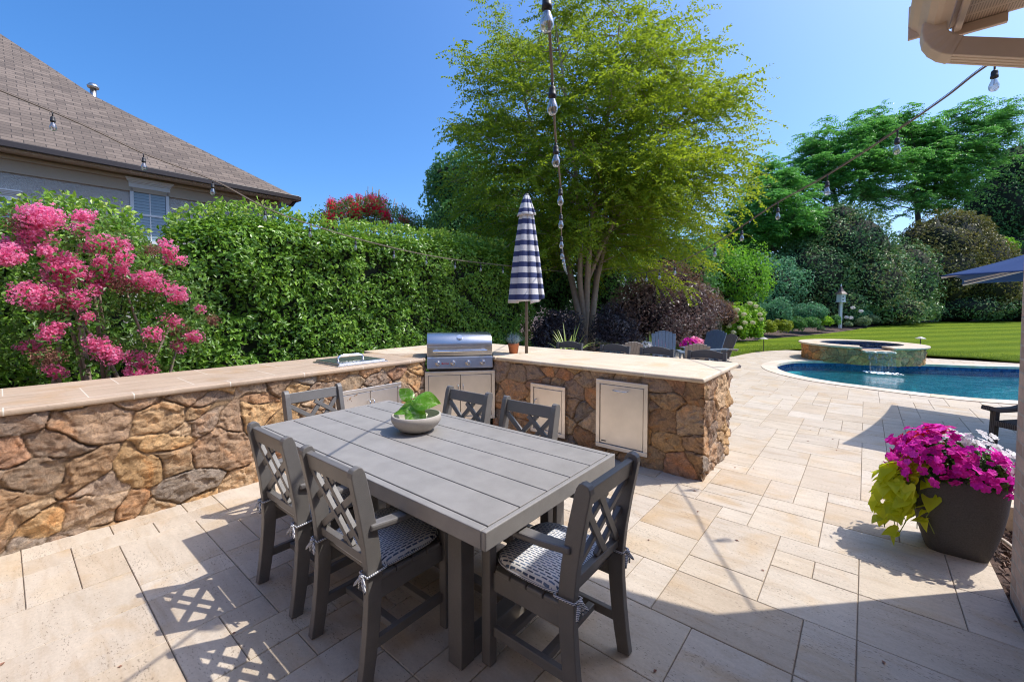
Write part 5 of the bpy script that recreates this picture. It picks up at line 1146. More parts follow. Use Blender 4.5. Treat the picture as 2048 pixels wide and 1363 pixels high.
uvmesh('roof', [([AB(-7, EB - 0.14, HZ + 0.235), AB(EA, EB - 0.14, HZ + 0.235), AB(EA, -4.1, HZ + 0.235 + (4.1 + EB - 0.14) * pit), AB(-7, -4.1, HZ + 0.235 + (4.1 + EB - 0.14) * pit)], [(0, 0), (6.7, 0), (6.7, 3), (0, 3)]),
                ([AB(EA, -6.5, HZ + 0.235), AB(-7, -6.5, HZ + 0.235), AB(-7, -4.1, HZ + 0.235 + (4.1 + EB - 0.14) * pit), AB(EA, -4.1, HZ + 0.235 + (4.1 + EB - 0.14) * pit)], [(0, 0), (6.7, 0), (6.7, 3), (0, 3)]),
                ([AB(EA - 0.03, EB - 0.2, HZ + 0.2), AB(EA - 0.03, -6.5, HZ + 0.2), AB(EA - 0.03, -4.1, HZ + 0.2 + (4.1 + EB - 0.14) * pit)], [(0, 0), (5, 0), (2.5, 2)]),
                ([AB(-7.3, -7.4, 5.5), AB(-7.3, 4.9, 5.5), AB(-10.8, 4.9, 7.6), AB(-10.8, -7.4, 7.6)], [(0, 0), (12, 0), (12, 4), (0, 4)]), ([AB(-14.3, 4.9, 5.5), AB(-14.3, -7.4, 5.5), AB(-10.8, -7.4, 7.6), AB(-10.8, 4.9, 7.6)], [(0, 0), (12, 0), (12, 4), (0, 4)]),
                ([AB(-7.3, 4.55, 5.45), AB(-14.3, 4.55, 5.45), AB(-10.8, 4.55, 7.55)], [(0, 0), (7, 0), (3.5, 2)])], M['shingle'], house, HL[0])
# ogee gutter along the eave with its outlet elbow and downspout
gp = [(0.0, 0.0), (0.035, -0.004), (0.055, 0.0), (0.078, 0.018), (0.088, 0.040), (0.100, 0.062), (0.120, 0.085), (0.132, 0.105), (0.132, 0.128), (0.124, 0.128), (0.120, 0.110), (0.0, 0.012)]
mb = MB(); V = [AB(a, EB - 0.165 + x * 1.25, HZ - 0.02 + z * 1.25) for a in (-7, EA + 0.01) for x, z in gp]; k = len(gp)
mb.add(V, [list(range(k))[::-1], [k + i for i in range(k)]] + [[i, (i + 1) % k, k + (i + 1) % k, k + i] for i in range(k)]); gut = mb.build('gutter', M['trim'], house, bevel=0.003, local=HL)
g0 = AB(EA - 0.16, EB - 0.10, HZ - 0.01); dirp = nrm(-VB * 0.93 + VA * 0.15 - VZ * 0.34)
pts = [g0 + VZ * 0.02, g0 - VZ * 0.03]; cpt = g0 - VZ * 0.03
for t in np.linspace(0.12, 1, 8): pts.append(cpt - VZ * 0.085 * math.sin(t * math.pi / 2) + dirp * 0.10 * (1 - math.cos(t * math.pi / 2)))
mb = MB(); mb.sweep(pts, [0.13 + 0.004 * (i % 2) for i in range(len(pts))], [0.10 + 0.004 * (i % 2) for i in range(len(pts))], VA); mb.build('elbow', M['trim'], gut, bevel=0.01, local=HL)
e0 = pts[-1]; e1_ = e0 + dirp * 0.42
mb = MB(); mb.sweep([e0 - dirp * 0.01, e1_], 0.125, 0.095, VA)
for s in (-0.035, 0.0, 0.035): mb.bar(e0 + VA * s + nrm(np.cross(dirp, VA)) * 0.0, e1_ + VA * s, 0.008, 0.103, VA)
mb.bar(e1_ - dirp * 0.03, e1_ + dirp * 0.05 - VZ * 2.85, 0.118, 0.09, VA); mb.build('downspout', M['trim'], gut, bevel=0.008, local=HL)
# planting strip against the house
bed = [AB(-0.53, -1.735, -0.03), AB(-0.04, -1.735, -0.03), AB(0.80, -1.72, -0.03), AB(1.07, -1.72, -0.03), AB(1.07, -6, -0.03), AB(-0.53, -6, -0.03)]
tag(from_arrays('planting_bed', np.array(bed), [list(range(6))], M['mulch']), kind='structure')
rng = np.random.default_rng(17); mb = MB()
for i in range(900):
    a, b_ = rng.uniform(-0.5, 1.0), rng.uniform(-2.5, -1.75); ax = np.linalg.qr(rng.normal(0, 1, (3, 3)))[0]; mb.box(AB(a, b_, -0.02 + rng.uniform(0, 0.03)), (rng.uniform(0.02, 0.06), rng.uniform(0.008, 0.02), 0.005), ax)
m, n, l, b = new_mat('bark_chip'); t = noise(n, l, geopos(n), 30, 2, 0.5); cr = ramp(n, [(0.35, (0.05, 0.03, 0.024)), (0.65, (0.26, 0.17, 0.13))]); l.new(t.outputs['Fac'], cr.inputs[0]); l.new(cr.outputs[0], b.inputs['Base Color']); b.inputs['Roughness'].default_value = 0.9
tag(mb.build('bark_chips', m), kind='stuff')
cb = AB(0.62, -1.90); cs = empty('edging_stone', cb, KR); tag(cs, 'squared pale edging stone in the mulch behind the tapered planter', 'stone')
mb = MB(); mb.box(cb + VZ * 0.06, (0.24, 0.34, 0.2), (VA, VB, VZ)); mb.build('block', M['coping'], cs, bevel=0.012, local=(cb, KR))
hs = MB(); hs.tube(catmull([AB(0.22, -1.74, 0.02), AB(0.10, -1.80, 0.07), AB(-0.10, -1.86, 0.06), AB(-0.35, -1.92, 0.0), AB(-0.5, -2.1, -0.02)], 6, False), 0.011, 8); tag(hs.build('irrigation_pipe', plain('tan_hose', (0.45, 0.37, 0.29), 0.6), None, True), 'tan irrigation pipe looping out of the mulch beside the tapered planter', 'pipe')

# ------------------------------------------------------------------ neighbour's house beyond the hedge
HW = 13.0; EZ = 4.86; EBH = 12.45
nb_ = AB(-3.0, HW + 4); nh = empty('neighbour_house', nb_); tag(nh, "neighbour's stucco house with brown shingle hip roof rising behind the hedge", 'house'); NL = (nb_, 0)
aC = toab(hit(596, 393, AB(0, EBH), VB))[0]; aW = aC - 0.42
m, n, l, b = new_mat('stucco'); t = noise(n, l, geopos(n), 9, 8, 0.75); t2 = noise(n, l, geopos(n), 60, 4, 0.7); l.new(mixc(n, l, 1.0, (0.70, 0.655, 0.60), math_(n, l, 'MULTIPLY_ADD', t.outputs['Fac'], 0.45, 0.78), 'MULTIPLY'), b.inputs['Base Color']); b.inputs['Roughness'].default_value = 0.95; bump(n, l, b, math_(n, l, 'ADD', t.outputs['Fac'], t2.outputs['Fac']), 0.8, 0.05); M['stucco'] = m
mb = MB(); mb.box(AB((aW - 14) / 2, HW + 4, EZ / 2 - 0.1), (aW + 14, 8, EZ), (VA, VB, VZ)); mb.build('wall', M['stucco'], nh, local=NL)
pitch = 0.78; pn = nrm(np.cross(VA, VB + VZ * pitch)); E0 = AB(0, EBH, EZ); pn = pn if pn @ VZ > 0 else -pn
H1 = hit(190, 193, E0, pn); H2 = hit(-8, 62, E0, pn); H3 = H2 + (H2 - H1) * 1.2; Cc = AB(aC, EBH, EZ)
sl = nrm(VB + VZ * pitch)
def ruv(p): d = p - E0; return (d @ VA, d @ sl)
far = AB(aC, HW + 9, EZ)
RP = [AB(-15, EBH, EZ), Cc, H1, H2, H3, H3 - VA * 9]
V = [p - nb_ for p in RP]; U = [ruv(p) for p in RP]
k = len(V); B2 = [far, H1 + VB * 3 + VA * 0.0, H3 + VB * 3, H3 - VA * 9 + VB * 3]
V += [p - nb_ for p in (Cc, far, H1 + VB * 2.5 - VZ * 0.1, H1)]; U += [(0, 0), (9, 0), (5, 5), (4, 5)]
V += [p - nb_ for p in (H1, H1 + VB * 2.5 - VZ * 0.1, H3 + VB * 2.5 - VZ * 0.1, H3)]; U += [(0, 0), (3, 0), (3, 9), (0, 9)]
from_arrays('roof', np.array(V), [[0, 1, 2, 3, 4, 5], [k, k + 1, k + 2, k + 3], [k + 4, k + 5, k + 6, k + 7]], M['shingle'], nh, uv=np.array(U))
M['gutter_brown'] = plain('dark_gutter', (0.045, 0.032, 0.027), 0.4, var=0.1)
mb = MB(); mb.box(AB((aC - 15) / 2, EBH - 0.04, EZ - 0.035), (aC + 15, 0.13, 0.13), (VA, VB, VZ)); mb.box(AB(aC + 0.02, EBH + 2.0, EZ - 0.035), (0.12, 4.1, 0.13), (VA, VB, VZ)); mb.build('gutter', M['gutter_brown'], nh, bevel=0.01, local=NL)
mb = MB(); q = AB(aC - 0.12, HW - 0.10, 0); mb.tube([AB(aC - 0.05, EBH + 0.1, EZ - 0.1), AB(aC - 0.10, EBH + 0.2, EZ - 0.22), AB(aW + 0.07, HW - 0.07, EZ - 0.42), AB(aW + 0.07, HW - 0.07, 0.5)], 0.05, 8); mb.build('downspout', M['gutter_brown'], nh, True, local=NL)
mb = MB(); mb.box(AB((aC - 15) / 2 - 0.05, EBH + 0.285, EZ - 0.095), (aC + 15, 0.60, 0.03), (VA, VB, VZ)); mb.box(AB((aW - 14) / 2, HW - 0.03, EZ - 0.30), (aW + 14.1, 0.06, 0.38), (VA, VB, VZ)); mb.box(AB((aW - 14) / 2, HW - 0.06, EZ - 0.19), (aW + 14.1, 0.12, 0.07), (VA, VB, VZ))
for i in range(90): mb.box(AB(aC - 0.3 - i * 0.16, EBH + 0.035, EZ - 0.118), (0.10, 0.07, 0.02), (VA, VB, VZ))
mb.build('soffit', plain('cream_trim', (0.50, 0.40, 0.29), 0.6, var=0.06), nh, local=NL)
M['pane'] = plain('window_pane', (0.10, 0.15, 0.19), 0.06, var=0.1, spec=0.9)
M['blind'] = plain('blind_slats', (0.30, 0.40, 0.46), 0.5, var=0.05)
def window(px0, px1, pyt, pyb, arch=False):
    a0, zt = hitb(px0, pyt, HW); a1, _ = hitb(px1, pyt, HW); _, zb = hitb((px0 + px1) / 2, pyb, HW); w = a1 - a0; f_ = 0.07
    fm = MB()
    def fb(x0, x1, z0, z1, t=0.06): fm.box(AB((x0 + x1) / 2, HW - t / 2, (z0 + z1) / 2), (x1 - x0, t, z1 - z0), (VA, VB, VZ))
    fb(a0 - f_, a0, zb, zt); fb(a1, a1 + f_, zb, zt); fb(a0 - f_ - 0.05, a1 + f_ + 0.05, zb - 0.09, zb, 0.10); fb(a0 - f_ - 0.02, a1 + f_ + 0.02, zt, zt + 0.10, 0.07)
    for i in range(4): fb(a0 - f_ - 0.03 - 0.02 * i, a1 + f_ + 0.03 + 0.02 * i, zt + 0.10 + 0.03 * i, zt + 0.13 + 0.03 * i, 0.09 + 0.025 * i)
    fb((a0 + a1) / 2 - 0.012, (a0 + a1) / 2 + 0.012, zb, zt, 0.035); fb(a0, a1, (zb + zt) / 2 - 0.025, (zb + zt) / 2 + 0.025, 0.045)
    fm_ = fm.build('window', M['white'], nh, bevel=0.004, local=NL)
    pm = MB(); pm.box(AB((a0 + a1) / 2, HW - 0.012, (zb + zt) / 2), (w, 0.02, zt - zb), (VA, VB, VZ)); pm.build('pane', M['pane'], fm_, local=NL)
    bm_ = MB()
    for i in range(int((zt - zb) / 0.075)): z = zb + 0.04 + i * 0.075; bm_.box(AB((a0 + a1) / 2, HW - 0.0235, z), (w - 0.02, 0.003, 0.055), (VA, VB, VZ))
    bm_.build('blind', M['blind'], fm_, local=NL)
window(266, 330, 375, 483); window(-60, 22, 392, 500)
vp_ = hit(187, 196, E0 + VB * 0.5, pn); rv = MB(); rv.tube([vp_ - VZ * 0.6, vp_ + VZ * 0.30], 0.075, 14); rv.tube([vp_ + VZ * 0.28, vp_ + VZ * 0.33, vp_ + VZ * 0.40], [0.13, 0.14, 0.09], 14); rv.build('vent_pipe', M['steel'], nh, True, local=NL)

# ------------------------------------------------------------------ birdhouse and path lights
bh = gt(1680, 656); bo = empty('birdhouse', bh); tag(bo, 'white birdhouse with small brown roof on a white post in the mulch bed', 'birdhouse'); z = lambda k: bh + VZ * k
mb = MB(); mb.box(z(0.70), (0.12, 0.12, 1.40)); mb.build('post', M['white'], bo, bevel=0.008, local=(bh, 0))
hexp = [(bh[0] + 0.215 * math.cos(k * math.pi / 3), bh[1] + 0.215 * math.sin(k * math.pi / 3)) for k in range(6)]
mb = MB(); mb.prism(hexp, bh[2] + 1.40, bh[2] + 1.80); mb.prism([(bh[0] + (x - bh[0]) * 1.15, bh[1] + (y - bh[1]) * 1.15) for x, y in hexp], bh[2] + 1.37, bh[2] + 1.41); hb_ = mb.build('house_box', M['white'], bo, local=(bh, 0))
mb = MB(); mb.lathe([(0.30, 1.80), (0.17, 1.93), (0.09, 2.06), (0.05, 2.18), (0.0, 2.2)], 6, bh); mb.build('roof', plain('brown_metal', (0.12, 0.075, 0.06), 0.5), bo, local=(bh, 0)); mb = MB(); mb.lathe([(0.0, 2.19), (0.035, 2.2), (0.02, 2.28), (0.0, 2.36)], 10, bh); mb.build('finial', M['white'], bo, local=(bh, 0))
mb = MB()
for k in (-0.10, 0.06):
    cpt = bh + np.array([-0.02 - 0.005, -0.19, 1.60 + k]); mb.tube([cpt, cpt + np.array([0, -0.004, 0])], 0.035, 12)
mb.build('entrance_hole', M['dark'], bo, local=(bh, 0))
def path_light(px, py, h, lab):
    p = gz(px, py, 0.02); o = empty('path_light', p); tag(o, lab, 'path light'); mb = MB(); mb.tube([p, p + VZ * h], 0.012, 8); mb.build('stem', M['black'], o, local=(p, 0))
    mb = MB(); mb.lathe([(0.0, h + 0.05), (0.03, h + 0.045), (0.13, h - 0.005), (0.13, h - 0.015), (0.0, h)], 20, p); mb.build('hat', plain('bronze_hat', (0.45, 0.42, 0.36), 0.4), o, local=(p, 0))
path_light(1527, 702, 0.42, 'slim bronze path light on the strip of lawn left of the spa')
path_light(1840, 708, 0.50, 'small path light on the lawn just behind the right side of the spa')

# dry leaves and petals blown over the paving
rng = np.random.default_rng(33); P = []
while len(P) < 110:
    q = np.array([rng.uniform(-3, 6), rng.uniform(1.2, 9), 0.004])
    a_, b_ = toab(q)
    if b_ < 2.9 and not (-0.1 < a_ < 1.3 and b_ > -0.1) and not inside(offset(POOL, 0.3), np.array([q[0]]), np.array([q[1]]))[0]: P.append(q)
tag(leaf_cloud('leaf_litter', np.array(P), np.tile(VZ, (len(P), 1)), 0.026, 0.014, M['faded'], None, (0, 0, 0), 4, 0.15, 0, 1.0), kind='stuff')
# ------------------------------------------------------------------ vegetation
def sph(n, rng): return nrm(rng.normal(0, 1, (n, 3)))
def wob(D, k, rng, o=3):
    s = np.zeros(len(D))
    for i in range(o): w = rng.normal(0, 1, 3) * k * (1.7 ** i); s += np.sin(D @ w + rng.uniform(0, 6.28)) / (1.35 ** i)
    return s / 1.8
class Lumps:
    """a crown made of overlapping wobbly ellipsoids: list of (centre, radii)"""
    def __init__(s, L, seed=0, amp=0.14, freq=3.0): s.L = [(np.asarray(c, float), np.asarray(r, float)) for c, r in L]; s.rng = np.random.default_rng(seed); s.amp = amp; s.freq = freq
    def points(s, n, depth=0.30, lo=-0.75):
        w = np.array([(r[0] * r[1] + r[1] * r[2] + r[0] * r[2]) for _, r in s.L]); w = w / w.sum(); P = []; N = []; Cl = []
        for (c, r), k in zip(s.L, w):
            m = int(n * k * 1.5) + 20; D = sph(m, s.rng); D = D[D[:, 2] > lo]; f = 1 + s.amp * wob(D, s.freq, s.rng); rad = f * (1 - depth * s.rng.random(len(D)) ** 1.6)
            p = c + D * r * rad[:, None]; keep = np.ones(len(p), bool)
            for c2, r2 in s.L:
                if c2 is c: continue
                keep &= np.linalg.norm((p - c2) / r2, axis=1) > 0.80
            P.append(p[keep]); N.append(nrm(D[keep] / r)); Cl.append(0.5 + 0.5 * wob(p[keep] / max(r.max(), 0.3), 2.2, s.rng))
        P = np.concatenate(P); N = np.concatenate(N); Cl = np.concatenate(Cl)
        i = s.rng.permutation(len(P))[:n]; return P[i], N[i], np.clip(Cl[i], 0, 1)
    def core(s, name, mat, parent, loc, k=0.74):  # solid filler lumps added against see-through, no modelled twigs
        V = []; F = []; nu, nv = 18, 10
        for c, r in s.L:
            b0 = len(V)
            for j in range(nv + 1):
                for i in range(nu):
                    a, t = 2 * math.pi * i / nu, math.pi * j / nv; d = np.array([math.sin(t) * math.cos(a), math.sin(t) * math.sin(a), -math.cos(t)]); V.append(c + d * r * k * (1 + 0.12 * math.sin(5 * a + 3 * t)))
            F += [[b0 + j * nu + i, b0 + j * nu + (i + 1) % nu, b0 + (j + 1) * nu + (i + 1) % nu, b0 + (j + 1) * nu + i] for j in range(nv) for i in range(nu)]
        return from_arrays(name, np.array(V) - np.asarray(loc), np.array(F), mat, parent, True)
def pxl(px, py, rx, ry, Y, ry_depth=None):
    """ellipsoid seen at (px,py) with pixel radii, at depth Y"""
    c = at(px, py, Y); k = Y / F_PX; return (c, (rx * k, (ry_depth or rx * 0.9) * k, ry * k))
def shrub(name, label, cat, lumps, n, L, W, mat, seed, group=None, base=None, core=None, depth=0.3, amp=0.14, jit=0.7, up=0.25, droop=0.3, k=0.74):
    lp = Lumps(lumps, seed, amp); c = np.mean([l[0] for l in lumps], 0); b0 = np.array([c[0], c[1], float(th(c[1]))]) if base is None else base
    o = empty(name, b0); tag(o, label, cat, group); P, N, Cl = lp.points(n, depth); leaf_cloud('foliage', P, N, L, W, mat, o, b0, seed, jit, droop, up, clump=Cl)
    lp.core('dark_filler', core or M['filler_green'], o, b0, k); return o
M['hedge'] = leaf_mat('hedge_leaf', [(0.0383, 0.0958, 0.0139), (0.0958, 0.2174, 0.0244), (0.0958, 0.2174, 0.0244), (0.2002, 0.374, 0.0418), (0.2002, 0.374, 0.0418), (0.3654, 0.5742, 0.0784), (0.46, 0.5, 0.1)], (0.3, 0.48, 0.03), 0.34, 0.36, 0.5)
M['crape_leaf'] = leaf_mat('crape_myrtle_leaf', [(0.0431, 0.1121, 0.0242), (0.0949, 0.207, 0.0345), (0.207, 0.3105, 0.069)], (0.2, 0.33, 0.05), 0.4, 0.4)
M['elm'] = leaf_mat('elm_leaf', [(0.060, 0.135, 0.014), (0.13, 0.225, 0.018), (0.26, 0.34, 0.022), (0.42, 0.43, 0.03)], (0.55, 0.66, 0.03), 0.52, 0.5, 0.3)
M['deep'] = leaf_mat('deep_green_leaf', [(0.0474, 0.1349, 0.0474), (0.1181, 0.2866, 0.0741), (0.236, 0.4721, 0.1181)], (0.12, 0.26, 0.04), 0.38, 0.4)
M['bluegreen'] = leaf_mat('blue_green_leaf', [(0.0528, 0.1613, 0.0879), (0.1172, 0.3225, 0.1613), (0.2346, 0.5279, 0.2639)], (0.12, 0.28, 0.10), 0.38, 0.5)
M['bright'] = leaf_mat('bright_green_leaf', [(0.075, 0.195, 0.0225), (0.15, 0.36, 0.03), (0.3, 0.57, 0.0525)], (0.30, 0.60, 0.03), 0.45, 0.45)
M['magnolia'] = leaf_mat('magnolia_leaf', [(0.0447, 0.1193, 0.0447), (0.1044, 0.2311, 0.0746), (0.2051, 0.3544, 0.1119), (0.4848, 0.373, 0.1492)], (0.06, 0.12, 0.03), 0.22, 0.42, 0.4)
M['magnolia_gold'] = leaf_mat('magnolia_gold_leaf', [(0.05, 0.075, 0.018), (0.13, 0.145, 0.035), (0.27, 0.24, 0.055), (0.4, 0.3, 0.08)], (0.25, 0.22, 0.05), 0.25, 0.45, 0.4)
M['ailanthus'] = leaf_mat('pinnate_leaf', [(0.0592, 0.2011, 0.052), (0.1301, 0.3785, 0.071), (0.2603, 0.5914, 0.1183)], (0.16, 0.42, 0.06), 0.45, 0.4)
M['purple'] = leaf_mat('purple_leaf', [(0.05, 0.032, 0.034), (0.11, 0.07, 0.066), (0.19, 0.135, 0.115), (0.32, 0.215, 0.165)], (0.16, 0.06, 0.07), 0.28, 0.4, 0.5)
M['dark_purple'] = leaf_mat('dark_purple_leaf', [(0.032, 0.028, 0.036), (0.07, 0.06, 0.074), (0.16, 0.14, 0.15)], (0.07, 0.04, 0.07), 0.2, 0.4, 0.5)
M['bronze'] = leaf_mat('bronze_leaf', [(0.0975, 0.0624, 0.039), (0.234, 0.1268, 0.078), (0.468, 0.234, 0.1463)], (0.25, 0.12, 0.05), 0.3, 0.5)
M['limeshrub'] = leaf_mat('hydrangea_leaf', [(0.13, 0.26, 0.0195), (0.26, 0.468, 0.0325), (0.442, 0.65, 0.065)], (0.45, 0.70, 0.05), 0.4, 0.45)
M['cream_bloom'] = petal_mat('cream_bloom', [(0.55, 0.58, 0.30), (0.72, 0.68, 0.46), (0.80, 0.74, 0.60)])
M['gold_shrub'] = leaf_mat('gold_leaf', [(0.12, 0.19, 0.012), (0.26, 0.33, 0.018), (0.38, 0.42, 0.03)], (0.5, 0.55, 0.04), 0.35, 0.5)
M['sage'] = leaf_mat('sage_leaf', [(0.10, 0.17, 0.07), (0.22, 0.30, 0.14), (0.34, 0.42, 0.22)], (0.3, 0.4, 0.15), 0.25, 0.6)

# the clipped hedge along the left counter: a thick wall of leaves with a bumpy face and top
def hedge(label, a0, a1, top, b0, thick, n, seed):
    rng = np.random.default_rng(seed); base = AB((a0 + a1) / 2, b0 + thick / 2); o = empty('hedge', base, KR); tag(o, label, 'hedge', 'clipped evergreen hedges behind the counter')
    H = lambda a: np.interp(a, [t[0] for t in top], [t[1] for t in top])
    def face(a, z): return b0 + 0.26 * (fbm(a * 1.7 + seed, z * 1.7, seed) - 0.5) * 2 + 0.15 * (fbm(a * 4.5, z * 4.5 + seed, seed + 4) - 0.5) * 2
    P = []; N = []; Cl = []
    m = int(n * 0.62); a = rng.uniform(a0, a1, m); h = H(a); z = rng.uniform(0.02, 1, m) * h; d = 0.42 * rng.random(m) ** 1.4 + 0.30 * smooth((fbm(a * 3.3, z * 3.3, seed + 15) - 0.56) / 0.10); bb = face(a, z) + d + 0.35 * smooth((z / h - 0.86) / 0.14) ** 2
    P.append(K0 + np.outer(a, VA) + np.outer(bb, VB) + np.outer(z, VZ)); N.append(np.tile(-VB + 0.15 * VZ, (m, 1)) + np.outer(smooth((z / h - 0.8) / 0.2), VZ)); Cl.append(fbm(a * 2.6, z * 2.6, seed + 9))
    m = int(n * 0.30); a = rng.uniform(a0, a1, m); bq = rng.uniform(0, 1, m); tz = H(a) + 0.10 * (fbm(a * 3, bq * 4, seed + 2) - 0.5) * 2 + 0.07 * (fbm(a * 9, bq * 9, seed + 6) - 0.5) * 2 - 0.25 * rng.random(m) ** 1.6 - 0.18 * (2 * bq - 1) ** 4
    P.append(K0 + np.outer(a, VA) + np.outer(b0 + 0.05 + bq * (thick - 0.1), VB) + np.outer(tz, VZ)); N.append(np.tile(VZ - 0.25 * VB, (m, 1))); Cl.append(0.25 + 0.75 * fbm(a * 2.6, bq * 3, seed + 9))
    m = int(n * 0.06)
    for ae, s in ((a0, -1), (a1, 1)):
        z = rng.uniform(0.02, 1, m // 2) * float(H(ae)); bq = rng.uniform(0, 1, m // 2); P.append(K0 + np.outer(ae - s * 0.28 * rng.random(m // 2) ** 1.6 + s * 0.2 * (fbm(bq * 3, z * 3, seed) - .3), VA) + np.outer(b0 + bq * thick, VB) + np.outer(z, VZ)); N.append(np.tile(VA * s, (m // 2, 1))); Cl.append(fbm(bq * 3, z * 3, seed))
    # upright young shoots along the top
    m = int(n * 0.02); a = rng.uniform(a0, a1, m); bq = rng.uniform(0.05, 0.7, m); q = K0 + np.outer(a, VA) + np.outer(b0 + bq * thick, VB) + np.outer(H(a), VZ)
    for s in range(3): P.append(q + np.outer(0.03 + 0.06 * s + rng.uniform(0, 0.05, m), VZ) + rng.normal(0, 0.02, (m, 3))); N.append(rng.normal(0, 1, (m, 3))); Cl.append(np.full(m, 0.95))
    leaf_cloud('foliage', np.concatenate(P), np.concatenate(N), 0.092, 0.047, M['hedge'], o, base, seed, 0.6, 0.1, 0.35, rz=KR, clump=np.clip(np.concatenate(Cl), 0, 1))
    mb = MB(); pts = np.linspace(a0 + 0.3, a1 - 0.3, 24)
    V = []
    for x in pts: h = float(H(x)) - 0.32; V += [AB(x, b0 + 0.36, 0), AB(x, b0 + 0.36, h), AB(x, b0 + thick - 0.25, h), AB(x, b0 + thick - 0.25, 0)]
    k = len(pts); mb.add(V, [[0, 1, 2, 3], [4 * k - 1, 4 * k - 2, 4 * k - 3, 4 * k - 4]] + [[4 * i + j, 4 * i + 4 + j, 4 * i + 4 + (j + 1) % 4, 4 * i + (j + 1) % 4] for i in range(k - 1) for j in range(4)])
    mb.build('dark_filler', M['filler_green'], o, local=(base, KR)); return o  # solid dark block added inside the leaves against see-through
HB0 = 6.0
def htop(L): return [(q[0], q[1] - 0.20) for q in (hitb(x, y, HB0 + 0.35) for x, y in L)]
hedge('tall glossy green hedge stretching from the window to the striped umbrella', hitb(322, 600, HB0)[0], hitb(1072, 600, HB0)[0], htop([(318, 520), (336, 470), (346, 425), (375, 408), (430, 403), (500, 402), (560, 415), (620, 430), (700, 440), (780, 448), (850, 455), (930, 466), (1000, 484), (1045, 510), (1075, 560)]), HB0, 1.35, 52000, 41)
hedge('looser green hedge at the left edge behind the pink crape myrtle', -7.4, hitb(318, 600, HB0)[0], [(-7.4, 3.0)] + htop([(-40, 388), (20, 402), (60, 390), (100, 385), (160, 392), (215, 398), (250, 408), (275, 430), (295, 470), (318, 520)]), HB0, 1.35, 26000, 42)

# crape myrtles
def crape(label, base, stems, lumps, n, panicles, leafL, mat, pm, seed, faded=(), green=None, rad=0.10):
    o = empty('crape_myrtle', base); tag(o, label, 'flowering shrub'); rng = np.random.default_rng(seed)
    mb = MB()
    for p in stems: mb.tube(catmull(p, 5, False), np.linspace(0.028, 0.008, len(catmull(p, 5, False))), 7)
    mb.build('stems', M['bark'], o, True, local=(base, 0))
    lp = Lumps(lumps, seed, 0.2, 3.5); P, N, Cl = lp.points(n, 0.75); leaf_cloud('foliage', P, N, leafL, leafL * 0.5, mat, o, base, seed, 0.9, 0.3, 0.3, clump=Cl)
    for i, (c, r, h) in enumerate(panicles):
        m = int(520 * (r / 0.1) ** 2); D = sph(m, rng); rr = rng.random(m) ** 0.4; lobes = 1 + 0.34 * wob(D, 5.0, rng)
        ax = nrm(np.array([rng.normal(0, 0.5), rng.normal(0, 0.5) - 0.3, rng.normal(0.1, 0.5)])); q = D * (rr * lobes)[:, None] * np.array([r, r, r * h]); q = q + np.outer(q @ ax, ax) * 0.35
        fd = i in faded
        leaf_cloud('spent_flower_cluster' if fd else 'flower_cluster', c + q, D, 0.027 if not fd else 0.024, 0.024 if not fd else 0.012, M['faded'] if fd else pm, o, base, seed + i, 0.9, 0, 0.2, fold=0.35)
        if not fd:
            m = int(m * 0.06); D = sph(m, rng); leaf_cloud('buds', c + D * r * 1.15 * rng.random((m, 1)) ** .3, D, 0.022, 0.008, M['faded'], o, base, seed + i, 1.0)
    return o
PB = 4.95
def onb(px, py, off=0.0): return hit(px, py, AB(0, PB + off), VB)
cb_ = AB(-3.25, 5.2); rngc = random.Random(4)
pan = [(85, 433, 40), (60, 462, 26), (168, 432, 20), (162, 458, 20), (80, 480, 24), (30, 492, 26), (10, 510, 34), (92, 500, 18), (196, 488, 28), (240, 490, 28), (248, 515, 22), (335, 500, 24), (352, 520, 24), (130, 520, 28), (148, 540, 26), (105, 530, 20), (118, 560, 32), (200, 522, 16), (195, 555, 30), (230, 545, 36), (248, 572, 34), (270, 560, 26), (300, 560, 30), (330, 575, 30), (355, 590, 26), (60, 585, 32), (85, 600, 30), (130, 605, 34), (155, 598, 26), (185, 580, 20), (175, 635, 14), (102, 661, 26), (62, 692, 22), (95, 715, 28), (110, 742, 22), (196, 688, 24), (215, 705, 30), (305, 668, 24), (345, 645, 26), (365, 665, 28), (390, 673, 22), (355, 692, 20), (275, 718, 26), (295, 735, 28), (265, 745, 22), (425, 640, 20), (40, 445, 26), (128, 600, 18), (300, 500, 20), (400, 620, 16)]
pn_ = [(onb(x, y, rngc.uniform(-0.50, -0.12)), r * 0.0036, rngc.uniform(0.75, 1.0)) for x, y, r in pan]
stems = []
for i in range(11):
    x, y, _ = pan[rngc.randrange(len(pan))]; e = onb(x, y, 0.1); b0 = cb_ + VA * rngc.uniform(-0.5, 0.5) + VB * rngc.uniform(-.2, .2); stems.append([b0, b0 * 0.55 + e * 0.45 + VZ * 0.2, e])
crape('pink flowering crape myrtle leaning over the left end of the stone counter', cb_, stems, [(onb(120, 520, 0.1), (0.95, 0.55, 0.62)), (onb(260, 590, 0.15), (0.85, 0.5, 0.6)), (onb(60, 650, 0.1), (0.75, 0.5, 0.62)), (onb(330, 640, 0.15), (0.62, 0.45, 0.45)), (onb(200, 690, 0.1), (1.1, 0.45, 0.4)), (onb(-60, 560, 0.1), (0.7, 0.5, 0.8))], 11000, pn_, 0.055, M['crape_leaf'], M['pink_petal'], 60, faded=(46, 45, 47, 48, 39, 20, 33))
rb_ = at(730, 470, 12.3); rb_ = np.array([rb_[0], rb_[1], 0]); stems = []; pn2 = []; rngc = random.Random(9)
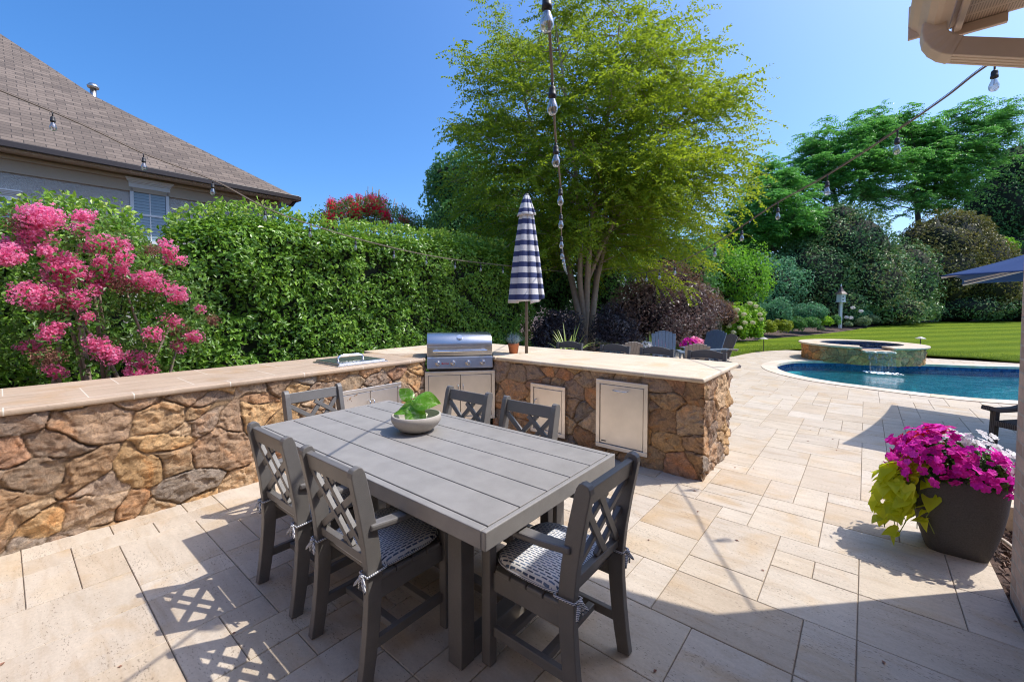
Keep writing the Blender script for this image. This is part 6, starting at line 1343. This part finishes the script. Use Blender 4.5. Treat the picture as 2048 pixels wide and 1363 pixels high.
for i in range(34):
    x = rngc.uniform(645, 830); yt = 432 - 52 * math.exp(-((x - 735) / 70) ** 2) + rngc.uniform(-8, 20); e = at(x, yt, 12.3 + rngc.uniform(-.6, .6)); stems.append([rb_, rb_ * 0.4 + e * 0.6 + VZ * 0.2, e])
for i in range(30): x = rngc.uniform(655, 775); pn2.append((at(x, 405 + rngc.uniform(-14, 32) + abs(x - 715) * 0.15, 12.3 + rngc.uniform(-.6, .4)), rngc.uniform(0.11, 0.17), 1.15))
for x, y in ((805, 438), (813, 445), (648, 432)): pn2.append((at(x, y, 12.2), 0.10, 1.2))
M['crape_red'] = petal_mat('crape_red', [(0.75, 0.01, 0.06), (0.92, 0.04, 0.14)])
ro = crape('crimson flowering crape myrtle whose top shows above the hedge', rb_, stems, [pxl(735, 440, 95, 40, 12.3), pxl(820, 455, 60, 30, 12.3), pxl(690, 445, 50, 26, 12.3)], 5200, pn2, 0.085, M['crape_leaf'], M['crape_red'], 70)
rng = np.random.default_rng(5); P = []; 
for s in stems:
    for t in np.linspace(0.0, 1.0, 34): P.append(s[2] + VZ * (0.30 * t - 0.45) + rng.normal(0, 0.018 + 0.03 * (1 - t), 3))
leaf_cloud('shoots', np.array(P), sph(len(P), rng), 0.055, 0.022, M['crape_leaf'], ro, rb_, 5)

# the elm: several stems, arching branches, leafy twigs
def elm():
    rng = np.random.default_rng(77); B0 = np.array([2.25, 13.2, 0.05]); o = empty('elm_tree', B0); tag(o, 'tall yellow-green multi-stemmed tree with arching leafy sprays beyond the counter', 'tree')
    k13 = 13.2 / F_PX
    def RL(z): return np.interp(z, [1.5, 2.5, 3.5, 4.8, 6.3, 7.9, 9.3, 10.6, 12.2], [2.0, 3.0, 4.0, 4.4, 4.4, 4.2, 3.6, 2.9, 1.2])
    def RR(z): return np.interp(z, [1.5, 2.2, 3.2, 4.3, 5.5, 6.6, 7.6, 8.6, 9.3, 10.6, 12.2], [1.9, 3.0, 3.6, 4.2, 4.6, 4.9, 4.4, 4.2, 2.6, 2.4, 1.0])
    stems = []
    def stem(p):
        P = catmull([np.array(q, float) for q in p], 6, False); stems.append(P); return P
    def W(px, py, dy=0.0): return at(px, py, 13.2 + dy)
    stem([W(1166, 700), W(1163, 660), W(1152, 600), W(1140, 545, .3), W(1118, 450, .8), W(1085, 330, 1.2), W(1050, 200, 1.4), W(1030, 90, 1.4)])
    stem([W(1166, 700), W(1168, 640), W(1160, 560, -.2), W(1161, 470, -.4), W(1150, 330, -.8), W(1130, 180, -1.0), W(1110, 40, -1.0)])
    stem([W(1166, 690), W(1172, 630), W(1176, 540, -.3), W(1186, 420, -.8), W(1205, 300, -1.4), W(1225, 170, -1.6), W(1240, 40, -1.6)])
    stem([W(1183, 700), W(1184, 640, .1), W(1192, 570, .3), W(1200, 480, .5), W(1222, 360, .6), W(1262, 230, .5), W(1290, 90, .3)])
    stem([W(1183, 695), W(1186, 620, .1), W(1198, 540, .2), W(1226, 440, 0), W(1275, 340, -.3), W(1335, 260, -.5), W(1395, 205, -.5)])
    stem([W(1150, 600), W(1128, 520, .6), W(1080, 430, 1.0), W(1010, 350, 1.2), W(950, 260, 1.2)])
    stem([W(1176, 560), W(1215, 470, -.8), W(1260, 400, -1.6), W(1320, 350, -2.4), W(1370, 320, -2.8)])
    mb = MB(); trunk_r = [0.112, 0.092, 0.098, 0.105, 0.085, 0.05, 0.05]
    for P, r in zip(stems, trunk_r):
        t = np.linspace(0, 1, len(P)); mb.tube(P, r * (1 - t) ** 0.8 + 0.015, 10)
    mb.build('trunk', M['bark'], o, True, local=(B0, 0))
    LP, LA, LN = [], [], []; bm_ = MB()
    def twig(p, d, L, dr):
        n = max(6, int(L / 0.042)); sd = nrm(np.cross(d, VZ) + 1e-3); q = p.copy(); dd = d.copy()
        for i in range(n):
            dd = nrm(dd - VZ * dr / n + rng.normal(0, 0.05, 3)); q = q + dd * L / n; s = 1 if i % 2 else -1
            a = nrm(dd * 0.6 + sd * s * 0.9 - VZ * 0.15 + rng.normal(0, 0.18, 3)); LP.append(q + a * 0.04); LA.append(a); LN.append(VZ * 0.7 + rng.normal(0, 0.7, 3))
    for si, P in enumerate(stems):
        z0 = (2.5 if si in (3, 4) else 3.0) if si < 5 else 3.2
        idx = [i for i in range(len(P)) if P[i][2] > z0]; nb = (56 if si in (0, 1) else 46 if si < 5 else 36)
        for bi in range(nb):
            t = (bi + rng.random()) / nb; i = idx[min(int(t * len(idx)), len(idx) - 1)]; p = P[i]
            az = rng.uniform(0, 2 * math.pi); out = np.array([math.cos(az), math.sin(az), 0])
            out = nrm(out + np.array([(p[0] - 2.3) * 0.22, (p[1] - 13.2) * 0.18, 0])); az_x = out[0]
            zt = p[2] + 0.6; R = (RR(zt) if az_x > 0 else RL(zt)); Ry = 3.9 * min(1, R / 4.4); off = p[:2] - np.array([2.3, 13.2])
            # distance from p along out to the crown's edge (ellipse R x Ry)
            A = (out[0] / R) ** 2 + (out[1] / Ry) ** 2; Bq = 2 * (off[0] * out[0] / R ** 2 + off[1] * out[1] / Ry ** 2); Cq = (off[0] / R) ** 2 + (off[1] / Ry) ** 2 - 1
            D = Bq * Bq - 4 * A * Cq; L = ((-Bq + math.sqrt(D)) / (2 * A)) if D > 0 else 0.8; L = min(max(L, 0.8), 4.6) * rng.uniform(0.72, 1.04)
            el = rng.uniform(0.25, 0.75) * (1.0 if p[2] < 8 else 1.25); d = nrm(out + VZ * el); q = p.copy(); pts = [q]; n = 9; dr = rng.uniform(0.5, 1.1) * (1.1 if p[2] < 5 else 0.75)
            for j in range(n): d = nrm(d - VZ * dr / n + rng.normal(0, 0.05, 3)); q = q + d * L / n; pts.append(q)
            pts = np.array(pts); bm_.tube(pts, np.linspace(0.017, 0.003, len(pts)) * min(1.3, L / 2.5), 5)
            m = int(L / 0.068)
            for j in range(m):
                s = 0.18 + 0.82 * (j + rng.random()) / m; f = s * n; a = int(min(f, n - 1)); b0 = pts[a] + (pts[a + 1] - pts[a]) * (f - a); bd = nrm(pts[a + 1] - pts[a]); sd = nrm(np.cross(bd, VZ)); sg = 1 if j % 2 else -1
                td = nrm(bd * rng.uniform(0.5, 1.0) + sd * sg * rng.uniform(0.4, 1.0) + VZ * rng.uniform(-0.45, 0.8)); twig(b0, td, rng.uniform(0.35, 0.85) * (0.7 + 0.3 * L / 3), rng.uniform(0.3, 1.1))
            twig(pts[-1], d, rng.uniform(0.4, 0.9), 0.6)
    bm_.build('branches', M['bark'], o, True, local=(B0, 0))
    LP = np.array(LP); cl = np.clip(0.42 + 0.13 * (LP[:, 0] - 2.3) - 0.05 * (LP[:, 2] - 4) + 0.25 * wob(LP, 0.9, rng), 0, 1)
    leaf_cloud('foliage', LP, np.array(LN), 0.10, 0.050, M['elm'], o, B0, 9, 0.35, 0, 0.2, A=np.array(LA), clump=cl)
    print('elm leaves', len(LP))
elm()

# trees and shrubs that close the garden
def tree_lumps(name, label, lumps, n, L, W, mat, seed, trunk, group=None, depth=0.45, amp=0.2, k=0.6, jit=0.8, core=True, up=0.3):
    c = np.array(trunk[0], float); o = empty(name, c); tag(o, label, 'tree', group); lp = Lumps(lumps, seed, amp); P, N, Cl = lp.points(n, depth, -0.95); leaf_cloud('crown', P, N, L, W, mat, o, c, seed, jit, 0.3, up, clump=Cl)
    mb = MB(); r0 = trunk[1]
    for l in lumps:
        e = l[0]; m = c * 0.45 + e * 0.55 + VZ * 0.3; P = catmull([c, c * 0.75 + m * 0.25 + VZ * 0.4, m, e + (e - m) * 0.3], 4, False); mb.tube(P, np.linspace(r0, r0 * 0.18, len(P)), 7)
    mb.build('trunk', M['bark_dark'], o, True, local=(c, 0))
    if core: lp.core('dark_filler', M['filler_green'], o, c, k)
    return o
def gnd(px, Y): p = at(px, 650, Y); return np.array([p[0], p[1], float(th(Y)) - 0.05])
tree_lumps('oak_tree', 'dark green tree showing behind the left side of the yellow-green tree', [pxl(930, 400, 75, 105, 21), pxl(895, 370, 45, 55, 20.5), pxl(990, 440, 80, 90, 21), pxl(905, 445, 50, 50, 20)], 15000, 0.17, 0.10, M['deep'], 101, (gnd(940, 21), 0.2), depth=0.4)
for i, (lm, n, mat, lab) in enumerate((
    ([pxl(940, 560, 90, 95, 15.5), pxl(1040, 570, 90, 100, 16), pxl(860, 540, 70, 70, 15.5)], 9000, M['deep'], 'dark evergreen shrub between the hedge and the striped umbrella'),
    ([pxl(1110, 560, 75, 110, 16.5), pxl(1200, 560, 85, 120, 17), pxl(1130, 480, 60, 60, 17)], 10000, M['deep'], 'dark evergreen shrub behind the pale stems of the yellow-green tree'),
    ([pxl(1290, 520, 85, 120, 19), pxl(1370, 540, 70, 100, 19)], 9000, M['deep'], 'dark evergreen shrub above the purple bushes'),
    ([pxl(1450, 560, 55, 68, 21), pxl(1500, 555, 42, 60, 21.5), pxl(1415, 520, 40, 45, 21)], 9000, M['bright'], 'bright green leafy shrub behind the lime hydrangea'),
    ([pxl(1545, 570, 60, 62, 24), pxl(1490, 600, 50, 45, 22.5)], 6500, M['bluegreen'], 'dark blue-green shrub left of the birdhouse'))):
    shrub('evergreen_shrub', lab, 'shrub', lm, n, 0.15, 0.085, mat, 110 + i, depth=0.6, amp=0.32, k=0.5, jit=0.9)
# purple shrubs
shrub('purple_shrub', 'low dark purple shrub just left of the pale tree stems', 'shrub', [pxl(1112, 660, 34, 46, 12.0), pxl(1140, 665, 26, 40, 12.1), pxl(1085, 672, 22, 34, 11.8)], 4200, 0.085, 0.042, M['dark_purple'], 120, core=M['filler_purple'], amp=0.32, depth=0.5, k=0.6, jit=1.0)
shrub('purple_shrub', 'low dark purple shrub just right of the pale tree stems', 'shrub', [pxl(1218, 655, 36, 44, 12.3), pxl(1248, 668, 30, 30, 12.3)], 4200, 0.085, 0.042, M['dark_purple'], 121, core=M['filler_purple'], amp=0.32, depth=0.5, k=0.6, jit=1.0)
shrub('purple_shrub', 'broad purple-brown shrub behind the adirondack chairs', 'shrub', [pxl(1300, 625, 70, 78, 14.2), pxl(1370, 630, 62, 62, 14.6), pxl(1255, 640, 45, 60, 14.0), pxl(1400, 655, 36, 36, 14.2), pxl(1330, 660, 60, 40, 13.6)], 12500, 0.105, 0.062, M['purple'], 122, core=M['filler_purple'], amp=0.32, depth=0.5, k=0.58, jit=1.0)
shrub('bronze_shrub', 'tall reddish bronze shrub rising above the purple bushes', 'shrub', [pxl(1355, 575, 52, 55, 16.2), pxl(1320, 560, 40, 40, 16.2), pxl(1395, 600, 36, 42, 16.0)], 8500, 0.075, 0.03, M['bronze'], 123, core=M['filler_purple'], amp=0.3, depth=0.55, k=0.55)
shrub('bronze_shrub', 'spreading reddish shrub left of the lime hydrangea', 'shrub', [pxl(1425, 622, 38, 32, 16.4), pxl(1450, 630, 22, 26, 16.2)], 4500, 0.065, 0.026, M['bronze'], 124, core=M['filler_purple'], amp=0.25)
shrub('boxwood_shrub', 'rounded olive-brown clipped shrub beside the lime hydrangea', 'shrub', [pxl(1412, 655, 30, 34, 15.2), pxl(1430, 665, 14, 24, 15.0)], 4500, 0.05, 0.028, leaf_mat('olive_leaf', [(0.03, 0.035, 0.02), (0.07, 0.07, 0.04), (0.13, 0.11, 0.07)], (0.1, 0.12, 0.04), 0.2), 125, core=M['filler_purple'])
def hydrangea(label, lumps, n, mat, heads, seed, hs=0.085, hm=None, dy=0.62):
    o = shrub('hydrangea', label, 'flowering shrub', lumps, n, 0.125, 0.075, mat, seed, amp=0.3, depth=0.45, k=0.6); loc = np.array(o.location); rng = np.random.default_rng(seed)
    for px, py, Y in heads:
        c = at(px, py, Y - dy); D = sph(150, rng); leaf_cloud('flower_head', c + D * hs * rng.uniform(0.7, 1.0, (150, 1)) * np.array([1.1, 1.1, 0.85]), D, 0.045, 0.04, hm or M['cream_bloom'], o, loc, seed, 0.5, 0, 0.1, fold=0.2)
    return o
hydrangea('lime green hydrangea with cream flower heads at the corner of the mulch bed', [pxl(1472, 650, 34, 36, 17.2), pxl(1500, 635, 26, 30, 17.6), pxl(1455, 640, 20, 24, 17.2), pxl(1505, 660, 20, 20, 17.4)], 6500, M['limeshrub'], [(1446, 636, 16.9), (1457, 622, 16.9), (1474, 619, 16.9), (1488, 628, 16.9), (1500, 606, 17.2), (1512, 612, 17.3), (1520, 628, 17.2), (1522, 638, 17.2), (1472, 632, 16.8), (1456, 646, 16.8), (1458, 652, 16.8), (1490, 645, 16.9), (1467, 664, 16.8), (1480, 655, 16.8), (1506, 645, 17.1)], 130)
hydrangea('dark green hydrangea with white flower heads right of the birdhouse', [pxl(1706, 628, 26, 24, 24.0), pxl(1724, 634, 22, 18, 24.0)], 2600, M['bluegreen'], [(1693, 634, 23.4), (1702, 635, 23.4), (1706, 615, 23.4), (1722, 622, 23.4), (1747, 614, 25)], 131, 0.10, M['white_petal'])
shrub('garden_shrub', 'rounded fresh green shrub behind the golden mounds', 'shrub', [pxl(1553, 622, 28, 25, 19.6), pxl(1540, 630, 16, 18, 19.5), pxl(1568, 632, 14, 18, 19.5)], 4200, 0.11, 0.042, M['bluegreen'], 132, depth=0.5, amp=0.28, k=0.55)
shrub('garden_shrub', 'rounded fresh green shrub just left of the birdhouse post', 'shrub', [pxl(1618, 625, 28, 17, 21), pxl(1604, 630, 14, 12, 20.8), pxl(1636, 628, 12, 12, 20.8)], 3600, 0.11, 0.042, M['bluegreen'], 133, depth=0.5, amp=0.28, k=0.55)
for i, (px, py, rx, ry, Y, mat, lab) in enumerate(((1538, 655, 15, 13, 18.3, 'gold_shrub', 'golden mounded shrub nearest the lime hydrangea'), (1565, 652, 18, 13, 18.9, 'gold_shrub', 'golden mounded shrub with long leaves, second from the hydrangea'),
        (1592, 648, 16, 15, 19.5, 'deep', 'dark green mounded shrub between golden mounds in the mulch bed'), (1622, 645, 17, 11, 20.2, 'deep', 'low dark green mounded shrub in the middle of the bed'),
        (1648, 642, 14, 11, 20.9, 'limeshrub', 'low yellow-green mounded shrub just left of the birdhouse post base'), (1668, 640, 12, 10, 21.6, 'deep', 'small dark mounded shrub directly behind the birdhouse post'),
        (1728, 642, 13, 10, 22.6, 'sage', 'pale sage-green mound at the right end of the mulch bed'), (1747, 638, 10, 8, 23.3, 'sage', 'small pale sage-green mound farthest right in the mulch bed'),
        (1642, 656, 7, 5, 20.6, 'sage', 'tiny pale plant in bare mulch left of the birdhouse'), (1697, 648, 7, 5, 21.9, 'sage', 'tiny pale plant in bare mulch right of the birdhouse'))):
    shrub('mounded_shrub', lab, 'shrub', [pxl(px, py, rx, ry, Y)], int(250 + rx * ry * 8), 0.095, 0.042, M[mat], 140 + i, 'small mounds edging the mulch bed', depth=0.45, amp=0.26, k=0.55)
# big magnolias and the dark screen along the lawn
tree_lumps('magnolia_tree', 'large dark glossy magnolia behind the birdhouse', [pxl(1690, 500, 80, 75, 26), pxl(1620, 560, 75, 75, 25.5), pxl(1720, 570, 80, 80, 25.5), pxl(1790, 560, 75, 80, 26.5), pxl(1660, 610, 70, 45, 25), pxl(1760, 620, 80, 35, 25.5), pxl(1680, 445, 45, 35, 26.5)], 26000, 0.19, 0.085, M['magnolia'], 150, (gnd(1690, 26), 0.25), depth=0.22, k=0.8)
tree_lumps('magnolia_tree', 'magnolia with golden-brown leaves behind the navy umbrella', [pxl(1880, 500, 80, 70, 29), pxl(1935, 520, 70, 70, 29), pxl(1860, 550, 85, 70, 28.5), pxl(1950, 570, 80, 55, 28.5), pxl(1910, 455, 50, 30, 29.2)], 20000, 0.19, 0.085, M['magnolia_gold'], 151, (gnd(1890, 29), 0.25), depth=0.22, k=0.8)
shrub('evergreen_screen', 'low dark evergreen mass along the back edge of the lawn', 'shrub', [pxl(1800, 620, 70, 28, 27.5), pxl(1900, 615, 90, 32, 28.8), pxl(2000, 610, 90, 40, 29.5), pxl(2100, 600, 90, 50, 30), pxl(2210, 600, 90, 50, 30.5)], 15000, 0.17, 0.08, M['magnolia'], 152, depth=0.22, k=0.8)
tree_lumps('evergreen_tree', 'tall dark evergreen tree at the far right edge', [pxl(1995, 420, 70, 75, 36), pxl(2040, 370, 70, 95, 36), pxl(2000, 520, 70, 60, 35), pxl(2070, 470, 90, 110, 36), pxl(2130, 400, 80, 120, 37), pxl(1960, 450, 40, 40, 36)], 22000, 0.24, 0.12, M['deep'], 153, (gnd(2050, 36), 0.35), depth=0.3, k=0.75)
tree_lumps('garden_tree', 'bright lime young tree tip beside the golden magnolia', [pxl(1995, 487, 24, 12, 30), pxl(2015, 492, 18, 10, 30)], 900, 0.30, 0.06, M['bright'], 154, (gnd(1995, 31), 0.08), core=False)

def ailanthus(label, base, tips, seed, mat, L=1.0, hub=None):
    """open tree: forked limbs, each carrying flat whorls of pinnate leaves"""
    rng = np.random.default_rng(seed); o = empty('ailanthus_tree', base); tag(o, label, 'tree', 'feathery open-crowned trees along the back of the garden'); mb = MB(); P, A, N = [], [], []
    hubs = hub
    mb.tube(catmull([base, base * 0.5 + hubs[0] * 0.5 + np.array([0.3, 0, 0]), hubs[0]], 6, False), np.linspace(0.26, 0.16, 13), 8)
    for h in hubs[1:]: mb.tube(catmull([hubs[0], hubs[0] * 0.5 + h * 0.5 - VZ * 0.3, h], 5, False), np.linspace(0.15, 0.09, 11), 7)
    tips = [t for c, r in tips for t in ((c, r), (c + rng.normal(0, 0.75, 3) * r, r * 0.7))]
    for c, r in tips:
        h = min(hubs, key=lambda q: np.linalg.norm(q - c) + (2.0 if q[2] > c[2] else 0)); m = h * 0.45 + c * 0.55 - VZ * 0.25 * r
        mb.tube(catmull([h, m, c - VZ * 0.1], 5, False), np.linspace(0.05, 0.018, 11), 5)
        k = max(4, int(13 * r * r))
        for i in range(k):
            a = rng.uniform(0, 6.28); q = c + np.array([math.cos(a), math.sin(a), 0]) * r * math.sqrt(rng.random()) + VZ * rng.normal(0.0, 0.55 * r); mb.tube([c - VZ * 0.35, c * 0.4 + q * 0.6 - VZ * 0.12, q], [0.016, 0.011, 0.006], 4)
            for f in range(14):
                b = rng.uniform(0, 6.28); d = np.array([math.cos(b), math.sin(b), rng.uniform(-0.1, 0.6)]); ln = L * rng.uniform(0.6, 1.0); sd = nrm(np.cross(d, VZ))
                for j in range(6):
                    t = (j + 1) / 6.5; w = q + d * ln * t - VZ * 0.55 * ln * t * t
                    for s in (-1, 1): a_ = nrm(sd * s + d * 0.45 - VZ * 0.35); P.append(w + a_ * 0.085); A.append(a_); N.append(VZ + rng.normal(0, 0.55, 3))
    mb.build('trunk', M['bark_dark'], o, True, local=(base, 0)); cl = np.random.default_rng(seed).random(len(P))
    leaf_cloud('crown', np.array(P), np.array(N), 0.21, 0.085, mat, o, base, seed, 0.2, 0, 0.2, A=np.array(A)); print('ailanthus', len(P)); return o
def T(L, Y): return [(at(x, y, Y + dy), r) for x, y, r, dy in L]
tree_lumps('garden_tree', 'mid-green bushy tree filling the gap right of the yellow-green tree', [pxl(1480, 500, 60, 70, 31), pxl(1540, 470, 60, 60, 31.5), pxl(1590, 520, 60, 70, 31), pxl(1440, 560, 50, 60, 30.5), pxl(1620, 470, 45, 45, 32)], 14000, 0.24, 0.12, M['deep'], 155, (gnd(1530, 31), 0.25), depth=0.5, amp=0.28, k=0.5)
ailanthus('feathery open-crowned tree standing tallest at the right', gnd(1830, 33), T([(1885, 265, 1.4, 0), (1930, 235, 1.3, 0), (1975, 245, 1.2, 0), (2015, 250, 1.1, 0), (1840, 285, 1.5, 0), (1870, 310, 1.5, -1), (1920, 300, 1.5, -1), (1965, 285, 1.2, 0), (1830, 330, 1.4, -1), (1900, 345, 1.4, -1), (1945, 335, 1.1, 0), (1860, 375, 1.2, -1), (1905, 390, 1.0, 0), (1800, 260, 1.1, 0), (1985, 305, .8, 0), (1815, 380, 1.1, 0), (1880, 420, 0.8, 0)], 33), 160, M['ailanthus'], 1.0, [at(1835, 420, 33), at(1850, 350, 33), at(1890, 330, 33), at(1830, 370, 32)])
ailanthus('feathery open-crowned tree in the middle behind the dark magnolia', gnd(1680, 31), T([(1735, 255, 1.2, 0), (1700, 280, 1.3, 0), (1660, 295, 1.3, 0), (1620, 300, 1.0, 0), (1760, 290, 1.2, 0), (1640, 330, 1.4, -1), (1690, 325, 1.5, -1), (1740, 330, 1.4, -1), (1595, 340, 1.0, 0), (1785, 340, 1.2, 0), (1660, 375, 1.2, -1), (1720, 380, 1.2, -1), (1770, 390, 1.1, 0), (1605, 375, 1.0, 0)], 31), 161, M['ailanthus'], 1.0, [at(1685, 430, 31), at(1665, 370, 31), at(1720, 360, 31)])
ailanthus('feathery open-crowned tree at the left, partly behind the yellow-green tree', gnd(1580, 27), T([(1545, 355, 1.0, 0), (1575, 360, 1.0, 0), (1520, 395, 1.1, 0), (1560, 400, 1.1, -1), (1600, 405, 1.0, 0), (1480, 430, 1.0, 0), (1520, 440, 1.1, -1), (1580, 445, 1.1, -1), (1625, 440, 1.0, 0), (1500, 475, 1.0, 0), (1550, 480, 1.0, 0), (1610, 480, 1.0, 0), (1650, 465, .9, 0), (1470, 465, .8, 0)], 27), 162, M['ailanthus'], 0.9, [at(1575, 530, 27), at(1535, 470, 27), at(1600, 460, 27)])
